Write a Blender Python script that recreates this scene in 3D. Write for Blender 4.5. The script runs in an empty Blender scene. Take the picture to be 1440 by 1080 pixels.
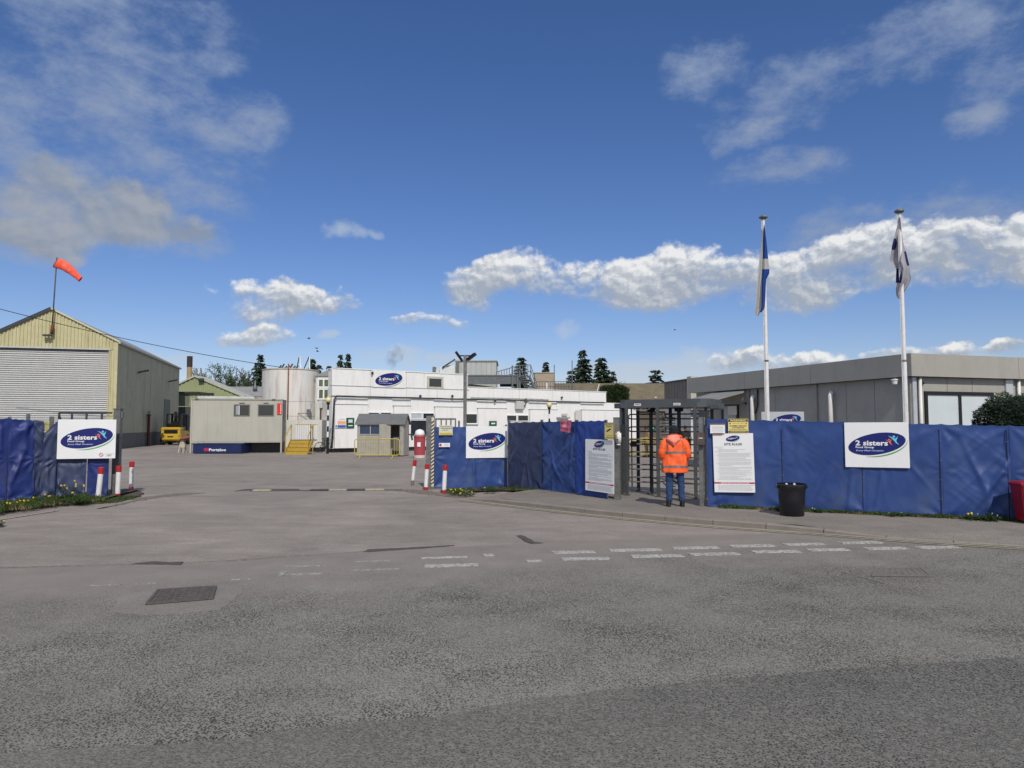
import bpy, bmesh, math, random
from math import sin, cos, pi, radians, atan2, hypot, sqrt, exp
from mathutils import Vector, Matrix, noise as mnoise

random.seed(7)
sc = bpy.context.scene
COL = sc.collection

# ------------------------------------------------------------------ camera
CAM_H = 1.78
FPX = 1000.0                      # focal length in photograph pixels (1440 wide)
PITCH = math.atan(58 / FPX)
cam = bpy.data.cameras.new('camera'); camo = bpy.data.objects.new('camera', cam); COL.objects.link(camo)
cam.sensor_width = 36; cam.lens = 36 * FPX / 1440
cam.clip_start = 0.1; cam.clip_end = 6000
camo.location = (0, 0, CAM_H); camo.rotation_euler = (pi / 2 + PITCH, 0, 0)
sc.camera = camo

SUN_AZ = radians(167)             # clockwise from +Y (view direction): behind and to the right
SUN_EL = radians(44)
EXPOSURE = 0.0
SKY_STRENGTH = 0.085

def raydir(px, py):
    u = (px - 720) / FPX; v = (540 - py) / FPX
    return Vector((u, cos(PITCH) - v * sin(PITCH), sin(PITCH) + v * cos(PITCH)))

# ------------------------------------------------------------------ world: Nishita sky with procedural clouds
def make_world():
    w = bpy.data.worlds.new('World'); sc.world = w; w.use_nodes = True
    nt = w.node_tree; nt.nodes.clear(); N = nt.nodes; L = nt.links
    def val(x):
        return x
    def math_(op, a, b=None, c=None, clamp=False):
        n = N.new('ShaderNodeMath'); n.operation = op; n.use_clamp = clamp
        for i, s in enumerate((a, b, c)):
            if s is None: continue
            if isinstance(s, (int, float)): n.inputs[i].default_value = s
            else: L.new(s, n.inputs[i])
        return n.outputs[0]
    def sstep(x, lo, hi, o0=0.0, o1=1.0):
        n = N.new('ShaderNodeMapRange'); n.interpolation_type = 'SMOOTHSTEP'
        L.new(x, n.inputs[0]); n.inputs[1].default_value = lo; n.inputs[2].default_value = hi
        n.inputs[3].default_value = o0; n.inputs[4].default_value = o1
        return n.outputs[0]
    def noise(vec, scale, detail, rough, dist=0.0, d3=False):
        n = N.new('ShaderNodeTexNoise'); n.noise_dimensions = '3D' if d3 else '2D'; L.new(vec, n.inputs['Vector'])
        n.inputs['Scale'].default_value = scale; n.inputs['Detail'].default_value = detail
        n.inputs['Roughness'].default_value = rough; n.inputs['Distortion'].default_value = dist
        return n.outputs['Fac']
    tc = N.new('ShaderNodeTexCoord')
    sep = N.new('ShaderNodeSeparateXYZ'); L.new(tc.outputs['Generated'], sep.inputs[0])
    X, Y, Z = sep.outputs
    az = math_('ARCTAN2', X, Y); el = math_('ARCSINE', Z)
    comb = N.new('ShaderNodeCombineXYZ'); L.new(az, comb.inputs[0]); L.new(el, comb.inputs[1])
    P = comb.outputs[0]
    # warped coordinates give ragged outlines
    wn = N.new('ShaderNodeTexNoise'); wn.noise_dimensions = '2D'; L.new(P, wn.inputs['Vector']); wn.inputs['Scale'].default_value = 9
    wn.inputs['Detail'].default_value = 5; wn.inputs['Roughness'].default_value = .6
    ws = N.new('ShaderNodeVectorMath'); ws.operation = 'SUBTRACT'; L.new(wn.outputs['Color'], ws.inputs[0]); ws.inputs[1].default_value = (.5, .5, .5)
    wm = N.new('ShaderNodeVectorMath'); wm.operation = 'SCALE'; L.new(ws.outputs[0], wm.inputs[0]); wm.inputs[3].default_value = .05
    wa = N.new('ShaderNodeVectorMath'); wa.operation = 'ADD'; L.new(P, wa.inputs[0]); L.new(wm.outputs[0], wa.inputs[1])
    sp2 = N.new('ShaderNodeSeparateXYZ'); L.new(wa.outputs[0], sp2.inputs[0])
    waz, wel = sp2.outputs[0], sp2.outputs[1]
    def field(lst, both=False):
        tot = None; num = None; K_ = 3.5
        for (cx, cy, rx, rt, rb) in lst:
            d = raydir(cx, cy).normalized()
            a0 = atan2(d.x, d.y); e0 = math.asin(d.z)
            k = sqrt(1 + ((cx - 720) / FPX) ** 2)
            gk = 1.18 if both else 1.0; rx_ = rx / FPX / k / k; rt_ = rt / FPX / k * gk; rb_ = rb / FPX / k * gk
            dx = math_('MULTIPLY', math_('SUBTRACT', waz, a0), 1 / rx_)
            de = math_('SUBTRACT', wel, e0)
            dy = math_('MAXIMUM', math_('MULTIPLY', de, 1 / rt_), math_('MULTIPLY', de, -1 / rb_))
            q = math_('SUBTRACT', 1.0, math_('MULTIPLY_ADD', dx, dx, math_('MULTIPLY', dy, dy)))
            if both:
                w_ = math_('EXPONENT', math_('MULTIPLY', math_('MAXIMUM', q, -4.0), K_))
                v_ = math_('MULTIPLY', w_, math_('MULTIPLY', de, 1 / rt_))
                tot = w_ if tot is None else math_('ADD', tot, w_)
                num = v_ if num is None else math_('ADD', num, v_)
            else: tot = q if tot is None else math_('MAXIMUM', tot, q)
        if both:
            return math_('DIVIDE', math_('LOGARITHM', tot, math.e), K_), math_('DIVIDE', num, math_('MAXIMUM', tot, 1e-6))
        return tot
    cum = [(362,432,82,32,24),(345,415,50,22,14),(455,428,58,22,16),(405,418,40,20,16),(440,415,30,16,12),
           (364,474,48,16,13),(345,478,40,12,9),(612,456,52,12,9),
           (665,398,58,28,32),(700,385,50,26,30),(760,388,72,32,36),(820,395,60,32,34),(880,402,70,30,36),(930,408,55,36,36),
           (960,378,60,32,36),(1030,380,70,34,36),(1090,385,60,34,42),(1140,395,60,30,34),(1180,355,70,36,40),(1250,345,70,38,46),
           (1310,352,60,40,44),(1370,340,80,40,50),(1440,355,70,44,40),(1520,350,80,40,40),
           (1415,490,28,11,14),(1340,488,34,10,14),(1245,500,60,12,16),(1150,506,80,14,18),(1060,512,70,12,16)]
    hor = [(990,515,90,22,30),(870,520,90,14,30),(780,530,60,10,20),(620,508,40,12,14),(1300,505,120,16,20),(485,328,34,16,16),
           (520,330,20,10,10),(790,462,36,14,14),(250,500,60,12,16),(700,520,60,8,16),(1120,512,120,20,26),(560,500,60,12,20),(460,472,24,8,8)]
    veil = [(160,320,190,50,42),(60,250,190,90,90),(240,335,90,36,28),(140,90,220,120,110),(50,170,150,90,90),(290,270,90,90,70),
            (300,210,80,60,60),(200,190,150,60,60),(20,330,90,60,50),(350,170,60,40,40),(280,80,80,30,30),(180,20,190,50,50),
            (990,98,70,38,36),(1090,140,80,40,34),(1150,100,90,38,40),(1260,70,120,46,44),(1340,40,120,46,40),(1060,185,80,26,26),
            (1100,245,90,30,30),(1140,155,46,26,24),(1410,95,90,60,60),(1380,170,60,26,24),
            (1180,320,120,40,40),(1320,310,120,50,50)]
    grey = [(170,322,150,46,30),(255,333,66,28,20),(90,285,120,48,40),(190,280,60,30,30),(60,330,80,30,30)]
    fg = field(grey); fc, vc = field(cum, True); fh = field(hor); fv = field(veil)
    # stretched noises
    mp = N.new('ShaderNodeMapping'); L.new(P, mp.inputs[0]); mp.inputs['Scale'].default_value = (1, 1.35, 1)
    n1 = noise(mp.outputs[0], 15, 10, .56, .1)
    ns = noise(mp.outputs[0], 15, 4, .5, .1)
    mp2 = N.new('ShaderNodeMapping'); L.new(P, mp2.inputs[0]); mp2.inputs['Scale'].default_value = (1, 1.9, 1); mp2.inputs['Rotation'].default_value = (0, 0, .35)
    n2 = noise(mp2.outputs[0], 10, 12, .66, .08)
    # sun-side offset noise for relief
    mo = N.new('ShaderNodeMapping'); L.new(mp.outputs[0], mo.inputs[0]); mo.inputs['Location'].default_value = (.006, .012, 0)
    n1b = noise(mo.outputs[0], 15, 4, .5, .1)
    relief = math_('SUBTRACT', ns, n1b)
    def billow(vec):
        v = N.new('ShaderNodeTexVoronoi'); v.voronoi_dimensions = '2D'; v.feature = 'SMOOTH_F1'; L.new(vec, v.inputs['Vector']); v.inputs['Scale'].default_value = 30
        v.inputs['Detail'].default_value = 3; v.inputs['Roughness'].default_value = .55; v.inputs['Lacunarity'].default_value = 2.2; v.inputs['Smoothness'].default_value = .35
        v.normalize = True
        return v.outputs['Distance']
    wv = N.new('ShaderNodeVectorMath'); wv.operation = 'ADD'; L.new(mp.outputs[0], wv.inputs[0])
    wv2 = N.new('ShaderNodeVectorMath'); wv2.operation = 'SCALE'; L.new(ws.outputs[0], wv2.inputs[0]); wv2.inputs[3].default_value = .03; L.new(wv2.outputs[0], wv.inputs[1])
    b0 = billow(wv.outputs[0])
    wsh = N.new('ShaderNodeVectorMath'); wsh.operation = 'ADD'; L.new(wv.outputs[0], wsh.inputs[0]); wsh.inputs[1].default_value = (.003, .008, 0)
    b1 = billow(wsh.outputs[0])
    relief2 = math_('SUBTRACT', b1, b0)
    puff = math_('ADD', math_('MULTIPLY', math_('SUBTRACT', .26, b0), 1.5), math_('MULTIPLY', math_('SUBTRACT', n1, .5), 1.7))
    nlow = noise(mp.outputs[0], 7, 3, .5, .1)
    dc = math_('ADD', math_('ADD', fc, puff), math_('MULTIPLY', math_('SUBTRACT', nlow, .48), 2.0))
    # crisp on top, soft underneath
    a_c = math_('MAXIMUM', math_('MULTIPLY', sstep(dc, -.05, .65), sstep(vc, -.2, .4)), sstep(dc, -.1, 1.15))
    a_c = math_('MULTIPLY', a_c, sstep(fc, -.6, -.1))
    dh = math_('ADD', fh, math_('MULTIPLY', math_('SUBTRACT', n1, .5), 3.2))
    a_h = math_('MULTIPLY', math_('MULTIPLY', sstep(dh, -.1, 1.3), .6), sstep(fh, -.5, .1))
    dv = math_('ADD', math_('MULTIPLY', fv, .75), math_('MULTIPLY', math_('SUBTRACT', n2, .5), 3.2))
    a_v = math_('MULTIPLY', math_('MULTIPLY', sstep(dv, -.2, 1.7), .68), sstep(fv, -.8, .2))
    dg = math_('ADD', fg, math_('MULTIPLY', math_('SUBTRACT', n1, .5), 2.4))
    a_g = math_('MULTIPLY', math_('MULTIPLY', sstep(dg, -.2, .9), .82), sstep(fg, -.7, 0))
    # the rest of the sky, outside the photograph, carries loose unseen cloud, brightened to add fill light
    vdir = N.new('ShaderNodeMapping'); L.new(tc.outputs['Generated'], vdir.inputs[0]); vdir.inputs['Scale'].default_value = (1, 1, 2.2)
    n3 = noise(vdir.outputs[0], 3.2, 5, .6, .4, True)
    away = math_('MAXIMUM', sstep(math_('ABSOLUTE', az), .66, .85), sstep(el, .56, .75))
    a_o = math_('MULTIPLY', math_('MULTIPLY', sstep(n3, .42, .62), .8), math_('MULTIPLY', away, sstep(el, 0.0, .08)))
    # cumulus colour: lit top, grey base
    hh = N.new('ShaderNodeMapRange'); L.new(relief, hh.inputs[0]); hh.inputs[1].default_value = -.12; hh.inputs[2].default_value = .12
    def basefield(lst):
        return None
    # local height inside each row of cumulus: compare with shifted density (denser above => base)
    low = sstep(fc, .15, 1.0)
    rl = N.new('ShaderNodeMapRange'); L.new(relief2, rl.inputs[0]); rl.inputs[1].default_value = -.12; rl.inputs[2].default_value = .12; rl.inputs[3].default_value = -.30; rl.inputs[4].default_value = .30
    sh = math_('ADD', math_('MULTIPLY', math_('SUBTRACT', hh.outputs[0], .5), .45), rl.outputs[0])
    # vertical term: clouds of a row share base heights; approximated by noise-warped elevation bands
    def band(e_px):
        return math.asin(raydir(720, e_px).normalized().z)
    vt1 = sstep(wel, band(450), band(400), 0, .55)
    lowrow = sstep(wel, band(484), band(462), 0, .5)
    isup = sstep(wel, band(462), band(448))
    vt = math_('ADD', math_('MULTIPLY', vt1, isup), math_('MULTIPLY', lowrow, math_('SUBTRACT', 1.0, isup)))
    vt = sstep(vc, -.55, .85, .0, .92)
    sh = math_('ADD', sh, vt, clamp=True)
    ramp = N.new('ShaderNodeValToRGB'); L.new(sh, ramp.inputs[0])
    e = ramp.color_ramp.elements; e[0].position = 0; e[0].color = (.36, .41, .49, 1); e[1].position = 1; e[1].color = (.82, .83, .84, 1)
    m = ramp.color_ramp.elements.new(.45); m.color = (.50, .54, .60, 1)
    # veil colour
    rv = N.new('ShaderNodeValToRGB'); L.new(el, rv.inputs[0])
    rv.color_ramp.elements[0].position = .2; rv.color_ramp.elements[0].color = (.36, .385, .42, 1)
    rv.color_ramp.elements[1].position = .5; rv.color_ramp.elements[1].color = (.38, .46, .60, 1)
    sky = N.new('ShaderNodeTexSky'); sky.sky_type = 'NISHITA'; sky.sun_disc = False
    sky.sun_elevation = SUN_EL; sky.sun_rotation = SUN_AZ; sky.altitude = 100
    sky.air_density = 1.0; sky.dust_density = .35; sky.ozone_density = 2.2
    hsv = N.new('ShaderNodeHueSaturation'); L.new(sky.outputs[0], hsv.inputs['Color']); hsv.inputs['Saturation'].default_value = 1.2
    bg = N.new('ShaderNodeBackground'); tint = N.new('ShaderNodeMix'); tint.data_type = 'RGBA'; tint.blend_type = 'MULTIPLY'; tint.inputs[0].default_value = 1; L.new(hsv.outputs[0], tint.inputs[6]); tint.inputs[7].default_value = (1.0, .955, 1.17, 1)
    L.new(tint.outputs[2], bg.inputs[0]); bg.inputs[1].default_value = SKY_STRENGTH
    def cbg(colsock=None, col=None):
        b = N.new('ShaderNodeBackground'); b.inputs[1].default_value = 1
        if colsock is not None: L.new(colsock, b.inputs[0])
        else: b.inputs[0].default_value = (*col, 1)
        return b.outputs[0]
    def mix(a, b, f):
        n = N.new('ShaderNodeMixShader'); L.new(f, n.inputs[0]); L.new(a, n.inputs[1]); L.new(b, n.inputs[2]); return n.outputs[0]
    s = mix(bg.outputs[0], cbg(rv.outputs[0]), a_v)
    s = mix(s, cbg(col=(.52, .58, .66)), a_h)
    s = mix(s, cbg(col=(.80, .80, .80)), a_o)
    gr = N.new('ShaderNodeValToRGB'); L.new(hh.outputs[0], gr.inputs[0]); gr.color_ramp.elements[0].color = (.27, .31, .37, 1); gr.color_ramp.elements[1].color = (.38, .40, .43, 1)
    s = mix(s, cbg(gr.outputs[0]), a_g)
    s = mix(s, cbg(ramp.outputs[0]), a_c)
    out = N.new('ShaderNodeOutputWorld'); L.new(s, out.inputs[0])
    w.cycles.sampling_method = 'MANUAL'; w.cycles.sample_map_resolution = 512
make_world()

sd = bpy.data.lights.new('sun', 'SUN'); sd.energy = 3.15; sd.angle = radians(.6); sd.color = (1, .93, .83)
so = bpy.data.objects.new('sun', sd); COL.objects.link(so)
sv = Vector((sin(SUN_AZ) * cos(SUN_EL), cos(SUN_AZ) * cos(SUN_EL), sin(SUN_EL)))
so.rotation_euler = sv.to_track_quat('Z', 'Y').to_euler(); so.location = sv * 50
vs = sc.view_settings; vs.view_transform = 'Standard'; vs.look = 'None'; vs.gamma = 1; vs.exposure = EXPOSURE
vs.use_curve_mapping = False

# ------------------------------------------------------------------ helpers: pixels of the photograph -> places
def gp(px, py, z=0.0):
    d = raydir(px, py); t = (z - CAM_H) / d.z
    return Vector((d.x * t, d.y * t, z))
def at(px, py, Y):
    d = raydir(px, py); t = Y / d.y
    return Vector((d.x * t, Y, CAM_H + d.z * t))

class Fr:
    """a vertical plane: origin A, local x towards B, local y away from the camera side"""
    def __init__(s, A, B):
        s.A = Vector((A[0], A[1], 0)); s.z0 = A[2] if len(A) > 2 else 0.0
        d = Vector((B[0] - A[0], B[1] - A[1], 0)); s.L = d.length; d.normalize()
        s.d = d; s.n = Vector((-d.y, d.x, 0)); s.ang = atan2(d.y, d.x)
    def uv(s, px, py, off=0.0):
        r = raydir(px, py); O = s.A + s.n * off
        t = (O.x * s.n.x + O.y * s.n.y) / (r.x * s.n.x + r.y * s.n.y)
        p = r * t
        return ((p - O).x * s.d.x + (p - O).y * s.d.y, CAM_H + r.z * t - s.z0)
    def rect(s, x0, y0, x1, y1, off=0.0):
        u0 = s.uv(x0, (y0 + y1) / 2, off)[0]; u1 = s.uv(x1, (y0 + y1) / 2, off)[0]
        z1 = s.uv((x0 + x1) / 2, y0, off)[1]; z0 = s.uv((x0 + x1) / 2, y1, off)[1]
        return u0, u1, z0, z1
    def at(s, u, y=0, z=0):
        p = s.A + s.d * u + s.n * y; return Vector((p.x, p.y, z))
    def loc(s): return (s.A.x, s.A.y, s.z0)

def thing(name, label, cat, loc=(0, 0, 0), rz=0.0, group=None):
    o = bpy.data.objects.new(name, None); o.empty_display_size = .2; COL.objects.link(o)
    o.location = loc; o.rotation_euler = (0, 0, rz); o['label'] = label; o['category'] = cat
    if group: o['group'] = group
    return o
def tag(o, label, cat, group=None):
    o['label'] = label; o['category'] = cat
    if group: o['group'] = group
    return o
def copy_tree(o, parent=None):
    c = o.copy(); COL.objects.link(c); c.parent = parent
    for ch in list(o.children): copy_tree(ch, c)
    return c

class MB:
    def __init__(s): s.v = []; s.f = []; s.m = []; s.mi = 0
    def add(s, vs_, fs):
        b = len(s.v); s.v += [tuple(p) for p in vs_]
        for f in fs: s.f.append([i + b for i in f]); s.m.append(s.mi)
        return s
    def box(s, x0, x1, y0, y1, z0, z1):
        if x0 > x1: x0, x1 = x1, x0
        if y0 > y1: y0, y1 = y1, y0
        if z0 > z1: z0, z1 = z1, z0
        return s.add([(x0,y0,z0),(x1,y0,z0),(x1,y1,z0),(x0,y1,z0),(x0,y0,z1),(x1,y0,z1),(x1,y1,z1),(x0,y1,z1)],
              [(0,3,2,1),(4,5,6,7),(0,1,5,4),(1,2,6,5),(2,3,7,6),(3,0,4,7)])
    def bbox(s, x0, x1, y0, y1, z0, z1, b=.01):
        """box with chamfered edges"""
        if x0 > x1: x0, x1 = x1, x0
        if y0 > y1: y0, y1 = y1, y0
        if z0 > z1: z0, z1 = z1, z0
        b = min(b, (x1-x0)*.3, (y1-y0)*.3, (z1-z0)*.3)
        bm = bmesh.new(); r = bmesh.ops.create_cube(bm, size=1)
        for v in bm.verts:
            v.co = Vector((x0+(v.co.x+.5)*(x1-x0), y0+(v.co.y+.5)*(y1-y0), z0+(v.co.z+.5)*(z1-z0)))
        bmesh.ops.bevel(bm, geom=bm.edges[:], offset=b, segments=2, affect='EDGES')
        bm.verts.index_update()
        s.add([v.co[:] for v in bm.verts], [[v.index for v in f.verts] for f in bm.faces]); bm.free(); return s
    def quad(s, a, b, c, d): return s.add([a, b, c, d], [(0, 1, 2, 3)])
    def poly(s, pts): return s.add(pts, [tuple(range(len(pts)))])
    def xf(s, start, M):
        for i in range(start, len(s.v)): s.v[i] = tuple(M @ Vector(s.v[i]))
        return s
    def bar(s, p, q, w, h=None, up=(0, 0, 1)):
        h = h or w; p = Vector(p); q = Vector(q); d = q - p; L_ = d.length
        if L_ < 1e-6: return s
        d.normalize(); up = Vector(up)
        if abs(d.dot(up)) > .98: up = Vector((0, 1, 0))
        sx = d.cross(up).normalized(); sz = sx.cross(d).normalized(); vs_ = []
        for c in (p, q):
            for a, b in ((-1,-1),(1,-1),(1,1),(-1,1)): vs_.append(c + sx*a*w/2 + sz*b*h/2)
        return s.add(vs_, [(0,3,2,1),(4,5,6,7),(0,1,5,4),(1,2,6,5),(2,3,7,6),(3,0,4,7)])
    def tube(s, pts, r, n=8, cap=True, closed=False):
        pts = [Vector(p) for p in pts]; m = len(pts)
        rr = r if isinstance(r, (list, tuple)) else [r] * m
        rings = []; prev = None
        for i, p in enumerate(pts):
            if closed: d = pts[(i+1) % m] - pts[i-1]
            elif i == 0: d = pts[1] - p
            elif i == m-1: d = p - pts[i-1]
            else: d = pts[i+1] - pts[i-1]
            d.normalize()
            if prev is None:
                a = Vector((0, 0, 1)) if abs(d.z) < .9 else Vector((0, 1, 0))
                sx = d.cross(a).normalized()
            else:
                sx = (prev - d * prev.dot(d)).normalized()
            prev = sx; sy = d.cross(sx)
            rings.append([p + (sx * cos(2*pi*k/n) + sy * sin(2*pi*k/n)) * rr[i] for k in range(n)])
        vs_ = [v for rg in rings for v in rg]; fs = []
        R = m if closed else m - 1
        for i in range(R):
            j = (i + 1) % m
            for k in range(n): fs.append((i*n+k, i*n+(k+1) % n, j*n+(k+1) % n, j*n+k))
        if cap and not closed:
            fs.append(tuple(reversed(range(n)))); fs.append(tuple(range((m-1)*n, m*n)))
        return s.add(vs_, fs)
    def lathe(s, prof, c=(0, 0, 0), n=16, sx=1, sy=1):
        c = Vector(c); vs_ = []; fs = []
        for (r, z) in prof:
            for k in range(n): vs_.append((c.x + r*cos(2*pi*k/n)*sx, c.y + r*sin(2*pi*k/n)*sy, c.z + z))
        for i in range(len(prof)-1):
            for k in range(n): fs.append((i*n+k, i*n+(k+1) % n, (i+1)*n+(k+1) % n, (i+1)*n+k))
        fs.append(tuple(reversed(range(n)))); fs.append(tuple(range((len(prof)-1)*n, len(prof)*n)))
        return s.add(vs_, fs)
    def prism(s, pts, y0, y1):
        """2-D outline (x,z) extruded along y"""
        n = len(pts)
        return s.add([(x, y0, z) for x, z in pts] + [(x, y1, z) for x, z in pts],
              [tuple(range(n)), tuple(reversed(range(n, 2*n)))] + [(i, i+n, (i+1) % n + n, (i+1) % n) for i in range(n)])
    def slab(s, pts, z0, z1):
        n = len(pts)
        return s.add([(p[0], p[1], z0) for p in pts] + [(p[0], p[1], z1) for p in pts],
              [tuple(reversed(range(n))), tuple(range(n, 2*n))] + [(i, (i+1) % n, (i+1) % n + n, i+n) for i in range(n)])
    def build(s, name, mat, parent=None, smooth=False, loc=None, rz=None, kind=None, label=None, fix=True, angle=None):
        me = bpy.data.meshes.new(name); me.from_pydata(s.v, [], s.f)
        mats = mat if isinstance(mat, (list, tuple)) else [mat]
        for m_ in mats: me.materials.append(m_)
        if len(mats) > 1:
            me.polygons.foreach_set('material_index', s.m)
        if fix:
            bm = bmesh.new(); bm.from_mesh(me); bmesh.ops.recalc_face_normals(bm, faces=bm.faces); bm.to_mesh(me); bm.free()
        if smooth:
            me.polygons.foreach_set('use_smooth', [True] * len(me.polygons))
            if angle: me.set_sharp_from_angle(angle=radians(angle))
        me.update()
        o = bpy.data.objects.new(name, me); COL.objects.link(o)
        if parent: o.parent = parent
        if loc is not None: o.location = loc
        if rz is not None: o.rotation_euler = (0, 0, rz)
        if kind: o['kind'] = kind
        if label: o['label'] = label
        return o

def addmesh(name, me, mat, parent=None, loc=None, rot=None):
    me.materials.clear(); me.materials.append(mat)
    o = bpy.data.objects.new(name, me); COL.objects.link(o)
    if parent: o.parent = parent
    if loc is not None: o.location = loc
    if rot is not None: o.rotation_euler = rot
    return o

# ------------------------------------------------------------------ materials
_mats = {}
def M(name, col, rough=.65, metal=0.0, var=.12, scale=2.5, bump=0.0, bscale=60, dirt=None, dirtamt=0.0, streak=(1, 1, 1), dscale=2.0, spec=.5, coat=0.0, fine=0.0, dthr=(.5, .78)):
    if name in _mats: return _mats[name]
    m = bpy.data.materials.new(name); m.use_nodes = True; nt = m.node_tree; N = nt.nodes; L = nt.links
    b = N['Principled BSDF']; b.inputs['Roughness'].default_value = rough; b.inputs['Metallic'].default_value = metal
    b.inputs['Specular IOR Level'].default_value = spec; b.inputs['Coat Weight'].default_value = coat
    tc = N.new('ShaderNodeTexCoord')
    n = N.new('ShaderNodeTexNoise'); L.new(tc.outputs['Object'], n.inputs['Vector']); n.inputs['Scale'].default_value = scale
    n.inputs['Detail'].default_value = 7; n.inputs['Roughness'].default_value = .62
    r = N.new('ShaderNodeValToRGB'); L.new(n.outputs['Fac'], r.inputs[0])
    r.color_ramp.elements[0].position = .3; r.color_ramp.elements[1].position = .7
    r.color_ramp.elements[0].color = (*[c * (1 - var) for c in col], 1); r.color_ramp.elements[1].color = (*[min(1, c * (1 + var)) for c in col], 1)
    out = r.outputs[0]
    if dirt:
        mp = N.new('ShaderNodeMapping'); L.new(tc.outputs['Object'], mp.inputs[0]); mp.inputs['Scale'].default_value = streak
        d = N.new('ShaderNodeTexNoise'); L.new(mp.outputs[0], d.inputs['Vector']); d.inputs['Scale'].default_value = dscale
        d.inputs['Detail'].default_value = 9; d.inputs['Roughness'].default_value = .68
        dr = N.new('ShaderNodeMapRange'); L.new(d.outputs['Fac'], dr.inputs[0]); dr.inputs[1].default_value = dthr[0]; dr.inputs[2].default_value = dthr[1]
        dr.inputs[3].default_value = 0; dr.inputs[4].default_value = dirtamt
        mx = N.new('ShaderNodeMix'); mx.data_type = 'RGBA'; L.new(dr.outputs[0], mx.inputs[0]); L.new(out, mx.inputs[6]); mx.inputs[7].default_value = (*dirt, 1)
        out = mx.outputs[2]
    if fine:
        f = N.new('ShaderNodeTexNoise'); L.new(tc.outputs['Object'], f.inputs['Vector']); f.inputs['Scale'].default_value = 90; f.inputs['Detail'].default_value = 3
        fr = N.new('ShaderNodeMapRange'); L.new(f.outputs['Fac'], fr.inputs[0]); fr.inputs[1].default_value = .3; fr.inputs[2].default_value = .7
        fr.inputs[3].default_value = 1 - fine; fr.inputs[4].default_value = 1 + fine
        mm = N.new('ShaderNodeVectorMath'); mm.operation = 'SCALE'; L.new(out, mm.inputs[0]); L.new(fr.outputs[0], mm.inputs[3]); out = mm.outputs[0]
    L.new(out, b.inputs['Base Color'])
    rr = N.new('ShaderNodeMapRange'); L.new(n.outputs['Fac'], rr.inputs[0]); rr.inputs[3].default_value = max(.02, rough - .08); rr.inputs[4].default_value = min(1, rough + .1)
    L.new(rr.outputs[0], b.inputs['Roughness'])
    if bump:
        bn = N.new('ShaderNodeTexNoise'); L.new(tc.outputs['Object'], bn.inputs['Vector']); bn.inputs['Scale'].default_value = bscale; bn.inputs['Detail'].default_value = 4
        bp = N.new('ShaderNodeBump'); L.new(bn.outputs['Fac'], bp.inputs['Height']); bp.inputs['Strength'].default_value = bump; bp.inputs['Distance'].default_value = .01
        L.new(bp.outputs[0], b.inputs['Normal'])
    _mats[name] = m; return m

def leafmat(name, col, var=.35, trans=.25):
    if name in _mats: return _mats[name]
    m = M(name, col, rough=.6, var=var, scale=1.3, spec=.25)
    nt = m.node_tree; N = nt.nodes; L = nt.links; b = N['Principled BSDF']
    t = N.new('ShaderNodeBsdfTranslucent'); src = b.inputs['Base Color'].links[0].from_socket; L.new(src, t.inputs[0])
    mx = N.new('ShaderNodeMixShader'); mx.inputs[0].default_value = trans; L.new(b.outputs[0], mx.inputs[1]); L.new(t.outputs[0], mx.inputs[2])
    L.new(mx.outputs[0], N['Material Output'].inputs[0]); return m

def glassmat(name, col=(.02, .025, .03), rough=.06):
    if name in _mats: return _mats[name]
    return M(name, col, rough=rough, var=.3, scale=1.2, spec=.8)

m_galv = M('galvanised_steel', (.17, .175, .17), rough=.55, metal=.35, var=.3, scale=9, dirt=(.07, .065, .055), dirtamt=.5, streak=(3, 3, .6), dscale=3)
m_steel_dark = M('painted_dark_steel', (.045, .05, .052), rough=.5, metal=.2, var=.25, scale=6)
m_turn = M('turnstile_steel', (.105, .11, .11), rough=.48, metal=.4, var=.22, scale=7)
m_canopy = M('canopy_grey_paint', (.075, .085, .088), rough=.5, var=.15, scale=3, dirt=(.14, .14, .12), dirtamt=.3, dscale=2)
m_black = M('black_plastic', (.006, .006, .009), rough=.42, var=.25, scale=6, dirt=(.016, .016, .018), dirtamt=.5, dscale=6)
m_rubber = M('rubber', (.013, .013, .013), rough=.8)
m_white = M('white_board', (.80, .81, .80), rough=.4, var=.03, scale=1.5, dirt=(.55, .54, .48), dirtamt=.25, streak=(1, 1, .4), dscale=1.6)
m_whitewall = M('white_painted_cladding', (.80, .80, .775), rough=.6, var=.03, scale=1.3, dirt=(.46, .46, .40), dirtamt=.4, streak=(3.0, 3.0, .4), dscale=1.1, bump=.15, bscale=25)
m_whitepost = M('white_post_paint', (.75, .74, .72), rough=.45, var=.07, scale=6, dirt=(.34, .31, .27), dirtamt=.65, streak=(3, 3, .8), dscale=3)
m_redpost = M('red_sleeve', (.42, .018, .018), rough=.45, var=.15, scale=6, dirt=(.2, .05, .04), dirtamt=.4, dscale=5)
m_yellow = M('yellow_paint', (.46, .30, .03), rough=.5, var=.12, scale=5, dirt=(.2, .14, .05), dirtamt=.4, dscale=4)
m_yellow_pale = M('yellow_barrier_paint', (.50, .40, .10), rough=.5, var=.12, scale=5)
m_print = M('black_print', (.015, .015, .018), rough=.6, var=.1)
m_greyprint = M('grey_print', (.34, .35, .37), rough=.6, var=.1)
m_navylogo = M('navy_print', (.008, .013, .14), rough=.35, var=.06)
m_orangelogo = M('orange_print', (.75, .16, .05), rough=.4, var=.05)
m_bluelogo = M('light_blue_print', (.16, .55, .72), rough=.4, var=.05)
m_greenlogo = M('green_print', (.09, .36, .11), rough=.4, var=.05)
m_redprint = M('red_print', (.45, .015, .05), rough=.5, var=.06)
m_greensign = M('green_sign_plate', (.006, .085, .045), rough=.5, var=.08)
m_glass = glassmat('dark_window_glass')
m_trim = M('white_trim', (.78, .79, .78), rough=.45, var=.04)
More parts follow.
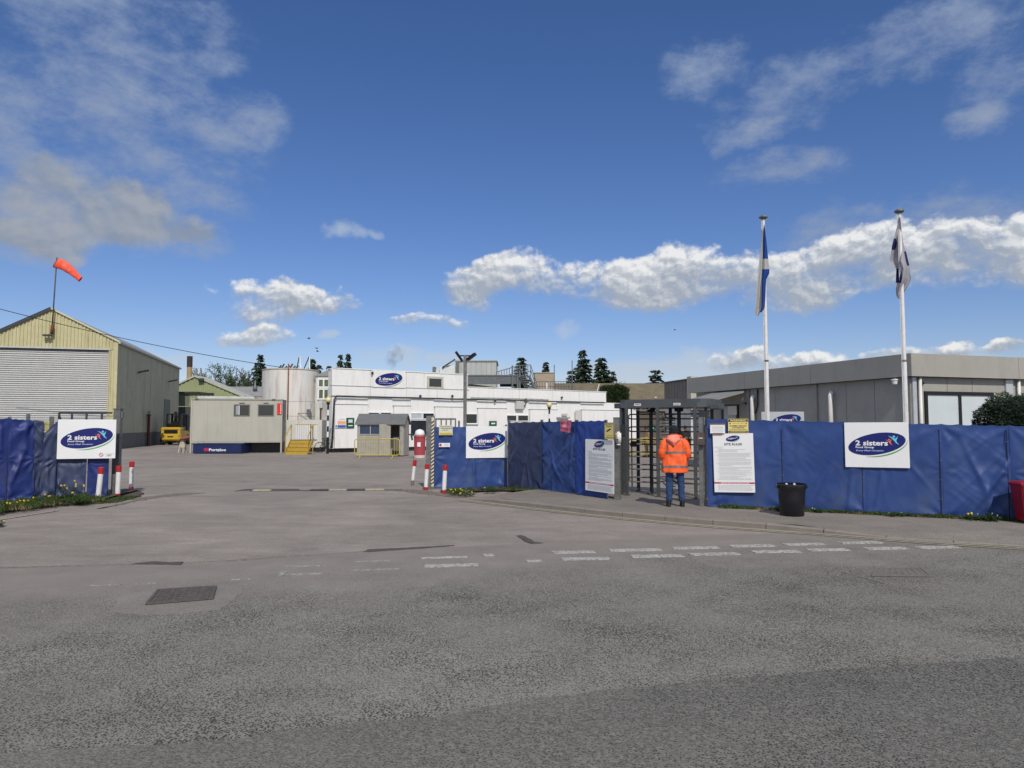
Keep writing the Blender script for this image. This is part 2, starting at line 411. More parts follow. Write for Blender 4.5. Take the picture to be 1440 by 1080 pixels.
m_concrete = M('concrete', (.26, .25, .225), rough=.9, var=.18, scale=4, bump=.4, bscale=50, dirt=(.10, .095, .08), dirtamt=.5, dscale=2, fine=.12)
m_rust = M('rust', (.16, .045, .02), rough=.85, var=.35, scale=8)

# ------------------------------------------------------------------ flat print: text and logo
def text_polys(txt, bold=0.0, shear=0.0):
    cu = bpy.data.curves.new('txt', 'FONT'); cu.body = txt; cu.resolution_u = 2; cu.offset = bold; cu.shear = shear; cu.size = 1
    o = bpy.data.objects.new('txt', cu); COL.objects.link(o)
    me = bpy.data.meshes.new_from_object(o)
    vs_ = [(v.co.x, v.co.y) for v in me.vertices]; fs = [tuple(p.vertices) for p in me.polygons]
    bpy.data.objects.remove(o); bpy.data.curves.remove(cu); bpy.data.meshes.remove(me)
    return vs_, fs
def text(mb, txt, u0, u1, z0, z1, off, bold=0.0, shear=0.0, vertical=False):
    """prints txt inside the box; z0 is the baseline, z1 the cap height line"""
    vs_, fs = text_polys(txt, bold, shear)
    if not vs_: return
    xs = [v[0] for v in vs_]; x0, x1 = min(xs), max(xs)
    cap = .70
    if vertical:
        k = (z1 - z0) / (x1 - x0); kk = (u1 - u0) / cap
        mb.add([(u1 - v[1] * kk, off, z0 + (v[0] - x0) * k) for v in vs_], fs)
    else:
        mb.add([(u0 + (v[0] - x0) * (u1 - u0) / (x1 - x0), off, z0 + v[1] * (z1 - z0) / cap) for v in vs_], fs)

def logo(parent, cx, cz, W, off, small=False):
    """oval company mark; W = width of the oval box; pieces stand proud of each other"""
    k = W / 885.0
    def P(x, y): return (cx + (x - 692) * k, cz - (y - 482) * k)
    t = radians(10.3); a, b = 448, 182
    def ell(a_, b_, th, ox=0, oy=0):
        x = a_ * cos(th); y = b_ * sin(th)
        return P(692 + ox + x * cos(t) - y * sin(t) * -1 * -1, 482 + oy - (x * sin(t) + y * cos(t)))
    def E(a_, b_, th, ox=0, oy=0):
        x = a_ * cos(th); y = b_ * sin(th)
        return P(692 + ox + (x * cos(t) - y * sin(t)), 482 + oy - (x * sin(t) + y * cos(t)))
    mb = MB(); pts = [E(a, b, 2*pi*i/56) for i in range(56)]
    mb.prism(pts, off - .004, off); mb.build('logo_oval', m_navylogo, parent)
    g = MB(); n = 28; lo = []; up = []
    for i in range(n + 1):
        th = radians(-118 + 118 * i / n); w = sin(pi * (i / n) ** .8) * 22
        x, z = E(a + 20, b + 20, th, 4, 4); x2, z2 = E(a + 20 + w, b + 20 + w, th, 4, 4)
        up.append((x, z)); lo.append((x2, z2))
    for i in range(n): g.quad((up[i][0], off-.003, up[i][1]), (up[i+1][0], off-.003, up[i+1][1]), (lo[i+1][0], off-.003, lo[i+1][1]), (lo[i][0], off-.003, lo[i][1]))
    g.build('logo_swoosh', m_greenlogo, parent)
    w_ = MB(); o3 = off - .007
    (u0, z0), (u1, z1) = P(365, 508), P(865, 424); text(w_, '2 sisters', u0, u1, z0, z1, o3, bold=.03)
    (u0, z0), (u1, z1) = P(365, 555), P(650, 526); text(w_, 'Food Group', u0, u1, z0, z1, o3, bold=.03)
    w_.build('logo_lettering', m_trim, parent, fix=False)
    if not small:
        w2 = MB(); (u0, z0), (u1, z1) = P(370, 610), P(795, 584); text(w2, 'Every Meal Occasion', u0, u1, z0, z1, o3, shear=.3, bold=.012)
        w2.build('logo_motto', M('pale_blue_print', (.5, .62, .8), rough=.5), parent, fix=False)
    def figure(pts, head, r, mat):
        f = MB(); f.poly([(P(*p)[0], o3, P(*p)[1]) for p in pts])
        f.poly([(P(head[0] + r*cos(2*pi*i/12), head[1] + r*sin(2*pi*i/12))[0], o3, P(head[0] + r*cos(2*pi*i/12), head[1] + r*sin(2*pi*i/12))[1]) for i in range(12)])
        f.build('logo_figure', mat, parent, fix=False)
    figure([(818,400),(862,424),(884,434),(900,424),(918,400),(914,434),(908,462),(934,508),(896,478),(870,442)], (883,410), 15, m_orangelogo)
    figure([(866,344),(920,362),(952,386),(982,388),(1000,372),(1018,344),(1008,390),(992,420),(1000,450),(1036,498),(988,468),(952,420),(910,376)], (958,358), 20, m_bluelogo)

def board(name, label, cat, fr, x0, y0, x1, y1, off=0.0, th=.012, mat=None, group=None, tilt=0.0):
    """a thing: flat plate on plane fr, given by its pixel box; returns root empty with local x along, z up, centre origin"""
    u0, u1, z0, z1 = fr.rect(x0, y0, x1, y1, off)
    root = thing(name, label, cat, fr.at((u0 + u1) / 2, off, fr.z0 + (z0 + z1) / 2), fr.ang, group)
    w, h = abs(u1 - u0), abs(z1 - z0)
    MB().bbox(-w/2, w/2, -th/2, th/2, -h/2, h/2, .003).build('sign_board', mat or m_white, root)
    root.rotation_euler[1] = tilt
    return root, w, h, -th/2
# ------------------------------------------------------------------ ground materials
def ground_mat(name, base, chip_scale, chip_col, matrix_hi, chip_t=.30, coarse=0.0, warm=(1, 1, 1), smooth_amt=0.0, streak=.0, bump=.5, fade=None, mottle=0.0, leftfade=None):
    m = bpy.data.materials.new(name); m.use_nodes = True; nt = m.node_tree; N = nt.nodes; L = nt.links
    b = N['Principled BSDF']; b.inputs['Roughness'].default_value = .85; b.inputs['Specular IOR Level'].default_value = .3
    tc = N.new('ShaderNodeTexCoord'); O = tc.outputs['Object']
    def nz(scale, det=6, rough=.6, vec=None, dist=0):
        n = N.new('ShaderNodeTexNoise'); L.new(vec or O, n.inputs['Vector']); n.inputs['Scale'].default_value = scale
        n.inputs['Detail'].default_value = det; n.inputs['Roughness'].default_value = rough; n.inputs['Distortion'].default_value = dist; return n.outputs['Fac']
    def mr(x, a, b_, c, d):
        n = N.new('ShaderNodeMapRange'); L.new(x, n.inputs[0]); n.inputs[1].default_value = a; n.inputs[2].default_value = b_; n.inputs[3].default_value = c; n.inputs[4].default_value = d; return n.outputs[0]
    def mixc(f, a, c):
        n = N.new('ShaderNodeMix'); n.data_type = 'RGBA'
        if isinstance(f, float): n.inputs[0].default_value = f
        else: L.new(f, n.inputs[0])
        for s, i in ((a, 6), (c, 7)):
            if isinstance(s, tuple): n.inputs[i].default_value = (*s, 1)
            else: L.new(s, n.inputs[i])
        return n.outputs[2]
    def scl(c, f):
        n = N.new('ShaderNodeVectorMath'); n.operation = 'SCALE'
        if isinstance(c, tuple): n.inputs[0].default_value = c
        else: L.new(c, n.inputs[0])
        L.new(f, n.inputs[3]); return n.outputs[0]
    # stones: voronoi cells with random tone
    v = N.new('ShaderNodeTexVoronoi'); L.new(O, v.inputs['Vector']); v.inputs['Scale'].default_value = chip_scale; v.inputs['Randomness'].default_value = 1
    sepc = N.new('ShaderNodeSeparateColor'); L.new(v.outputs['Color'], sepc.inputs[0])
    tone = mr(sepc.outputs[0], 0, 1, .8, 1.2)
    body = scl(base, tone)
    dist = v.outputs['Distance']
    # dark stones exposed, amount varies over the surface
    patch = nz(.9, 4, .6)
    thr = mr(patch, .35, .65, chip_t * .7, chip_t * 1.25)
    sub = N.new('ShaderNodeMath'); sub.operation = 'SUBTRACT'; L.new(thr, sub.inputs[0]); L.new(dist, sub.inputs[1])
    ischip = mr(sub.outputs[0], -.04, .04, 0, 1)
    gate = mr(sepc.outputs[1], .25, .35, 0, 1)
    mul = N.new('ShaderNodeMath'); mul.operation = 'MULTIPLY'; L.new(ischip, mul.inputs[0]); L.new(gate, mul.inputs[1])
    col = mixc(mul.outputs[0], body, chip_col)
    # pale stones
    pale = mr(sepc.outputs[2], .84, .92, 0, coarse)
    ch2 = mr(dist, .25, .40, 1, 0)
    mul2 = N.new('ShaderNodeMath'); mul2.operation = 'MULTIPLY'; L.new(pale, mul2.inputs[0]); L.new(ch2, mul2.inputs[1])
    col = mixc(mul2.outputs[0], col, matrix_hi)
    # broad tone drift and fine grit
    col = scl(col, mr(nz(.22, 5, .6, dist=1.0), .3, .7, .84, 1.16))
    col = scl(col, mr(nz(1.7, 6, .65), .3, .7, .91, 1.09))
    col = scl(col, mr(nz(220, 2, .5), .3, .7, .86, 1.14))
    if streak:
        mp = N.new('ShaderNodeMapping'); L.new(O, mp.inputs[0]); mp.inputs['Scale'].default_value = (.30, .9, 1); mp.inputs['Rotation'].default_value = (0, 0, -.5)
        col = scl(col, mr(nz(1.6, 6, .62, mp.outputs[0], 1.6), .35, .65, 1 - streak, 1 + streak))
        # dark tyre-swept and patched areas
        dk = mr(nz(.55, 7, .7, mp.outputs[0], 2.2), .62, .72, 0, .28)
        col = mixc(dk, col, tuple(c * .55 for c in base))
    if mottle:
        col = scl(col, mr(nz(42, 3, .6), .32, .68, 1 - mottle, 1 + mottle))
        v2 = N.new('ShaderNodeTexVoronoi'); L.new(O, v2.inputs['Vector']); v2.inputs['Scale'].default_value = 30
        s2 = N.new('ShaderNodeSeparateColor'); L.new(v2.outputs['Color'], s2.inputs[0])
        m2 = N.new('ShaderNodeMath'); m2.operation = 'MULTIPLY'; L.new(mr(s2.outputs[2], .72, .80, 0, coarse), m2.inputs[0]); L.new(mr(v2.outputs['Distance'], .16, .34, 1, 0), m2.inputs[1])
        m3 = N.new('ShaderNodeMath'); m3.operation = 'MULTIPLY'; L.new(m2.outputs[0], m3.inputs[0]); L.new(mr(nz(2.2, 3, .6), .42, .62, .15, 1), m3.inputs[1])
        col = mixc(m3.outputs[0], col, matrix_hi)
    if leftfade:
        sx0 = N.new('ShaderNodeSeparateXYZ'); L.new(O, sx0.inputs[0])
        col = mixc(mr(sx0.outputs[0], -3.5, 2.5, .8, 0), col, scl(leftfade, mr(nz(42, 3, .6), .32, .68, .72, 1.25)))
    if fade:     # worn smooth towards the yard side of the junction
        sx = N.new('ShaderNodeSeparateXYZ'); L.new(O, sx.inputs[0])
        ad = N.new('ShaderNodeMath'); ad.operation = 'MULTIPLY_ADD'; L.new(nz(.8, 5, .65), ad.inputs[0]); ad.inputs[1].default_value = 3.2; L.new(sx.outputs[1], ad.inputs[2])
        a1 = N.new('ShaderNodeMath'); a1.operation = 'MULTIPLY_ADD'; L.new(sx.outputs[0], a1.inputs[0]); a1.inputs[1].default_value = -.35; L.new(ad.outputs[0], a1.inputs[2])
        fm = N.new('ShaderNodeMapRange'); fm.interpolation_type = 'SMOOTHSTEP'; L.new(a1.outputs[0], fm.inputs[0]); fm.inputs[1].default_value = 8.8; fm.inputs[2].default_value = 11.6; fm.inputs[3].default_value = 0; fm.inputs[4].default_value = .85
        col = mixc(fm.outputs[0], col, scl(fade, mr(nz(1.7, 6, .65), .3, .7, .90, 1.10)))
    L.new(col, b.inputs['Base Color'])
    bp = N.new('ShaderNodeBump'); bp.inputs['Strength'].default_value = bump; bp.inputs['Distance'].default_value = .006
    hsum = N.new('ShaderNodeMath'); hsum.operation = 'MULTIPLY_ADD'; L.new(nz(90, 4, .6), hsum.inputs[0]); hsum.inputs[1].default_value = .8
    L.new(mr(dist, 0, .5, 1, 0), hsum.inputs[2]); L.new(hsum.outputs[0], bp.inputs['Height']); L.new(bp.outputs[0], b.inputs['Normal'])
    return m
m_road = ground_mat('chipped_asphalt', (.218, .210, .182), 70, (.050, .047, .043), (.38, .35, .31), chip_t=.46, coarse=.6, bump=.6, mottle=.10, fade=(.248, .222, .194))
m_near = ground_mat('coarse_asphalt', (.156, .151, .134), 60, (.030, .028, .027), (.34, .30, .27), chip_t=.36, coarse=.9, bump=.9, mottle=.30, leftfade=(.190, .183, .160))
m_yard = ground_mat('worn_yard_surface', (.262, .232, .202), 75, (.13, .12, .112), (.36, .34, .32), chip_t=.25, coarse=.35, streak=.11, bump=.25)
m_pave = ground_mat('pavement_tarmac', (.225, .203, .176), 85, (.105, .098, .09), (.3, .28, .26), chip_t=.3, coarse=.4, bump=.3, streak=.06)
m_crack = M('dark_crack', (.075, .068, .06), rough=.95, var=.3, scale=12, bump=.5)
m_soil = M('soil', (.075, .06, .042), rough=.95, var=.4, scale=9, bump=.8, bscale=40, fine=.3)
m_field = M('grass_field', (.06, .085, .03), rough=.95, var=.3, scale=.2)
m_paint = M('road_paint', (.48, .475, .44), rough=.7, var=.12, scale=14, dirt=(.17, .162, .145), dirtamt=.95, dscale=26, fine=.25, dthr=(.44, .60))
m_paint_faint = M('worn_road_paint', (.36, .35, .33), rough=.75, var=.15, scale=14, dirt=(.20, .19, .165), dirtamt=1.0, dscale=18, fine=.2, dthr=(.38, .58))
m_paint_yel = M('yellow_road_paint', (.42, .38, .25), rough=.75, var=.15, scale=10, dirt=(.19, .175, .15), dirtamt=1.0, dscale=9)

def struct(o): o['kind'] = 'structure'; return o
# far ground to the horizon
g = MB(); n = 48
g.poly([(2500 * cos(2*pi*i/n), 2500 * sin(2*pi*i/n), -.04) for i in range(n)])
struct(g.build('ground', m_field))
# the yard: one worn sheet from the junction to behind the factory
g = MB(); g.poly([(-75, -30, 0), (75, -30, 0), (75, 135, 0), (-75, 135, 0)]); struct(g.build('yard', m_yard))
# the public road in front, with a ragged seam to the yard surface
seam = [(-400, 850), (-120, 822), (0, 800), (70, 797), (190, 795), (255, 795), (330, 790), (400, 784), (470, 779), (514, 775), (640, 769), (740, 765), (860, 760), (1000, 754), (1120, 749.5), (1200, 752), (1303, 761), (1440, 768), (1700, 784)]
pts = []
for i in range(len(seam) - 1):
    a, b = gp(*seam[i]), gp(*seam[i+1])
    for k in range(8):
        p = a.lerp(b, k / 8); j = .03 * mnoise.noise(Vector((p.x * 3, p.y * 3, 0))) + .02 * random.uniform(-1, 1)
        pts.append((p.x, p.y + j, .004))
pts.append((60, pts[-1][1], .004)); pts.append((60, -25, .004)); pts.append((-60, -25, .004)); pts.append((-60, pts[0][1], .004))
g = MB(); g.poly(pts); struct(g.build('road', m_road))
# newer coarse lane nearest the camera
sm = [(-900, 1110), (-300, 1080), (0, 1062), (200, 1049), (340, 1040), (420, 1026), (620, 1008), (740, 986), (850, 972), (1000, 958), (1160, 944), (1300, 935), (1440, 925), (1800, 905), (2600, 870)]
pts = []
for i in range(len(sm) - 1):
    a, b = gp(*sm[i]), gp(*sm[i+1])
    for k in range(12):
        p = a.lerp(b, k / 12); pts.append((p.x, p.y + .02 * mnoise.noise(Vector((p.x * 5, p.y * 5, 3))) + .012 * random.uniform(-1, 1), .008))
pts += [(40, -20, .008), (-40, -20, .008)]
g = MB(); g.slab(pts, .001, .008); struct(g.build('road_near_lane', m_near))

# cracks, potholes and scars: ragged sheets
def scar(name, pix, z=.012, mat=m_crack, jit=.012):
    p3 = [gp(*p) for p in pix]; out = []
    for i, a in enumerate(p3):
        b = p3[(i + 1) % len(p3)]; n_ = max(2, int((b - a).length / .06))
        for k in range(n_):
            q = a.lerp(b, k / n_); out.append((q.x + random.uniform(-jit, jit), q.y + random.uniform(-jit, jit), z))
    g_ = MB(); g_.slab(out, .0, z); o = g_.build(name, mat, fix=False); return struct(o)
scar('road_crack', [(512,776.5),(518,773.4),(560,771.8),(600,769.6),(640,767.6),(600,771.4),(560,774.0),(520,777)])
scar('pothole', [(727,754),(735,753.5),(744,758),(752,762.5),(765,764.5),(748,765.5),(738,762)])
scar('road_crack', [(188,793.6),(215,790.5),(240,791.5),(258,791),(254,794.6),(228,794.2)])
m_seamline = M('worn_seam', (.185, .165, .142), rough=.95, var=.3, scale=12)
scar('road_crack', [(-60,801.5),(0,798.6),(70,797),(190,793.6),(188,794.8),(70,798.2),(0,800),(-60,803)], jit=.010, mat=m_seamline)
scar('road_crack', [(258,792.4),(330,788.3),(400,783),(470,778.9),(512,775.8),(512,776.3),(470,779.4),(400,784),(330,789.2)], jit=.008, mat=m_seamline)
scar('road_crack', [(330,691),(345,688.2),(420,688),(420,689.2),(345,690)])
m_moss = M('damp_silt', (.165, .142, .116), rough=.95, var=.35, scale=9, bump=.5)
scar('road_silt', [(555,690),(575,688.5),(600,690),(632,696),(655,700),(640,700.5),(610,696.5),(580,693)], z=.011, mat=m_moss, jit=.05)
scar('road_silt', [(138,716),(165,710),(200,700),(250,694),(290,693.5),(230,699),(190,705.5),(160,712)], z=.011, mat=m_moss, jit=.06)
# concrete collar and iron grate in the road
m_collar = ground_mat('smooth_collar', (.225, .207, .185), 90, (.15, .14, .135), (.3, .28, .26), chip_t=.2, coarse=.2, bump=.15)
scar('road_collar', [(150,862),(175,838),(250,822),(340,818),(342,834),(310,858),(220,866)], z=.009, mat=m_collar, jit=.02)
m_collar2 = ground_mat('dull_collar', (.205, .190, .17), 60, (.06, .055, .05), (.33, .30, .27), chip_t=.42, coarse=.5, bump=.4)
scar('road_collar', [(1188,806),(1215,797),(1300,795),(1345,804),(1330,818),(1240,821)], z=.009, mat=m_collar2, jit=.04)
m_iron = M('cast_iron', (.12, .10, .09), rough=.7, metal=.3, var=.3, scale=14, bump=.4)
m_pit = M('grate_pit', (.01, .01, .01), rough=.9)
def grate(c, label, rows, cols, m_iron=m_iron):
    P4 = [gp(*p) for p in c]      # front-left, back-left, back-right, front-right
    mid = sum(P4, Vector()) / 4; t = thing('drain_grate', label, 'drain grate', (mid.x, mid.y, .012))
    def Q(s, r):
        a = P4[0].lerp(P4[3], s); b = P4[1].lerp(P4[2], s); q = a.lerp(b, r); return (q.x - mid.x, q.y - mid.y)
    MB().poly([(*Q(0, 0), 0), (*Q(1, 0), 0), (*Q(1, 1), 0), (*Q(0, 1), 0)]).build('pit', m_pit, t)
    fr_ = MB(); e = .05
    for (a, b, c_, d) in ((0,0,1,e),(0,1-e,1,1),(0,e,e,1-e),(1-e,e,1,1-e)):
        fr_.slab([Q(a,b),Q(c_,b),Q(c_,d),Q(a,d)], .002, .018)
    fr_.build('grate_frame', m_iron, t)
    for i in range(rows):
        bar = MB(); r0 = e + (1-2*e) * i / rows; r1 = r0 + (1-2*e) / rows * .62
        bar.slab([Q(e,r0),Q(1-e,r0),Q(1-e,r1),Q(e,r1)], .003, .014); bar.build('grate_bar', m_iron, t)
    cr = MB()
    for j in range(cols):
        s0 = e + (1-2*e) * (j + .3) / cols; cr.slab([Q(s0,e),Q(s0+.035,e),Q(s0+.035,1-e),Q(s0,1-e)], .004, .016)
    cr.build('cross_bar', m_iron, t)
grate([(204,852.5),(221,832),(305,827),(300,844.5)], 'rusty iron grate set in the pale collar at the left of the road', 6, 9)
grate([(1226,812),(1232,802),(1296,801),(1312,813)], 'worn iron cover in the darker patch of road at the right', 5, 8, M('worn_iron', (.16, .15, .135), rough=.8, var=.2, scale=14, bump=.4))

# painted dashes: the two broken give-way rows
def dash(x0, x1, y, w=.19, sl=-.05, mat=m_paint, group='give way dashes', ang=None):
    a = gp(x0, y); b = gp(x1, y + sl * (x1 - x0)); d = (b - a); L_ = d.length; d.normalize(); nrm = Vector((-d.y, d.x, 0))
    top = []; bot = []; n_ = 10
    for i in range(n_ + 1):
        p = a + d * L_ * i / n_
        e = random.uniform(.0, .018)
        top.append(p + nrm * (w/2 - e)); bot.append(p - nrm * (w/2 - random.uniform(0, .018)))
    g_ = MB(); g_.slab([(q.x, q.y) for q in top + bot[::-1]], .001, .012); return g_.build('road_marking', mat, fix=False)
R1 = [(777,836,777.6),(857,930,774.8),(946,1010,771.6),(1027,1088,768.8),(1103,1158,766.4),(1181,1238,764.2)]
R2 = [(790,857,787.0),(888,960,783.2),(969,1038,780.4),(1059,1123,777.0),(1136,1191,774.2),(1217,1273,772.2),(1290,1346,770.8)]
for r, rn in ((R1, 'upper'), (R2, 'lower')):
    for x0, x1, y in r: struct(dash(x0, x1, y, sl=-.018))
for x0, x1, y, w in [(597,672,797,.16),(592,657,785.6,.10),(680,694,781.6,.16),(740,762,790,.13)]: struct(dash(x0, x1, y, w, sl=-.03, mat=m_paint))
for x0, x1, y, w in [(492,562,803,.07),(500,552,790.6,.06),(402,458,797.5,.08),(400,455,809,.08),(392,402,808,.3),(127,170,824.5,.04),(190,220,822,.04),(325,352,816,.05)]:
    struct(dash(x0, x1, y, w, sl=-.035, mat=m_paint_faint))
# long lines: yellow pair beside the kerb on the right, white line by the left verge, faint yard bays
K_PX = [(657,702.5),(700,707.5),(745,713),(791,718),(845,724),(905,730),(975,736.2),(1041,741.5),(1121,747),(1195,752.5),(1303,761),(1440,769),(1640,782)]
K = [gp(*p) for p in K_PX]
def resample(poly, step):
    out = [poly[0].copy()]; acc = 0
    for i in range(len(poly)-1):
        a, b = poly[i], poly[i+1]; L_ = (b - a).length; s = step - acc
        while s <= L_: out.append(a.lerp(b, s / L_)); s += step
        acc = L_ - (s - step)
    return out
def offset(poly, o):
    r = []
    for i, p in enumerate(poly):
        d = (poly[min(i+1, len(poly)-1)] - poly[max(i-1, 0)]).normalized(); r.append(p + Vector((-d.y, d.x, 0)) * o)
    return r
def ribbon(poly, w, z, mat, name):
    a = offset(poly, w/2); b = offset(poly, -w/2); g_ = MB()
    for i in range(len(poly)-1): g_.quad((a[i].x,a[i].y,z),(a[i+1].x,a[i+1].y,z),(b[i+1].x,b[i+1].y,z),(b[i].x,b[i].y,z))
    return struct(g_.build(name, mat, fix=False))
KS = resample(K, .25)
ribbon(offset(KS, -.20), .055, .013, m_paint_yel, 'road_marking')
ribbon(offset(KS, -.34), .055, .013, m_paint_yel, 'road_marking')
ribbon(resample([gp(-260,775), gp(-60,742.5), gp(0,731.5), gp(50,723.5), gp(91,717)], .2), .07, .013, m_paint, 'road_marking')
for x0, y0, x1, y1 in [(170,646,210,646.5),(262,641.5,282,642.5),(302,641,322,642),(338,640.6,366,641.8),(372,640.8,402,642.2),(408,641,432,642.5),(440,640.5,470,641.5)]:
    a = gp(x0,y0); b = gp(x1,y1); struct(MB().poly([(a.x,a.y,.006),(b.x,a.y-.2,.006),(b.x+.1,b.y,.006),(a.x+.3,b.y+.1,.006)]).build('road_marking', m_paint_faint, fix=False))

# ------------------------------------------------------------------ kerb stones and pavement
S = resample(K, .915)
def kh(px_like):  # height of the kerb: dropped at both ends
    x = px_like
    if x < 700: return .02 + .075 * max(0, (x - 657) / 43)
    if x < 1120: return .095
    if x < 1200: return .095 - .07 * (x - 1120) / 80
    return .025
def topx(p): return 720 + FPX * p.x / p.y / 1.0
kerb_root = bpy.data.objects.new('kerb', None); COL.objects.link(kerb_root); kerb_root['kind'] = 'structure'
m_kerb = M('kerb_concrete', (.23, .205, .175), rough=.9, var=.15, scale=6, bump=.4, bscale=60, dirt=(.09, .08, .065), dirtamt=.7, dscale=3, fine=.15)
for i in range(len(S) - 1):
    a, b = S[i], S[i+1]; d = (b - a).normalized(); nn = Vector((-d.y, d.x, 0)); a2 = a + d * .006; b2 = b - d * .006
    ha, hb = kh(topx(a)), kh(topx(b)); w = .13; j = random.uniform(-.004, .004)
    vs_ = []
    for p, h in ((a2, ha + j), (b2, hb + j)):
        vs_ += [(p.x, p.y, -.05), (p.x, p.y, h - .02), (p.x + nn.x*.02, p.y + nn.y*.02, h), (p.x + nn.x*w, p.y + nn.y*w, h), (p.x + nn.x*w, p.y + nn.y*w, -.05)]
    k = MB(); k.add(vs_, [(0,1,2,3,4), (9,8,7,6,5), (0,5,6,1), (1,6,7,2), (2,7,8,3), (3,8,9,4)]); k.build('kerb_stone', m_kerb, kerb_root)
PZ = .10
Kf = resample(K, .3); g = MB(); rows = []
for p, q in zip(Kf, offset(Kf, 1)):
    nn = (q - p); h = kh(topx(p)) - .004; r = []
    for dd, z in ((.133, h), (.5, max(h, .08 if topx(p) > 690 else h)), (1.0, PZ if topx(p) > 690 else .05), (2.2, PZ), (4.2, PZ), (5.0, .02), (5.05, -.02)):
        r.append((p.x + nn.x*dd, p.y + nn.y*dd, z))
    rows.append(r)
for i in range(len(rows)-1):
    for k in range(len(rows[0])-1): g.quad(rows[i][k], rows[i+1][k], rows[i+1][k+1], rows[i][k+1])
struct(g.build('pavement', m_pave, smooth=True, fix=False))
# old kerb under the left verge
VL = [gp(-300, 772), gp(-60, 733), gp(0, 722.5), gp(40, 716.5), gp(80, 712), gp(118, 709), gp(150, 707)]
VS = resample(VL, .915)
vk = bpy.data.objects.new('kerb', None); COL.objects.link(vk); vk['kind'] = 'structure'
m_kerb_dark = M('mossy_kerb', (.09, .08, .062), rough=.95, var=.3, scale=6, bump=.5, bscale=50, dirt=(.05, .055, .03), dirtamt=.8, dscale=4)
for i in range(len(VS)-1):
    a, b = VS[i], VS[i+1]; d = (b - a).normalized(); nn = Vector((-d.y, d.x, 0)); w = .13; h = .09 if i < len(VS) - 3 else .05
    k = MB(); vs_ = []
    for p in (a + d*.006, b - d*.006):
        vs_ += [(p.x, p.y, -.05), (p.x, p.y, h - .015), (p.x + nn.x*.015, p.y + nn.y*.015, h), (p.x + nn.x*w, p.y + nn.y*w, h), (p.x + nn.x*w, p.y + nn.y*w, -.05)]
    k.add(vs_, [(0,1,2,3,4), (9,8,7,6,5), (0,5,6,1), (1,6,7,2), (2,7,8,3), (3,8,9,4)]); k.build('kerb_stone', m_kerb_dark, vk)
g = MB(); Vi = offset(VS, .135)
for i in range(len(Vi)-1):
    a, b = Vi[i], Vi[i+1]; g.quad((a.x,a.y,.08),(b.x,b.y,.08),(b.x-.6,b.y+3.0,.07),(a.x-.6,a.y+3.0,.07))
struct(g.build('verge', m_soil, fix=False))
scar('verge', [(80,712.5),(118,709.5),(160,707.5),(188,702),(202,695),(186,688),(150,690),(90,698)], z=.03, mat=m_soil, jit=.04)
# ------------------------------------------------------------------ tarpaulin fences
def tarp_mat(name, col, col2, rough=.52):
    m = M(name, col, rough=rough, var=.16, scale=1.6, dirt=col2, dirtamt=1.0, streak=(1.2, 1.2, .7), dscale=1.3, bump=.12, bscale=160, spec=.5)
    return m
m_tarp = tarp_mat('blue_tarpaulin', (.020, .056, .205), (.050, .080, .17))
m_tarp_b = tarp_mat('bright_blue_tarpaulin', (.012, .05, .26), (.03, .055, .17))
m_tarp_g = tarp_mat('faded_navy_tarpaulin', (.028, .043, .105), (.055, .066, .115), rough=.55)
m_tarp_d = tarp_mat('deep_blue_tarpaulin', (.010, .026, .15), (.03, .04, .10))

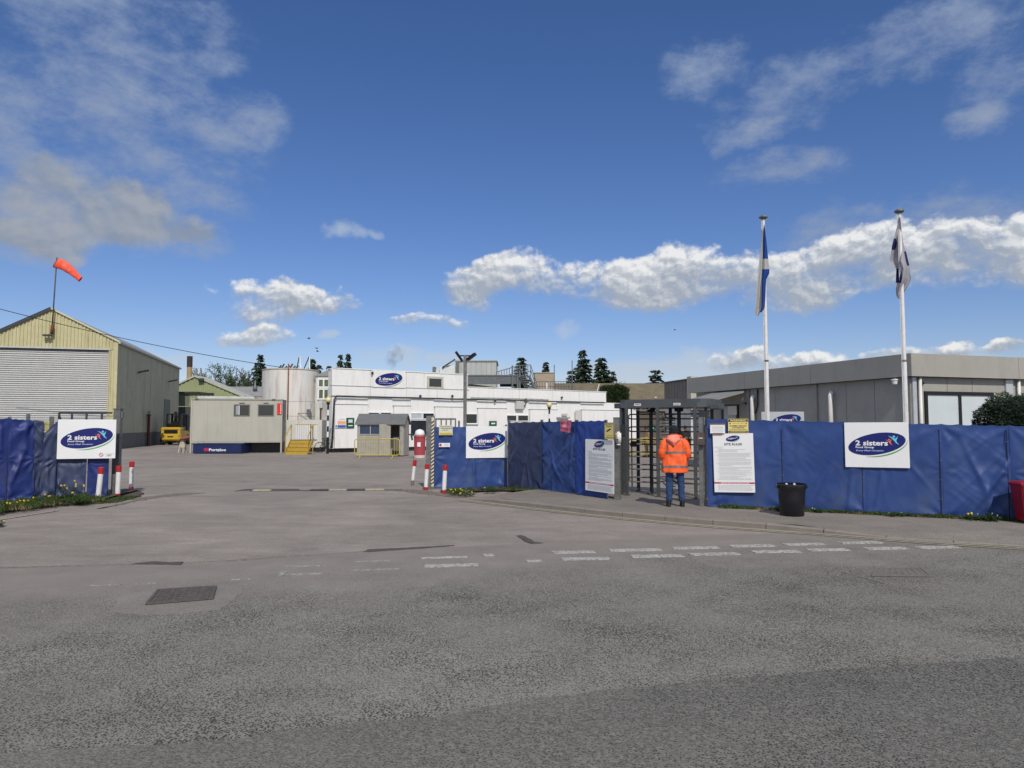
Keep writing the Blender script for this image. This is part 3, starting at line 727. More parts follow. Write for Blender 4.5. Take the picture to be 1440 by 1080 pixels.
def tarp(parent, fr, x0, x1, ytop, ybot, mat, seed, amp=.03, off=-.03, scallop=0.0, nx=None, ties=3, hang=.0, dirs=1.0, label=None, name='tarpaulin'):
    """cloth between pixel columns x0..x1; ytop/ybot = (left,right) pixel rows"""
    u0, zt0 = fr.uv(x0, ytop[0], off); _, zb0 = fr.uv(x0, ybot[0], off)
    u1, zt1 = fr.uv(x1, ytop[1], off); _, zb1 = fr.uv(x1, ybot[1], off)
    W = abs(u1 - u0); H = max(zt0 - zb0, zt1 - zb1); nx = nx or max(12, int(W / .022)); nz = int(H / .022)
    rnd = random.Random(seed)
    tie = []
    for i in range(ties):
        f = i / max(1, ties - 1)
        tie += [(0, f, rnd.uniform(5, 9), rnd.uniform(0, 6), rnd.uniform(.5, 1)*(1 if i in (0, ties-1) else .35)), (1, f, rnd.uniform(5, 9), rnd.uniform(0, 6), rnd.uniform(.5, 1)*(1 if i in (0, ties-1) else .35))]
    ph = rnd.uniform(0, 100); slope = rnd.uniform(-1, 1) * dirs
    g_ = MB(); V = []
    folds = [(rnd.random(), rnd.random(), rnd.uniform(-.7, .7), rnd.uniform(.3, .7), rnd.uniform(.03, .07), rnd.uniform(.4, 1.1)) for _ in range(4)]
    for j in range(nz + 1):
        t = j / nz
        for i in range(nx + 1):
            s = i / nx; u = u0 + (u1 - u0) * s
            zt = zt0 + (zt1 - zt0) * s; zb = zb0 + (zb1 - zb0) * s
            zt -= .018 * sin(pi * ((s * 4) % 1)) * (1 if W > .5 else .3)
            zb += scallop * (abs(2 * s - 1) ** 2.2) + .012 * mnoise.noise(Vector((s * 7, ph, 0)))
            z = zb + (zt - zb) * t
            x = u - u0; zz = z - zb0; d = 0.0
            for (ts, tt, k, p0, wgt) in tie:
                dx = x - ts * (u1 - u0); dz = (t - tt) * H; r = hypot(dx, dz)
                d += wgt * sin(k * atan2(dz, abs(dx) + .02) + p0) * exp(-r * 1.9) * min(1, r * 6) * .8
            q = Vector((x * 1.1 + slope * zz * .8 + ph, zz * .55, ph))
            d += 1.1 * mnoise.noise(q)
            q2 = Vector((x * 3.1 + slope * zz * 2.2 + ph, zz * 1.0 + ph, 2.0)); nn = mnoise.noise(q2)
            d += -.75 * (abs(nn) ** .8) + .25
            q3 = Vector((x * 5 - slope * zz * 4, zz * 4 + ph, 5)); d -= .28 * abs(mnoise.noise(q3))
            for (fx, fz, sl, ln, wd, am) in folds:
                ddx = x - fx * W; ddz = zz - fz * H; a_ = ddx * cos(sl) + ddz * sin(sl); b_ = -ddx * sin(sl) + ddz * cos(sl)
                d += am * exp(-(a_ / wd) ** 2 - (b_ / ln) ** 2)
            edge = min(1, s * 9 + .15) * min(1, (1 - s) * 9 + .15) * min(1, (1 - t) * 7 + .1)
            y = off - amp * d * edge - hang * (1 - t) ** 2 * .2
            V.append((u, y, z))
    F = [(j*(nx+1)+i, j*(nx+1)+i+1, (j+1)*(nx+1)+i+1, (j+1)*(nx+1)+i) for j in range(nz) for i in range(nx)]
    g_.add(V, F)
    o = g_.build(name, mat, parent, smooth=True, fix=False, label=label)
    return u0, u1, zt0, zt1, zb0, zb1

def ties(parent, u, z0, z1, y, n=4):
    for i in range(n):
        t = MB(); z = z0 + (z1 - z0) * (i + .5) / n; t.tube([(u - .03, y - .012, z), (u, y - .02, z + .012), (u + .03, y - .012, z)], .003, 5)
        t.build('cable_tie', m_galv, parent)

def post(parent, fr, px, pyt, zb=-.05, w=.06, d=.06, off=0.03, name='fence_post', mat=None):
    u, zt = fr.uv(px, pyt, off); b = MB(); b.bbox(u - w/2, u + w/2, off - d/2, off + d/2, zb, zt, .004); b.build(name, mat or m_galv, parent); return u, zt

# ---- right hand fence: three straight runs bending with the pavement
F0, F1, F2, F3 = gp(993, 712.5, PZ), gp(1101, 716.5, PZ), gp(1214, 722, PZ), gp(1324, 727, PZ)
F4, F5 = gp(1419, 731, PZ), gp(1545, 737, PZ)
def fence_run(A, B, label):
    fr = Fr(A, B); fr.z0 = 0.0; root = thing('tarpaulin_fence', label, 'fence', (A.x, A.y, 0), fr.ang, 'blue tarpaulin fence runs'); return fr, root
frA, rA = fence_run(F0, F1, 'blue tarpaulin fence run beside the turnstile, carrying the site rules and warning signs')
tarp(rA, frA, 993.5, 1101.3, (588.5, 591), (712, 716.5), m_tarp, 11, amp=.022)
frB, rB = fence_run(F1, F2, 'blue tarpaulin fence run behind the black bin, left half of the company sign above')
tarp(rB, frB, 1100.6, 1214.4, (591, 593.5), (716.5, 722), m_tarp, 25, amp=.026)
frC, rC = fence_run(F2, F3, 'blue tarpaulin fence run right of the seam under the big company sign')
tarp(rC, frC, 1213.6, 1324.2, (593.5, 596), (722, 727), m_tarp, 31, amp=.024)
frD, rD = fence_run(F3, F4, 'creased blue tarpaulin fence run left of the red wheelie bin')
tarp(rD, frD, 1323.4, 1419.6, (596, 598), (727, 731), m_tarp, 43, amp=.036, dirs=1.6)
frE, rE = fence_run(F4, F5, 'blue tarpaulin fence run at the right edge behind the red wheelie bin')
tarp(rE, frE, 1418.8, 1545, (598, 600), (731, 737), m_tarp, 52, amp=.026)
for fr, r in ((frA, rA), (frB, rB), (frC, rC), (frD, rD), (frE, rE)):
    L_ = fr.L
    b = MB(); b.bbox(L_ - .03, L_ + .03, .01, .07, 0, 1.72, .004); b.build('fence_post', m_galv, r)
    for z in (.35, 1.0, 1.6):
        MB().bbox(.0, L_ - .03, .02, .05, z, z + .04, .004).build('fence_rail', m_galv, r)
    ties(r, L_, .25, 1.65, -.03, 4)
    cd_ = MB(); cd_.tube([(L_, -.036, .05), (L_ + .004, -.04, .9), (L_, -.036, 1.7)], .006, 5); cd_.build('seam_cord', m_black, r)

# ---- panel between gate and turnstile
zv = .03
G0, G1 = gp(714, 685, zv), gp(853, 702, .08)
frP = Fr(G0, G1); rP = thing('tarpaulin_fence', 'patchwork blue and faded navy tarpaulin fence between the gate leaf and the turnstile', 'fence', (G0.x, G0.y, 0), frP.ang, 'blue tarpaulin fence runs')
def yb(x): return 685 + (699.5 - 685) * (x - 714) / 139
def yt(x): return 593 + (589 - 593) * (x - 714) / 139
tarp(rP, frP, 715, 762, (592.5, 590.8), (yb(715), yb(762)), m_tarp_g, 61, amp=.05, off=-.06, label='faded navy tarpaulin', dirs=1.3)
tarp(rP, frP, 760, 813, (591, 590), (yb(760), yb(813)), m_tarp, 72, amp=.06, off=-.035, dirs=1.6)
tarp(rP, frP, 810, 853, (590, 589), (yb(810), yb(853)), m_tarp_b, 83, amp=.03, off=-.05, label='bright blue tarpaulin')
for px in (716, 762, 811, 852): post(rP, frP, px, 588.5)
for z in (.35, 1.1, 1.7): MB().bbox(.05, frP.L - .05, .02, .05, z, z + .04, .004).build('fence_rail', m_galv, rP)

# ---- open gate leaf behind the company sign
H0, H1 = gp(610, 687, 0), gp(713, 684.5, 0)
frG = Fr(H0, H1); rG = thing('gate_leaf', 'galvanised gate leaf wrapped in blue tarpaulin beside the striped post', 'gate', (H0.x, H0.y, 0), frG.ang)
tarp(rG, frG, 610, 712, (600.2, 598.5), (686.5, 684.5), m_tarp, 91, amp=.05, off=-.05, dirs=1.8)
g = MB()
uA, zA = frG.uv(612, 588, .03); uB, zB = frG.uv(641, 590.5, .03); uC, _ = frG.uv(646, 592, .03); uD, zD = frG.uv(712, 597.5, .03)
MB().bbox(uA, uB, .01, .06, zA - .05, zA, .004).build('gate_top_bar', m_galv, rG)
for px in (613, 620.5, 627.5, 634, 640.5): post(rG, frG, px, 589.5, zb=.1, w=.035, d=.035, name='gate_bar')
post(rG, frG, 645.5, 591.5, zb=0, w=.05, d=.05, name='gate_stile'); post(rG, frG, 712, 597, zb=0, w=.06, d=.06, name='gate_stile')
for z in (.15, .95, 1.68): MB().bbox(uA, uD, .015, .055, z, z + .05, .004).build('gate_rail', m_galv, rG)
# striped post
sp = gp(606, 688, 0); uP = thing('gate_post', 'square galvanised gate post with a black and cream striped tape on one face', 'post', (sp.x, sp.y, 0), 0)
hz = at(606, 584.6, sp.y).z
MB().bbox(-.14, .0, -.06, .08, 0, hz, .006).build('post_tube', m_galv, uP)
MB().bbox(.001, .085, -.035, .06, 0, hz, .006).build('post_tube', m_galv, uP)
nst = 18; cream = M('cream_tape', (.62, .58, .44), rough=.5, var=.12, scale=9, dirt=(.3, .27, .2), dirtamt=.6)
tp = MB(); tp.box(.006, .08, -.0385, -.0355, .08, hz - .05); tp.build('striped_tape', cream, uP)
for i in range(nst):
    z = .12 + (hz - .25) * i / nst; h = (hz - .25) / nst
    st = MB(); st.add([(.006, -.0405, z), (.08, -.0405, z + h * .62), (.08, -.0405, z + h * 1.05), (.006, -.0405, z + h * .43)], [(0, 1, 2, 3)]); st.build('tape_stripe', m_print, uP, fix=False)

# ---- left fence
Lf = [gp(-300, 729, .05), gp(-95, 712, .05), gp(18, 703, .05), gp(84, 699.5, .05), gp(155, 697.5, .05)]
frL1 = Fr(Lf[0], Lf[1]); r1 = thing('tarpaulin_fence', 'blue tarpaulin fence run at the left edge of the street', 'fence', frL1.at(0), frL1.ang, 'blue tarpaulin fence runs')
tarp(r1, frL1, -298, -96, (580, 582), (729, 712), m_tarp_d, 101, amp=.05)
frL = Fr(Lf[1], Lf[3]); rL = thing('tarpaulin_fence', 'sagging deep blue tarpaulin fence at the far left with weeds at its foot', 'fence', frL.at(0), frL.ang, 'blue tarpaulin fence runs')
def lb(x): return 712 + (699.5 - 712) * (x + 95) / 179
tarp(rL, frL, -95, 13.2, (582, 585), (lb(-95), lb(13)), m_tarp_d, 103, amp=.055, scallop=.10)
tarp(rL, frL, 13.0, 50, (585, 588), (lb(14) + 1, lb(50) - 3), m_tarp_d, 117, amp=.055, scallop=.12, hang=.4)
tarp(rL, frL, 48, 62, (588, 589), (lb(48) - 4, lb(62) - 4), m_tarp_g, 121, amp=.05, off=-.05, label='faded navy tarpaulin')
tarp(rL, frL, 61, 82, (608, 588), (lb(61) - 3, lb(82) - 2), m_tarp_g, 127, amp=.05, off=-.065, label='faded navy tarpaulin')
post(rL, frL, 14, 583); post(rL, frL, 40, 579.5, w=.07); post(rL, frL, 73, 583, w=.09); post(rL, frL, -60, 581)
for z in (.4, 1.1, 1.75): MB().bbox(.0, frL.L, .02, .05, z, z + .04, .004).build('fence_rail', m_galv, rL)
u0, u1, z0, z1 = frL.rect(61.5, 589, 69.5, 609, -.01)
m_tape = M('yellow_webbing', (.45, .42, .16), rough=.6, var=.3, scale=14)
for k in range(4):
    zz = z0 + (z1 - z0) * k / 4; MB().bbox(u0, u1, -.012, -.002, zz + .004, zz + (z1 - z0) / 4 - .004, .002).build('webbing_strip', m_tape, rL)
ties(rL, frL.uv(14, 640)[0], .4, 1.7, -.04, 5)
frM = Fr(Lf[3], Lf[4]); rM = thing('gate_leaf', 'folded back steel gate leaf draped in tarpaulin under the left company sign', 'gate', frM.at(0), frM.ang)
tarp(rM, frM, 83, 124, (600, 600), (698.5, 695), m_tarp_g, 131, amp=.06, hang=.5, label='faded grey tarpaulin')
tarp(rM, frM, 125, 155, (600, 600), (696.5, 697), m_tarp_d, 137, amp=.025, off=-.02)
uA, zA = frM.uv(83, 576, .03); uB, zB = frM.uv(158, 576.5, .03)
MB().bbox(uA, uB, .005, .055, zA - .045, zA, .004).build('gate_top_bar', m_steel_dark, rM)
for px in (83.5, 101.5, 122, 143.5): post(rM, frM, px, 577.5, zb=.1, w=.045, d=.04, name='gate_bar', mat=m_steel_dark)
MB().bar((frM.uv(83.5, 588, .03)[0], .03, frM.uv(83.5, 588, .03)[1]+.1), (frM.uv(88, 596, .03)[0], .03, frM.uv(88, 596, .03)[1]), .04).build('gate_brace', m_steel_dark, rM)
zz0, zz1 = frM.uv(120, 600, .04)[1], frM.uv(120, 585, .04)[1]
me_ = MB()
for k in range(7): me_.bar((uA, .045, zz0 - .3 + k * .09), (uB - .15, .045, zz0 - .3 + k * .09), .006)
for k in range(26): me_.bar((uA + (uB - .15 - uA) * k / 25, .04, zz0 - .4), (uA + (uB - .15 - uA) * k / 25, .04, zz1), .006)
me_.build('gate_mesh', m_galv, rM)
pl = gp(162.5, 698.5, 0); lp = thing('gate_post', 'tall square grey gate post right of the left company sign', 'post', (pl.x, pl.y, 0), 0)
hz2 = at(162, 575.5, pl.y).z
MB().bbox(-.085, .085, -.07, .07, 0, hz2, .008).build('post_tube', m_galv, lp)
MB().bbox(-.10, .10, -.085, .085, hz2, hz2 + .02, .006).build('post_cap', m_galv, lp)
MB().bbox(.086, .13, -.03, .03, hz2 - .22, hz2 - .06, .005).build('hinge', m_galv, lp)

# ------------------------------------------------------------------ bollards
def bollard(bx, by, tx, ty, w, label, base='red', capf=.2, lean_y=0.0):
    p = gp(bx, by, .0); q = at(tx, ty, p.y + lean_y); h = q.z
    t = thing('bollard', label, 'bollard', (p.x, p.y, 0), 0, 'red and white bollards at the gateway'); r = w / 2
    ax = Vector((q.x - p.x, lean_y, h)); L_ = ax.length; ax.normalize()
    def seg(name, a, b, rad, mat, bev=.01):
        m_ = MB(); m_.lathe([(rad - bev, 0), (rad, bev), (rad, (b - a) * L_ - bev), (rad - bev, (b - a) * L_)], n=20)
        o = m_.build(name, mat, t, smooth=True, angle=40); o.location = ax * a * L_; o.rotation_euler = ax.to_track_quat('Z', 'Y').to_euler(); return o
    if base == 'red': seg('base_sleeve', 0, .13, r * 1.05, m_redpost)
    else: seg('base_sleeve', 0, .19, r * .95, M('dirty_pipe', (.17, .16, .15), rough=.8, var=.25, scale=12))
    seg('shaft', .12 if base == 'red' else .19, 1 - capf * .9, r, m_whitepost)
    seg('cap', 1 - capf, 1, r * 1.12, m_redpost)
bollard(137.5, 704.5, 142.5, 657, .118, 'leaning red and white bollard in front of the left company sign, nearest of its three')
bollard(165.2, 699.8, 167.2, 655, .115, 'red and white bollard in front of the tall left gate post')
bollard(184.3, 689.8, 185.5, 649, .118, 'red and white bollard standing alone in the gateway, farthest right of the left three')
bollard(579.8, 682.5, 583.6, 646.7, .10, 'leaning bollard with a scuffed grey foot, farthest left of the right three', base='grey', capf=.25)
bollard(598.6, 689.6, 600.8, 652.5, .112, 'red and white bollard just left of the striped gate post')
bollard(624.2, 694.3, 626.2, 653.8, .112, 'red and white bollard in front of the blue tarpaulin, beside the yellow flowers')

# ------------------------------------------------------------------ signs
def company_sign(fr, x0, y0, x1, y1, label, off, th=.02, tilt=0.0):
    root, w, h, f = board('company_sign', label, 'sign', fr, x0, y0, x1, y1, off, th, tilt=tilt, group='white company sign boards')
    logo(root, w * .003, h * .025, w * .895, f - .001)
    return root, w, h, f
s1, w1, h1, f1 = company_sign(Fr(frB.A, frC.at(frC.L)), 1188, 594, 1278.5, 657.5, 'large white company sign board on the right hand blue fence, near a flagpole', -.085, tilt=-.004)
s2, w2, h2, f2 = company_sign(frG, 655.3, 599.3, 713.2, 644, 'white company sign board on the tarpaulin gate leaf right of the striped post', -.10)
s3, w3, h3, f3 = company_sign(frM, 81, 590, 163, 645, 'thick white company sign board at the left entrance, in front of the folded gate', -.13, th=.05)
nl = MB(); cx, cz, r = w3 * .255, -h3 * .405, h3 * .05
ring = [(cx + r*cos(2*pi*i/20), cz + r*sin(2*pi*i/20)) for i in range(20)]; ring2 = [(cx + r*.72*cos(2*pi*i/20), cz + r*.72*sin(2*pi*i/20)) for i in range(20)]
for i in range(20): j = (i+1) % 20; nl.quad((ring[i][0], f3-.002, ring[i][1]), (ring[j][0], f3-.002, ring[j][1]), (ring2[j][0], f3-.002, ring2[j][1]), (ring2[i][0], f3-.002, ring2[i][1]))
nl.quad((cx-r*.6, f3-.002, cz+r*.45), (cx-r*.45, f3-.002, cz+r*.6), (cx+r*.6, f3-.002, cz-r*.45), (cx+r*.45, f3-.002, cz-r*.6))
nl.build('prohibition_symbol', m_redprint, s3, fix=False)
tx = MB(); text(tx, 'NO SMOKING', w3*.31, w3*.47, cz+.01, cz+.026, f3-.002); tx.box(w3*.36, w3*.43, f3-.003, f3-.001, cz-.012, cz-.004); tx.box(w3*.34, w3*.44, f3-.003, f3-.001, cz-.032, cz-.026); tx.build('notice_lettering', m_print, s3, fix=False)

def rules_sign(fr, x0, y0, x1, y1, label, off, tilt):
    root, w, h, f = board('site_rules_sign', label, 'notice board', fr, x0, y0, x1, y1, off, .01, tilt=tilt, group='site rules boards')
    logo(root, -w * .0, h * .415, w * .34, f - .001, small=True)
    t = MB(); text(t, 'SITE RULES', -w*.22, w*.22, h*.298, h*.334, f - .002, bold=.025); t.build('heading', m_print, root, fix=False)
    rnd = random.Random(3); ln = MB(); z = h * .265; k = 0
    while z > -h * .30:
        x = -w*.44 if k in (0, 4) else -w*(.36 if k % 7 else .40); end = w * rnd.choice((.44, .44, .40, .1, -.05, .42, .3)) if k > 1 else -w*.25
        ln.box(x - w*.03, x - w*.022, f - .0025, f - .001, z, z + .006)
        while x < end:
            L_ = rnd.uniform(.018, .06); ln.box(x, min(end, x + L_), f - .0025, f - .001, z, z + .0065); x += L_ + .010
        z -= h * .0175 if k % 4 else h * .026; k += 1
    z = -h * .385
    for q in range(5):
        x = -w*.4
        while x < w*.4:
            L_ = rnd.uniform(.02, .06); ln.box(x, x + L_, f - .0025, f - .001, z, z + .006); x += L_ + .01
        z -= h*.019
    ln.build('small_print_lines', m_greyprint, root, kind='stuff')
    b = MB(); b.box(-w*.497, w*.497, f - .003, f - .001, -h*.352, -h*.327); b.build('red_band', m_redprint, root)
    bt = MB(); x = -w*.33
    while x < w*.33:
        L_ = rnd.uniform(.03, .07); bt.box(x, x + L_, f - .0045, f - .003, -h*.345, -h*.334); x += L_ + .012
    bt.build('band_lettering', m_trim, root)
rules_sign(frA, 1003.5, 609.5, 1060.5, 692.5, 'white site rules board on the blue fence right of the turnstile, below the warning sign', -.08, -.018)
rules_sign(frP, 823.3, 618.2, 863.5, 692, 'white site rules board on the fence left of the turnstile, below the camera notice', -.12, .01)

m_sgnyel = M('yellow_sign_plate', (.78, .64, .22), rough=.5, var=.06)
ws, w, h, f = board('warning_sign', 'yellow sign with black WARNING heading above the right site rules board', 'sign', frA, 1023.8, 589, 1052.3, 609.3, -.085, .008, m_sgnyel)
b = MB(); b.box(-w*.48, w*.48, f-.002, f-.0005, h*.29, h*.47); b.box(-w*.48, w*.48, f-.002, f-.0005, -h*.46, -h*.34); b.build('black_panel', m_print, ws)
t = MB(); text(t, 'WARNING', -w*.40, w*.40, h*.315, h*.445, f-.003, bold=.03); t.build('heading', m_sgnyel, ws, fix=False)
t = MB(); text(t, 'Images are being recorded', -w*.27, w*.27, h*.17, h*.21, f-.002)
text(t, 'CLOSED CIRCUIT', -w*.43, w*.43, -h*.03, h*.06, f-.002, bold=.03); text(t, 'TV IN OPERATION', -w*.30, w*.30, -h*.15, -h*.07, f-.002, bold=.03)
for k in range(2): t.box(-w*.43, w*.43, f-.002, f-.0005, -h*.23 - k*h*.05, -h*.215 - k*h*.05)
for sx in (-1, 1): t.add([(sx*w*.43, f-.002, h*.22), (sx*w*.34, f-.002, h*.17), (sx*w*.36, f-.002, h*.13), (sx*w*.44, f-.002, h*.17)], [(0,1,2,3)])
t.build('lettering', m_print, ws, fix=False)
t = MB(); t.box(-w*.4, w*.4, f-.004, f-.002, -h*.415, -h*.385); t.build('footer_line', m_sgnyel, ws)
nb, w, h, f = board('paper_notice', 'small white paper notice taped up left of the yellow warning sign', 'notice', frA, 998.6, 596.2, 1019.5, 609.5, -.11, .004)
b = MB(); m_browntape = M('brown_tape', (.22, .10, .05), rough=.4, var=.2)
b.box(-w*.56, w*.56, f-.003, f-.001, h*.42, h*.56); b.build('tape_strip', m_browntape, nb); b = MB(); b.box(-w*.3, w*.36, f-.003, f-.001, -h*.58, -h*.45); b.build('tape_strip', m_browntape, nb)
t = MB()
for k in range(3): t.box(-w*.38, w*.38, f-.002, f-.0005, h*(.15 - k*.2), h*(.19 - k*.2))
t.build('print_line', m_greyprint, nb)
cs, w, h, f = board('camera_notice', 'yellow CCTV notice with a black camera picture beside the hand sanitiser', 'sign', frP, 850, 594.2, 863.4, 618, -.16, .008, m_sgnyel)
t = MB(); text(t, 'SECURITY', -w*.38, w*.38, h*.34, h*.40, f-.002, bold=.02); text(t, 'WARNING', -w*.32, w*.32, h*.24, h*.29, f-.002, bold=.02)
t.add([(-w*.30, f-.002, 0), (-w*.18, f-.002, -h*.06), (w*.22, f-.002, h*.10), (w*.12, f-.002, h*.16)], [(0,1,2,3)])
text(t, 'CCTV IN', -w*.3, w*.3, -h*.28, -h*.24, f-.002, bold=.02); text(t, 'OPERATION', -w*.4, w*.4, -h*.40, -h*.35, f-.002, bold=.02)
t.build('lettering', m_print, cs, fix=False)
b = MB(); bw = .018
for (x0, x1, z0, z1) in ((-w/2, w/2, h/2-bw, h/2), (-w/2, w/2, -h/2, -h/2+bw), (-w/2, -w/2+bw, -h/2+bw, h/2-bw), (w/2-bw, w/2, -h/2+bw, h/2-bw)): b.box(x0, x1, f-.0025, f-.0005, z0, z1)
b.build('border', M('olive_border', (.2, .17, .07), rough=.6), cs)
gs, w, h, f = board('gate_notice', 'pale yellow notice hanging at the top of the tarpaulin gate leaf', 'notice', frG, 617.3, 598, 636.5, 612, -.13, .006, M('pale_notice', (.60, .60, .46), rough=.6, var=.08))
b = MB(); b.box(-w*.45, w*.45, f-.002, f-.0005, -h*.48, -h*.26); b.build('yellow_strip', M('mustard_print', (.5, .40, .03), rough=.6), gs)
t = MB()
for k, (a, c) in enumerate(((.40, .40), (.34, .36), (.26, .12))):
    x = -w*a
    while x < w*c: L_ = .03 + .012*(k % 2); t.box(x, x+L_, f-.002, f-.0005, h*(.32-.17*k), h*(.38-.17*k)); x += L_+.012
t.build('print_line', m_print, gs)
gs, w, h, f = board('gate_notice', 'small narrow white notice with a round symbol on the blue gate leaf', 'notice', frG, 617.2, 623, 632.7, 628.6, -.13, .004)
t = MB(); t.poly([(-w*.36 + h*.33*cos(2*pi*i/14), f-.002, h*.33*sin(2*pi*i/14)) for i in range(14)]); t.build('round_symbol', m_redprint, gs, fix=False)
t = MB()
for k in range(3): t.box(-w*.02, w*.38, f-.002, f-.0005, h*(.2-.2*k), h*(.26-.2*k))
t.build('print_line', m_greyprint, gs)
# pink bag caught on the fence top
b = MB(); u0, u1, z0, z1 = frP.rect(787, 589.5, 803.5, 606, -.17); nn_ = 12; V = []
for j in range(nn_+1):
    for i in range(nn_+1):
        s, t_ = i/nn_, j/nn_; u = u0 + (u1-u0)*(s*(1 - .16*t_) + .1*(1-t_)*0) + .03*t_*0; z = z1 - (z1-z0)*t_ + .02*sin(s*5)*t_
        V.append((u - u0, .03*mnoise.noise(Vector((s*4, t_*4, 1)))-.02*sin(s*9), z))
b.add(V, [(j*(nn_+1)+i, j*(nn_+1)+i+1, (j+1)*(nn_+1)+i+1, (j+1)*(nn_+1)+i) for j in range(nn_) for i in range(nn_)])
o = b.build('pink_bag', M('pink_plastic', (.55, .10, .17), rough=.35, var=.45, scale=16, dirt=(.62, .45, .5), dirtamt=.9, dscale=7), None, smooth=True, fix=False)
o.location = frP.at(u0, -.15, 0); o.rotation_euler = (0, 0, frP.ang); tag(o, 'pink printed plastic sheet caught on top of the patchwork fence', 'plastic sheet')

# turnstile side posts
pl = gp(868.3, 702, PZ); lp = thing('fence_post', 'wide galvanised post left of the turnstile carrying the hand sanitiser', 'post', (pl.x, pl.y, PZ), radians(-20))
hh = at(868, 587.8, pl.y).z - PZ
MB().bbox(-.07, .07, -.07, .07, 0, hh, .008).build('post_tube', m_galv, lp); MB().bbox(-.078, .078, -.078, .078, hh, hh + .015, .005).build('post_cap', m_galv, lp)
ds = thing('hand_sanitiser', 'white hand sanitiser dispenser on the post left of the turnstile', 'dispenser', (pl.x + .015, pl.y - .13, PZ), radians(-12))
a = at(869.5, 627, pl.y - .13).z - PZ; c = at(869.5, 607, pl.y - .13).z - PZ
MB().bbox(-.062, .062, -.05, .05, a + .04, c, .03).build('dispenser_body', m_whitepost, ds, smooth=True)
MB().bbox(-.045, .045, -.04, .045, a, a + .06, .02).build('dispenser_nozzle', m_whitepost, ds, smooth=True)
t = MB(); t.poly([(-.018 + .018*cos(2*pi*i/10), -.052, a + .14 + .022*sin(2*pi*i/10)) for i in range(10)]); t.box(-.045, .015, -.053, -.051, a + .085, a + .092); t.build('printed_mark', m_print, ds, fix=False)
pr = gp(987.5, 711.5, PZ); rp = thing('fence_post', 'galvanised post right of the turnstile with a brown reader box', 'post', (pr.x, pr.y, PZ), radians(-20))
hh = at(987, 586.5, pr.y).z - PZ
MB().bbox(-.05, .04, -.05, .05, 0, hh, .006).build('post_tube', m_galv, rp)
MB().bbox(.055, .085, -.03, .03, 0, hh, .005).build('post_strip', m_galv, rp)
rb = thing('card_reader', 'brown box card reader fixed on the post right of the turnstile', 'card reader', (pr.x - .03, pr.y - .10, PZ), radians(-20))
a = at(986, 626, pr.y).z - PZ; c = at(986, 608, pr.y).z - PZ
MB().bbox(-.095, .075, -.05, .05, a, c, .012).build('reader_box', M('brown_casing', (.085, .065, .055), rough=.5, var=.2), rb)
t = MB(); t.box(-.045, .04, -.0525, -.0505, (a+c)/2 + .01, (a+c)/2 + .024); t.build('label_strip', m_trim, rb)
# ------------------------------------------------------------------ turnstile
TA, TB = gp(882, 696.5, PZ), gp(978, 701.5, PZ)
frT = Fr(TA, TB); frT.z0 = PZ
TT = thing('turnstile', 'full height grey double turnstile with a flat chamfered canopy', 'turnstile', (TA.x, TA.y, PZ), frT.ang)
TH = 2.10
uL = frT.uv(881.5, 650)[0]; uM = frT.uv(925.5, 650)[0]; uR = frT.uv(978, 650)[0]
def tpost(u, y, w=.07, d=.07, z0=0, z1=TH, name='upright', mat=m_turn):
    MB().bbox(u - w/2, u + w/2, y - d/2, y + d/2, z0, z1, .008).build(name, mat, TT)
    if name == 'upright':
        MB().bbox(u - w*.9, u + w*.9, y - d*.9, y + d*.9, 0, .015, .004).build('foot_plate', mat, TT)
tpost(uL, 0); tpost(uM, 0, .07); tpost(uR, 0, .07)
D = 1.35
bu = [frT.uv(897.5, 640, D*.8)[0], frT.uv(877, 640, .5)[0], frT.uv(874, 640, .12)[0]]
tpost(bu[0], D*.8, .075, .06, mat=m_steel_dark); tpost(bu[1], .5, .06); tpost(bu[2], .10, .05)
r1u = frT.uv(916, 640, .62)[0]; r2u = frT.uv(955.5, 640, .62)[0]; r3u = frT.uv(943.5, 640, 1.1)[0]
tpost(r3u, 1.1, .07, .07, mat=m_steel_dark); tpost(uR + .05, D, .07, mat=m_turn); tpost(uR + .16, .35, .05)
zc = [TH - .13 - k * .155 for k in range(13)]
def rotor(u, y, a0, arms, name, R=.56):
    o = bpy.data.objects.new('rotor', None); COL.objects.link(o); o.parent = TT; o.location = (u, y, 0)
    m_ = MB(); m_.lathe([(.045, .04), (.045, TH)], n=16); m_.build('rotor_column', m_steel_dark, o, smooth=True, angle=40)
    m_ = MB(); m_.lathe([(.09, TH - .09), (.11, TH - .05), (.11, TH)], n=16); m_.build('rotor_bearing', m_black, o, smooth=True, angle=40)
    m_ = MB(); m_.lathe([(.11, 0), (.11, .03), (.07, .06)], n=16); m_.build('rotor_foot', m_turn, o, smooth=True, angle=40)
    for ai in range(3):
        an = radians(a0 + 120 * ai)
        if ai not in arms: continue
        dx, dy = cos(an), sin(an)
        for k in range(0, 12, 2):
            z1, z2 = zc[k] - .02, zc[k+1] + .02
            pts = [(.04*dx, .04*dy, z1), ((R-.07)*dx, (R-.07)*dy, z1)]
            for q in range(1, 6):
                th = pi * q / 6; c_ = (z1 + z2)/2; rr = (z1 - z2)/2
                pts.append(((R - .07 + .07*sin(th))*dx, (R - .07 + .07*sin(th))*dy, c_ + rr*cos(th)))
            pts += [((R-.07)*dx, (R-.07)*dy, z2), (.04*dx, .04*dy, z2)]
            m_ = MB(); m_.tube(pts, .0165, 8); m_.build('rotor_arm', m_turn, o, smooth=True)
    return o
rotor(r1u, .62, 188, (0, 1, 2), 'a'); rotor(r2u, .62, 5, (0, 1, 2), 'b')
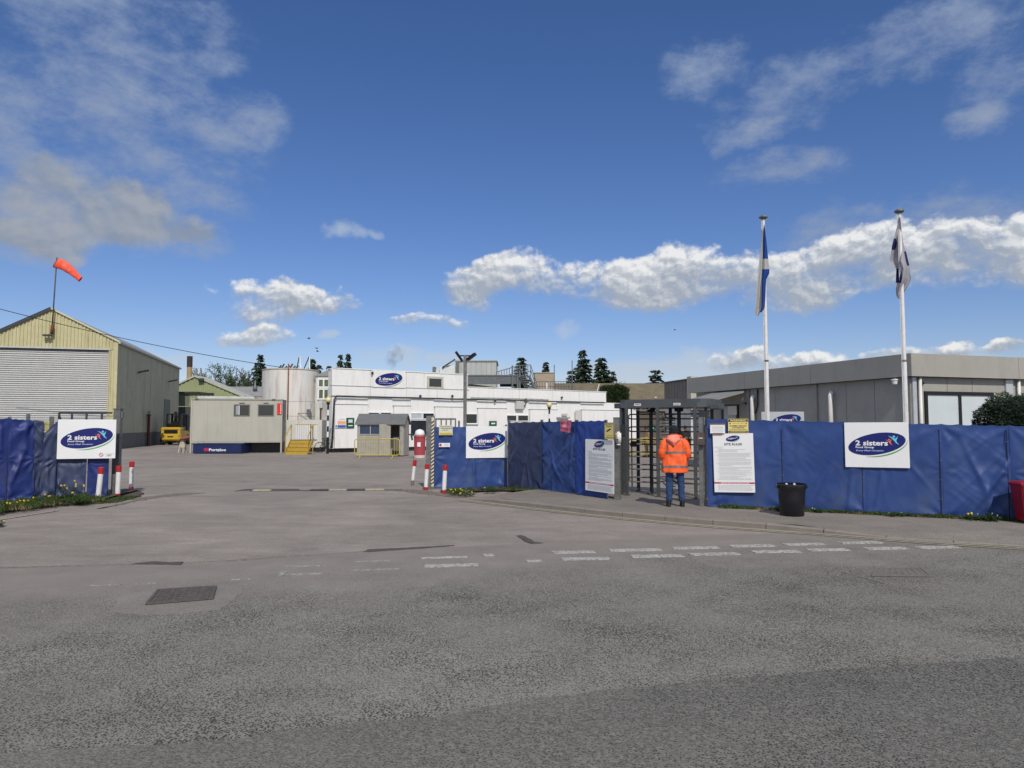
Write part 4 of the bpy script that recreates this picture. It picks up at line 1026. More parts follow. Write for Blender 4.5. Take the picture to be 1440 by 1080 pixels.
# comb bars between middle upright and rear, left of rotor two
for k in range(13):
    z = zc[k] + .05
    m_ = MB(); y0 = .02
    pts = [(uM + .02, y0 + .0, z)] + [(uM + .05 + .50 * sin(t_), .62 - .60 * cos(t_) , z) for t_ in [pi * q / 10 for q in range(1, 6)]]
    m_.tube([(uR + .02, .02, z), (uR + .05, .3, z), (uR + .05, D - .3, z), (uR + .05, D, z)], .014, 6); m_.build('cage_bar', m_turn, TT, smooth=True)
for k in range(0, 8):
    z = TH - .16 - k * .07
    m_ = MB(); m_.tube([(r3u, 1.1, z), (uM + .12, .95, z - .0), (uM + .05, .6, z), (uM + .03, .04, z)], .013, 6); m_.build('cage_bar', m_turn, TT, smooth=True)
for k in range(10):
    z = TH - .75 - k * .13
    if z < .1: break
    m_ = MB(); m_.tube([(r3u, 1.1, z), (uM + .12, .95, z), (uM + .05, .6, z)], .011, 6); m_.build('cage_bar', m_turn, TT, smooth=True)
# light rear frame behind left leaf
for (u, y) in ((frT.uv(888.5, 640, .9)[0], .9),):
    tpost(u, y, .03, .03, name='rear_rod')
# side leaves, lock box, motor casing
tpost(uL + .0, .10, .05, .03, .35, 1.9, name='side_plate')
a = frT.uv(890, 627, .4); MB().bbox(a[0]-.05, a[0]+.09, .35, .45, a[1]-.02, a[1]+.12, .01).build('lock_box', m_black, TT)
a = frT.uv(880, 612, .05); MB().bbox(uL-.14, uL-.02, -.06, .06, a[1]-.03, a[1]+.26, .02).build('reader_head', m_steel_dark, TT)
a = frT.uv(990, 583, .1); MB().bbox(a[0]-.09, a[0]+.10, .0, .14, a[1]-.13, a[1]+.08, .01).build('wiring_box', m_steel_dark, TT)
# canopy: two stacked chamfered slabs
def canopy(px0, px1, yf, yb_, z0, z1, ch, name):
    a = frT.uv(px0, 568, yf + .2)[0]; b = frT.uv(px1, 568, yf + .2)[0]
    out = [(a + ch, yf), (b - ch, yf), (b - ch*.3, yf + ch*.35), (b, yf + ch), (b, yb_ - ch), (b - ch, yb_), (a + ch, yb_), (a, yb_ - ch), (a, yf + ch), (a + ch*.3, yf + ch*.35)]
    s_ = MB(); s_.slab(out, z0, z1); o = s_.build(name, m_canopy, TT)
    return a, b
ca, cb = canopy(862, 1000.5, .04, 1.75, TH, TH + .115, .28, 'canopy')
canopy(873, 999, .14, 1.6, TH + .118, TH + .20, .18, 'canopy_top')
for px, tx_ in ((896.5, 'PEDESTRIANS'), (952, 'EXIT ONLY')):
    u = frT.uv(px, 569, .04)[0]; z = TH + .045
    m_ = MB(); m_.box(u - .085, u + .085, +.034, .0385, z - .0, z + .055); m_.build('label_plate', m_trim, TT)
    for k in range(5):
        m_ = MB()
    m_ = MB(); x = u - .065
    for k in range(5): m_.box(x, x + .02, +.032, .0338, z + .02, z + .038); x += .027
    m_.build('label_print', m_print, TT)
for i in range(2):
    m_ = MB(); m_.tube([(uL + .12 + .2*i, .1, TH - .01), (uL + .16 + .2*i, .1, TH - .05), (uL + .3 + .2*i, .1, TH - .05), (uL + .36 + .2*i, .1, TH - .01)], .01, 5); m_.build('cable_loop', m_trim, TT)
# rain gutter bracket beside canopy
m_ = MB(); m_.bbox(cb + .01, cb + .22, .0, .5, TH - .06, TH + .05, .02); m_.build('gutter_end', m_canopy, TT)

# ------------------------------------------------------------------ people
def skin_obj(name, joints, edges, mat, parent, sub=2, root=0):
    me = bpy.data.meshes.new(name); me.from_pydata([j[0] for j in joints], edges, []); o = bpy.data.objects.new(name, me); COL.objects.link(o)
    md = o.modifiers.new('skin', 'SKIN'); md.use_smooth_shade = True
    for i, j in enumerate(joints):
        r = j[1]; sv_ = me.skin_vertices[0].data[i]; sv_.radius = r if isinstance(r, tuple) else (r, r); sv_.use_root = (i == root)
    s_ = o.modifiers.new('sub', 'SUBSURF'); s_.levels = sub
    bpy.context.view_layer.update(); dg = bpy.context.evaluated_depsgraph_get()
    nm = bpy.data.meshes.new_from_object(o.evaluated_get(dg)); bpy.data.objects.remove(o); bpy.data.meshes.remove(me)
    nm.materials.clear(); nm.materials.append(mat); nm.name = name
    nm.polygons.foreach_set('use_smooth', [True]*len(nm.polygons))
    o = bpy.data.objects.new(name, nm); COL.objects.link(o); o.parent = parent; return o
m_skin = M('skin', (.42, .24, .17), rough=.5, var=.08)
m_skin2 = M('skin_tan', (.30, .17, .11), rough=.5, var=.08)
m_denim = M('blue_denim', (.016, .045, .125), rough=.85, var=.3, scale=9, dirt=(.05, .10, .2), dirtamt=.6, streak=(1, 1, .5), dscale=5, fine=.15, bump=.3, bscale=120)
m_boot = M('black_boot', (.014, .013, .013), rough=.5, var=.3)
m_knit = M('navy_knit', (.010, .011, .018), rough=.95, var=.3, scale=40, bump=.8, bscale=150)
m_hivis = M('hi_vis_orange', (.90, .125, .022), rough=.62, var=.07, scale=6, bump=.15, bscale=90)
m_reflect = M('grey_reflective_tape', (.17, .165, .16), rough=.45, var=.2, scale=10, metal=.15)
m_hood = M('hood_lining_pink', (.88, .22, .15), rough=.6, var=.22, scale=13, dirt=(.92, .42, .35), dirtamt=.6, dscale=12)

def make_person(name, label, loc, rz, coat, legs, hat, H=1.66, hivis=False, detail=1, skin=None):
    root = thing(name, label, 'person', loc, rz); k = H / 1.66; skin = skin or m_skin
    def v(x, y, z): return (x*k, y*k, z*k)
    # feet slightly apart, arms bent forward in front of the body, head bowed a little
    J = [(v(0,0,.90),.13*k), (v(0,-.01,1.08),(.15*k,.10*k)), (v(0,-.02,1.26),(.16*k,.11*k)), (v(0,0,1.37),(.12*k,.09*k)), (v(0,.02,1.44),.055*k), (v(0,.05,1.50),.075*k), (v(0,.055,1.57),(.080*k,.095*k)), (v(0,.05,1.615),.06*k),
         (v(-.10,0,.84),.085*k), (v(-.115,.02,.48),.06*k), (v(-.125,-.01,.10),.043*k), (v(-.13,.11,.04),.04*k),
         (v(.10,0,.84),.085*k), (v(.12,.01,.48),.06*k), (v(.14,-.02,.10),.043*k), (v(.16,.09,.04),.04*k),
         (v(-.18,0,1.35),.06*k), (v(-.27,-.02,1.08),.045*k), (v(-.18,.22,1.02),.033*k), (v(-.12,.28,1.05),(.038*k,.018*k)),
         (v(.18,0,1.35),.06*k), (v(.27,-.02,1.08),.045*k), (v(.18,.22,1.02),.033*k), (v(.12,.28,1.05),(.038*k,.018*k))]
    E = [(0,1),(1,2),(2,3),(3,4),(4,5),(5,6),(6,7),(0,8),(8,9),(9,10),(10,11),(0,12),(12,13),(13,14),(14,15),(3,16),(16,17),(17,18),(18,19),(3,20),(20,21),(21,22),(22,23)]
    body = skin_obj('body', J, E, skin, root)
    if detail:
        # fingers, nose, ears and eyes joined to the body surface
        f_ = MB()
        for s_ in (-1, 1):
            base = Vector((s_*.12, .28, 1.05))
            for q in range(4):
                L_ = (.062, .07, .066, .052)[q]; o_ = base + Vector((-s_*.012, .02, -.022 + q*.017)); d1 = Vector((-s_*.75, .6, 0)); d2 = Vector((-s_*1, -.1, -.2))
                f_.tube([o_*k, (o_ + d1*L_*.5)*k, (o_ + d1*L_*.5 + d2*L_*.5)*k], [.009*k, .0085*k, .006*k], 7)
            o_ = base + Vector((0, -.01, .03)); f_.tube([o_*k, (o_ + Vector((-s_*.02, .03, .02)))*k, (o_ + Vector((-s_*.035, .05, .015)))*k], [.010*k, .010*k, .007*k], 7)
            f_.lathe([(.004, -.03), (.018, -.02), (.02, 0), (.018, .02), (.004, .03)], c=Vector((s_*.083, .05, 1.55))*k, n=8, sx=.5)
        f_.tube([Vector((0, .14, 1.565))*k, Vector((0, .165, 1.54))*k, Vector((0, .145, 1.525))*k], [.008*k, .014*k, .011*k], 7)
        o = f_.build('hands_and_face', skin, root, smooth=True)
        e_ = MB()
        for s_ in (-1, 1): e_.lathe([(.002, -.008), (.010, 0), (.002, .008)], c=Vector((s_*.032, .138, 1.57))*k, n=8)
        e_.box(-.022*k, .022*k, .132*k, .142*k, 1.497*k, 1.503*k)
        e_.build('eyes_and_mouth', m_print, root, smooth=True)
    # trousers: one mesh
    JJ = [(v(0,0,.90),(.12*k,.09*k)), (v(-.10,0,.82),.105*k), (v(-.115,.02,.50),.080*k), (v(-.120,.0,.30),.070*k), (v(-.125,-.01,.075),.074*k),
          (v(.10,0,.82),.105*k), (v(.122,.01,.50),.082*k), (v(.130,-.01,.30),.072*k), (v(.14,-.02,.075),.078*k)]
    o = skin_obj('trousers', JJ, [(0,1),(1,2),(2,3),(3,4),(0,5),(5,6),(6,7),(7,8)], legs, root)
    for vv in o.data.vertices:
        c = vv.co; w_ = mnoise.noise(Vector((c.x*9, c.y*9, c.z*22))) * .016 * (1.5 if c.z < .32 or .38 < c.z < .62 else .7)
        vv.co += Vector((c.x - (.12 if c.x > 0 else -.12), c.y, 0)).normalized() * w_
    for s_ in (-1, 1):
        b = MB(); x = (.148 if s_ > 0 else -.132)*k; y = -.02*k
        b.add([], [])
        ring = []
        for (zz, yy0, yy1, hw) in ((0, -.075, .20, .050), (.022, -.078, .205, .053), (.03, -.075, .20, .050), (.065, -.075, .17, .050), (.10, -.07, .06, .046), (.15, -.062, .05, .046)):
            ring.append([(x + hw*k*cos(2*pi*q/14), y + ((yy0+yy1)/2 + (yy1-yy0)/2*sin(2*pi*q/14))*k, zz*k) for q in range(14)])
        V = [p for r_ in ring for p in r_]; F = []
        for i in range(len(ring)-1):
            for q in range(14): F.append((i*14+q, i*14+(q+1) % 14, (i+1)*14+(q+1) % 14, (i+1)*14+q))
        F.append(tuple(reversed(range(14)))); F.append(tuple(range((len(ring)-1)*14, len(ring)*14))); b.add(V, F)
        b.build('boot', m_boot, root, smooth=True, angle=50)
    # coat: rows of oval sections
    prof = [(.70,.255,.17,0),(.715,.268,.178,0),(.80,.262,.172,0),(.90,.250,.165,0),(1.00,.240,.155,0),(1.10,.232,.148,-.005),(1.20,.232,.145,-.01),(1.28,.232,.138,-.01),(1.34,.215,.125,-.005),(1.38,.175,.11,0),(1.41,.12,.09,.01),(1.435,.085,.08,.015)]
    def sec(z):
        for i in range(len(prof)-1):
            if prof[i][0] <= z <= prof[i+1][0]:
                t_ = (z - prof[i][0])/(prof[i+1][0]-prof[i][0]); return [prof[i][q]*(1-t_)+prof[i+1][q]*t_ for q in (1,2,3)]
        return prof[-1][1:]
    def cp(th, z, g=0.0):
        a, b_, yc = sec(z); e = .82
        cx_, sx_ = cos(th), sin(th); x = a*abs(cx_)**e*(1 if cx_ > 0 else -1); y = b_*abs(sx_)**e*(1 if sx_ > 0 else -1) + yc
        fold = .012*mnoise.noise(Vector((th*2.2 if th < pi else (2*pi-th)*2.2+7, z*3, 2))) + .010*sin(th*7+1)*max(0, 1.0 - z)*1.5
        fold += .026*mnoise.noise(Vector((cos(th)*3.2, sin(th)*3.2, z*5.5+3))) + .016*mnoise.noise(Vector((cos(th)*2+z*6, sin(th)*8, z*9)))
        n_ = Vector((cx_, sx_, 0)); return (Vector((x, y, z)) + n_*(fold+g))*k
    N_ = 48; R_ = 46; zs = [.70 + (1.435-.70)*i/R_ for i in range(R_+1)]
    c = MB(); V = [cp(2*pi*q/N_, z) for z in zs for q in range(N_)]
    c.add(V, [(i*N_+q, i*N_+(q+1) % N_, (i+1)*N_+(q+1) % N_, (i+1)*N_+q) for i in range(R_) for q in range(N_)])
    co = c.build('coat', coat, root, smooth=True, fix=False)
    for s_ in (-1, 1):
        P_ = [Vector(p) for p in ((s_*.155, 0, 1.355), (s_*.205, -.015, 1.31), (s_*.238, -.03, 1.22), (s_*.262, -.03, 1.12), (s_*.262, .0, 1.045), (s_*.235, .10, 1.02), (s_*.20, .20, 1.03), (s_*.175, .24, 1.035))]
        Rr = [.07, .082, .078, .076, .080, .070, .060, .052]
        sl = MB(); fine = []; fr_ = []
        for i in range(len(P_)-1):
            for q in range(4): t_ = q/4; fine.append(P_[i].lerp(P_[i+1], t_)*k); fr_.append((Rr[i]*(1-t_)+Rr[i+1]*t_ + .006*sin(i*4+q*2.1))*k)
        fine.append(P_[-1]*k); fr_.append(Rr[-1]*k)
        sl.tube(fine, fr_, 16); sl.build('sleeve', coat, root, smooth=True)
        if hivis:
            i0 = 21; bn = MB(); bn.tube([fine[i0-1], fine[i0], fine[i0+1], fine[i0+2]], [r + .005 for r in (fr_[i0-1], fr_[i0], fr_[i0+1], fr_[i0+2])], 16, cap=False); bn.build('reflective_band', m_reflect, root, smooth=True)
    if hivis:
        def band(zf, wd, th0=0, th1=2*pi):
            b = MB(); n_ = 60; V = []
            for i in range(n_+1):
                th = th0 + (th1-th0)*i/n_; z = zf(th)
                V.append(cp(th, z - wd/2, .005)); V.append(cp(th, z + wd/2, .005))
            b.add(V, [(2*i, 2*i+2, 2*i+3, 2*i+1) for i in range(n_)]); b.build('reflective_band', m_reflect, root, smooth=True, fix=False)
        band(lambda th: 1.12 + .012*cos(th)*0 - .012*abs(cos(th)), .045)
        band(lambda th: .835 - .018*abs(cos(th)), .045)
        for tc_ in (-pi/2 - .70, -pi/2 + .70):      # braces over the back
            b = MB(); V = []; n_ = 16
            for i in range(n_+1):
                z = 1.14 + (1.375-1.14)*i/n_
                for dth in (-.085, .085): V.append(cp(tc_ + dth, z, .006))
            b.add(V, [(2*i, 2*i+1, 2*i+3, 2*i+2) for i in range(n_)]); b.build('reflective_band', m_reflect, root, smooth=True, fix=False)
        # hood hanging down the back, a little to the left, in mottled pink
        h_ = MB(); rows = []
        for i in range(13):
            t_ = i/12; z = 1.475 - .21*t_; wd = (.088 + .055*sin(pi*min(1, t_*1.15))) * (1 - .62*max(0, t_-.55)/.45); dp = .03 + .06*sin(pi*t_*.9)
            rows.append([Vector((-.035 + wd*cos(a_) + .008*mnoise.noise(Vector((a_*2, t_*6, 0))), -.10 - .035*t_ - dp*sin(a_)*1.0 + .012*mnoise.noise(Vector((a_*3, t_*5, 4))), z + .012*sin(a_*3)*t_))*k for a_ in [pi*q/18 for q in range(19)]])
        h_.add([p for r_ in rows for p in r_], [(i*19+q, i*19+q+1, (i+1)*19+q+1, (i+1)*19+q) for i in range(12) for q in range(18)])
        h_.build('hood', m_hood, root, smooth=True, fix=False)
        cl = MB(); cl.tube([Vector((.135*cos(a_)*1.0, .005 - .085*sin(a_) , 1.425 + .028*sin(a_)))*k for a_ in [ -.5 + (pi+1)*q/16 for q in range(17)]], .034*k, 10); cl.build('collar', coat, root, smooth=True)
    # knitted hat or hair
    hb = MB(); prof2 = [(.088,1.555),(.094,1.56),(.096,1.585),(.094,1.615),(.083,1.645),(.058,1.668),(.02,1.68)]
    hb.lathe([(r*k, z*k) for r, z in prof2], c=(0, .05*k, 0), n=24, sx=.96, sy=1.12); o = hb.build('knitted_hat' if hivis else 'hair', hat, root, smooth=True)
    if hivis:
        hb = MB(); hb.lathe([(.09*k, 1.515*k), (.099*k, 1.52*k), (.10*k, 1.555*k), (.094*k, 1.562*k)], c=(0, .047*k, 0), n=24, sx=.96, sy=1.12); hb.build('hat_cuff', hat, root, smooth=True)
    else:
        hb = MB(); hb.lathe([(.08*k, 1.50*k), (.092*k, 1.52*k), (.093*k, 1.56*k)], c=(0, .035*k, 0), n=20, sx=.96, sy=1.0); hb.build('hair_back', hat, root, smooth=True)
    return root
pp = gp(949.5, 712.2, PZ)
make_person('person', 'person seen from behind in an orange hi vis coat and jeans at the turnstile', (pp.x, pp.y, PZ), radians(-4), m_hivis, m_denim, m_knit, H=1.665, hivis=True)
m_brown = M('brown_coat', (.27, .18, .10), rough=.85, var=.2); m_darkcoat = M('dark_coat', (.02, .02, .022), rough=.85, var=.2)
m_hair = M('brown_hair', (.05, .035, .025), rough=.7, var=.3)
q = gp(910, 641.5, 0); make_person('person', 'person in a brown coat standing far behind the turnstile bars by the yellow barriers', (q.x, q.y, 0), radians(100), m_brown, M('dark_trousers', (.025, .025, .03), rough=.85), m_hair, H=1.7, skin=m_skin2)
q = gp(963.5, 645, 0); make_person('person', 'person in a black coat far behind the turnstile, just right of the orange coat', (q.x, q.y, 0), radians(200), m_darkcoat, M('dark_trousers', (.025, .025, .03)), m_hair, H=1.75)
# ------------------------------------------------------------------ buildings
def corr(mb, u0, u1, zt, zb, pitch=.2, depth=.03, y0=0.0):
    """trapezoid ribbed sheet in the local x-z plane, ribs towards -y; zt, zb functions of u"""
    prof = [(0, 0), (.45, 0), (.55, 1), (.90, 1), (1, 0)]; cols = []; u = u0
    while u < u1 - 1e-4:
        for f, d in prof[:-1]:
            uu = u + f * pitch
            if uu > u1: break
            cols.append((uu, y0 - d * depth))
        u += pitch
    cols.append((u1, y0)); V = []
    for (uu, y) in cols: V += [(uu, y, zb(uu)), (uu, y, zt(uu))]
    mb.add(V, [(2*i, 2*i+2, 2*i+3, 2*i+1) for i in range(len(cols)-1)]); return mb
def pbox(fr, name, x0, y0, x1, y1, f, b, mat, parent, bev=0.0, label=None):
    """box whose front face (local y = f) covers a pixel rectangle"""
    u0, u1, z0, z1 = fr.rect(x0, y0, x1, y1, f); m_ = MB()
    if bev: m_.bbox(u0, u1, f, b, z0, z1, bev)
    else: m_.box(u0, u1, f, b, z0, z1)
    return m_.build(name, mat, parent, label=label)
def window(fr, parent, x0, y0, x1, y1, f=-.02, panes=1, frame=.05, fmat=None, gmat=None, rows=1, depth=.08, sill=False):
    u0, u1, z0, z1 = fr.rect(x0, y0, x1, y1, f); m_ = MB(); fw = min(frame, (u1-u0)*.12)
    m_.box(u0, u1, f, f+depth, z0, z0+fw); m_.box(u0, u1, f, f+depth, z1-fw, z1)
    m_.box(u0, u0+fw, f, f+depth, z0+fw, z1-fw); m_.box(u1-fw, u1, f, f+depth, z0+fw, z1-fw)
    for i in range(1, panes): u = u0 + (u1-u0)*i/panes; m_.box(u-fw/2, u+fw/2, f+.004, f+depth, z0+fw, z1-fw)
    w_ = m_.build('window', fmat or m_trim, parent)
    pw = (u1 - u0 - 2*fw) / panes
    for i in range(panes):
        p = MB(); p.box(u0+fw+pw*i, u0+fw+pw*(i+1), f+.035, f+.045, z0+fw, z1-fw); p.build('pane', gmat or m_glass, w_)
    if sill: s_ = MB(); s_.box(u0-.04, u1+.04, f-.05, f+.03, z0-.04, z0-.002); s_.build('sill', fmat or m_trim, w_)
    return w_

# ---- yellow gabled warehouse at the left
m_cream = M('cream_cladding', (.50, .47, .27), rough=.55, var=.08, scale=2, dirt=(.20, .17, .09), dirtamt=.6, streak=(2.5, 2.5, .25), dscale=1.3)
m_green = M('grey_green_cladding', (.44, .43, .30), rough=.6, var=.10, scale=.8, dirt=(.15, .15, .11), dirtamt=.7, streak=(1.5, 1.5, .2), dscale=.8)
m_shut = M('shutter_slats', (.43, .44, .435), rough=.5, metal=.15, var=.07, scale=1.2, dirt=(.42, .42, .41), dirtamt=.5, streak=(.4, .4, 3), dscale=2)
m_roof = M('grey_sheet_roof', (.26, .27, .26), rough=.8, var=.15, scale=1)
m_block = M('grey_plinth_blocks', (.15, .145, .135), rough=.95, var=.15, scale=3, dirt=(.08, .075, .07), dirtamt=.5, fine=.1)
C0 = gp(161, 632.3, 0); dv_ = Vector((-279, 1000, 0)).normalized()
frS = Fr(C0, C0 + dv_ * 25); frS_n = frS.n   # side wall: local x runs away, local y points to the left (into the shed)
eave = at(161, 480.5, C0.y).z
d_front = Vector((-dv_.y, dv_.x, 0))          # leftwards along the front
Lfw = 8.35; FL = C0 + d_front * Lfw
frW = Fr(FL, C0)                              # front wall: local x to the right, y into the building
W = thing('warehouse', 'cream gabled warehouse with a big grey roller shutter behind the left fence', 'warehouse', frW.loc(), frW.ang)
uap = frW.uv(72, 450)[0]; apex = frW.uv(72, 435)[1] ; Lw = frW.L
def ztf(u): return apex - (apex - eave) * (abs(u - uap) / (Lw - uap if u > uap else uap))
us0, zst = frW.uv(-60, 491); us0 = .25; us1 = frW.uv(152.5, 520)[0]; zst = frW.uv(120, 491)[1]
m_ = MB(); corr(m_, 0, Lw, ztf, lambda u: zst + .02, .23, .055); m_.build('gable_cladding', m_cream, W, fix=False)
m_ = MB(); corr(m_, us1 + .03, Lw, lambda u: zst + .02, lambda u: 0, .16, .03); m_.build('front_cladding', m_cream, W, fix=False)
m_ = MB(); corr(m_, 0, us0, lambda u: zst + .02, lambda u: 0, .16, .03); m_.build('front_cladding', m_cream, W, fix=False)
m_ = MB(); zz = 0.0; V = []; 
while zz < zst - .02:
    V += [(zz, .12), (zz + .03, .07), (zz + .08, .05), (zz + .13, .07), (zz + .15, .12)]; zz += .152
vs_ = []
for z, y in V: vs_ += [(us0, y, z), (us1, y, z)]
m_.add(vs_, [(2*i, 2*i+1, 2*i+3, 2*i+2) for i in range(len(V)-1)]); sh = m_.build('roller_shutter', m_shut, W, fix=False)
MB().box(us0, us1, .0, .12, zst - .16, zst - .03).build('shutter_box', m_steel_dark, W)
MB().box(us0 - .05, us1 + .1, -.09, .0, zst - .03, zst + .06).build('flashing', M('pale_flashing', (.45, .47, .48), rough=.5), W)
MB().box(us1, us1 + .06, -.06, .12, 0, zst - .03).build('shutter_guide', m_cream, W)
MB().box(Lw - .16, Lw + .03, -.06, .08, 0, eave - .02).build('corner_flashing', m_cream, W)
# back and roof
Ls = frS.L; 
# roof slopes in front frame: y from 0..Ls
m_ = MB(); y0, y1 = -.12, Ls
def slope(ua, za, ub, zb_):
    m = MB(); n_ = int((y1 - y0) / .3)
    m.add([(ua, y0, za+.05), (ub, y0, zb_+.05), (ub, y1, zb_+.05), (ua, y1, za+.05), (ua, y0, za-.02), (ub, y0, zb_-.02), (ub, y1, zb_-.02), (ua, y1, za-.02)], [(0,1,2,3),(7,6,5,4),(0,4,5,1),(1,5,6,2),(2,6,7,3),(3,7,4,0)])
    return m
slope(uap, apex + .03, Lw + .12, eave - .02).build('roof', m_roof, W); slope(-.12, eave - .02, uap, apex + .03).build('roof', m_roof, W)
MB().bar((-.15, -.14, eave - .02), (uap, -.14, apex + .06), .03, .22).build('barge_board', m_steel_dark, W)
MB().bar((uap, -.14, apex + .06), (Lw + .14, -.14, eave - .02), .03, .12).build('barge_board', M('cream_barge', (.55, .53, .36), rough=.5), W)
m_gut = M('pale_gutter', (.42, .42, .38), rough=.5, var=.1)
m_ = MB(); m_.bbox(Lw + .06, Lw + .22, -.14, Ls, eave - .16, eave + .0, .02); m_.build('gutter', m_gut, W)
MB().box(0, Lw, Ls, Ls + .05, 0, eave).build('back_wall', m_green, W)
MB().box(-.03, .02, .05, Ls, 0, eave).build('side_wall', m_green, W)
# side wall cladding is laid out along the front frame's y at x = Lw
def side(u): return u
plinth = frS.uv(190, 608.5)[1]
m_ = MB(); corr(m_, .05, Ls, lambda u: eave - .1, lambda u: plinth, .30, .03)
m_.v = [(Lw - y + .0, x, z) for x, y, z in m_.v]; m_.build('side_cladding', m_green, W, fix=False)
pz = plinth; nb_ = 12
for i in range(nb_):
    a = .02 + (Ls - .02) * i / nb_; b = .02 + (Ls - .02) * (i + 1) / nb_ - .02
    MB().box(Lw - .1, Lw + .05, a, b, 0, pz - .01).build('plinth_slab', m_block, W)
def sidebox(x0, y0, x1, y1, d0, d1, name, mat):
    a, z1 = frS.uv(x0, y0); b, _ = frS.uv(x1, y0); _, z0 = frS.uv(x0, y1)
    m = MB(); m.box(Lw + d0, Lw + d1, min(a, b), max(a, b), z0, z1); return m.build(name, mat, W), (a + b)/2, z0, z1
sidebox(230.5, 561, 239, 624, .01, .05, 'door', M('green_grey_door', (.13, .15, .12), rough=.6))
m_redpipe = M('dark_red_pipe', (.10, .022, .02), rough=.7, var=.25)
u_, z_ = frS.uv(205, 583); m_ = MB(); m_.tube([(Lw + .25, u_, 0), (Lw + .25, u_, z_)], .12, 10); m_.build('red_standpipe', m_redpipe, W, smooth=True, angle=40)
m_ = MB(); m_.tube([(Lw + .25, u_, z_), (Lw + .25, u_, z_ + .3)], .05, 8); m_.bbox(Lw + .1, Lw + .4, u_ - .2, u_ + .2, z_ - .1, z_ + .02, .02); m_.build('standpipe_head', m_steel_dark, W)
for (px, py) in ((193, 523), (236, 536)):
    u_, z_ = frS.uv(px, py); L = bpy.data.objects.new('wall_lamp', None); COL.objects.link(L); L.parent = W; L.location = (Lw, u_, z_)
    MB().bar((.0, 0, -.1), (.28, 0, 0), .05).build('lamp_bracket', m_steel_dark, L)
    m_ = MB(); m_.bar((.18, -.25, -.04), (.85, .0, .14), .38, .14); m_.build('lamp_head', m_black, L)
u_, z_ = frW.uv(69, 472); L = bpy.data.objects.new('flood_lamp', None); COL.objects.link(L); L.parent = W; L.location = (u_, 0, z_)
MB().bar((0, -.03, .1), (0, -.3, .0), .06).build('lamp_bracket', m_steel_dark, L); MB().bar((-.26, -.35, -.02), (.26, -.35, -.02), .3, .12).build('lamp_head', m_steel_dark, L)
for (x, y, sx, sy) in ((186, 554, .7, .5), (200, 576, .3, .4), (183, 570, .2, .5), (212, 577, .2, .4)):
    u_, z_ = frS.uv(x, y); m_ = MB(); m_.box(Lw + .032, Lw + .05, u_ - sx/2, u_ + sx/2, z_ - sy/2, z_ + sy/2); m_.build('patch_plate', M('pale_patch', (.42, .42, .36), rough=.7), W)

# windsock and pole fixed to the gable
pb = at(72.5, 470, frW.at(uap, -.25).y); pt = at(80, 362, pb.y - .1)
WS = thing('windsock', 'drooping orange windsock on a thin rusty pole above the cream gable', 'windsock', (pb.x, pb.y, 0))
m_pole = M('rusty_pole', (.10, .085, .07), rough=.8, var=.3, scale=5)
dp = pt - pb; m_ = MB(); m_.tube([(0, 0, pb.z), (dp.x * .12, 0, pb.z + dp.z * .12)], .10, 8); m_.build('pole_sleeve', m_rust, WS, smooth=True)
m_ = MB(); m_.tube([(dp.x*.1, 0, pb.z + dp.z*.1), (dp.x, dp.y, pt.z)], .045, 8); m_.build('pole', m_pole, WS, smooth=True)
m_sock = M('orange_windsock', (.85, .09, .035), rough=.7, var=.15, scale=4, dirt=(.95, .35, .28), dirtamt=.6, dscale=2.5)
a = at(80, 370, pt.y) - Vector((pb.x, pb.y, 0)); b_ = at(113, 393, pt.y - .2) - Vector((pb.x, pb.y, 0)); ax = b_ - a
rows = []; nr = 14
for i in range(nr + 1):
    t_ = i / nr; c_ = a + ax * t_ + Vector((0, 0, .18 * sin(pi * t_))); r = .40 - .20 * t_
    dn = ax.normalized(); s1_ = dn.cross(Vector((0, 1, 0))).normalized(); s2_ = Vector((0, 1, 0))
    rows.append([c_ + s1_ * cos(th) * r * (1 + .22 * mnoise.noise(Vector((th, t_*5, 0)))) * (1 if i else .9) + s2_ * sin(th) * r * .5 for th in [2*pi*q/18 for q in range(18)]])
m_ = MB(); m_.add([p for r_ in rows for p in r_], [(i*18+q, i*18+(q+1) % 18, (i+1)*18+(q+1) % 18, (i+1)*18+q) for i in range(nr) for q in range(18)])
m_.build('sock', m_sock, WS, smooth=True, fix=False)
m_ = MB(); m_.tube([rows[0][q] for q in range(18)], .02, 6, closed=True); m_.build('hoop', m_steel_dark, WS, smooth=True)

# ---- white factory
A, B = gp(467, 636.5, 0), gp(856, 627.5, 0)
frB_ = Fr(A, B); BW = thing('factory_building', 'long white panelled factory building with the oval company sign across the yard', 'building', frB_.loc(), frB_.ang)
zc_ = 3.78; zl = frB_.uv(560, 545)[1]; zup = frB_.uv(560, 522)[1]; uE = frB_.uv(658, 545)[0]; uEnd = frB_.uv(853, 555)[0]
zpar = frB_.uv(755, 548)[1]
zcable = frB_.uv(560, 559)[1]
MB().box(4.5, uEnd + 4, .12, 14, .25, zcable).build('wall', m_whitewall, BW)
MB().box(0, 4.5, .12, 1.0, .25, zcable).build('wall', m_whitewall, BW)
MB().box(4.6, uEnd + 4, .2, 13.9, 0, .25).build('plinth', m_steel_dark, BW)
MB().box(.1, 4.6, .2, .9, 0, .25).build('plinth', m_steel_dark, BW)
m_felt = M('roof_felt', (.16, .155, .15), rough=.95, var=.2)
MB().box(.02, uE, .3, 1.0, zcable, zl - .1).build('parapet_core', m_whitewall, BW); MB().box(uE, uEnd - .1, .3, 14, zcable, zl - .1).build('parapet_core', m_felt, BW)
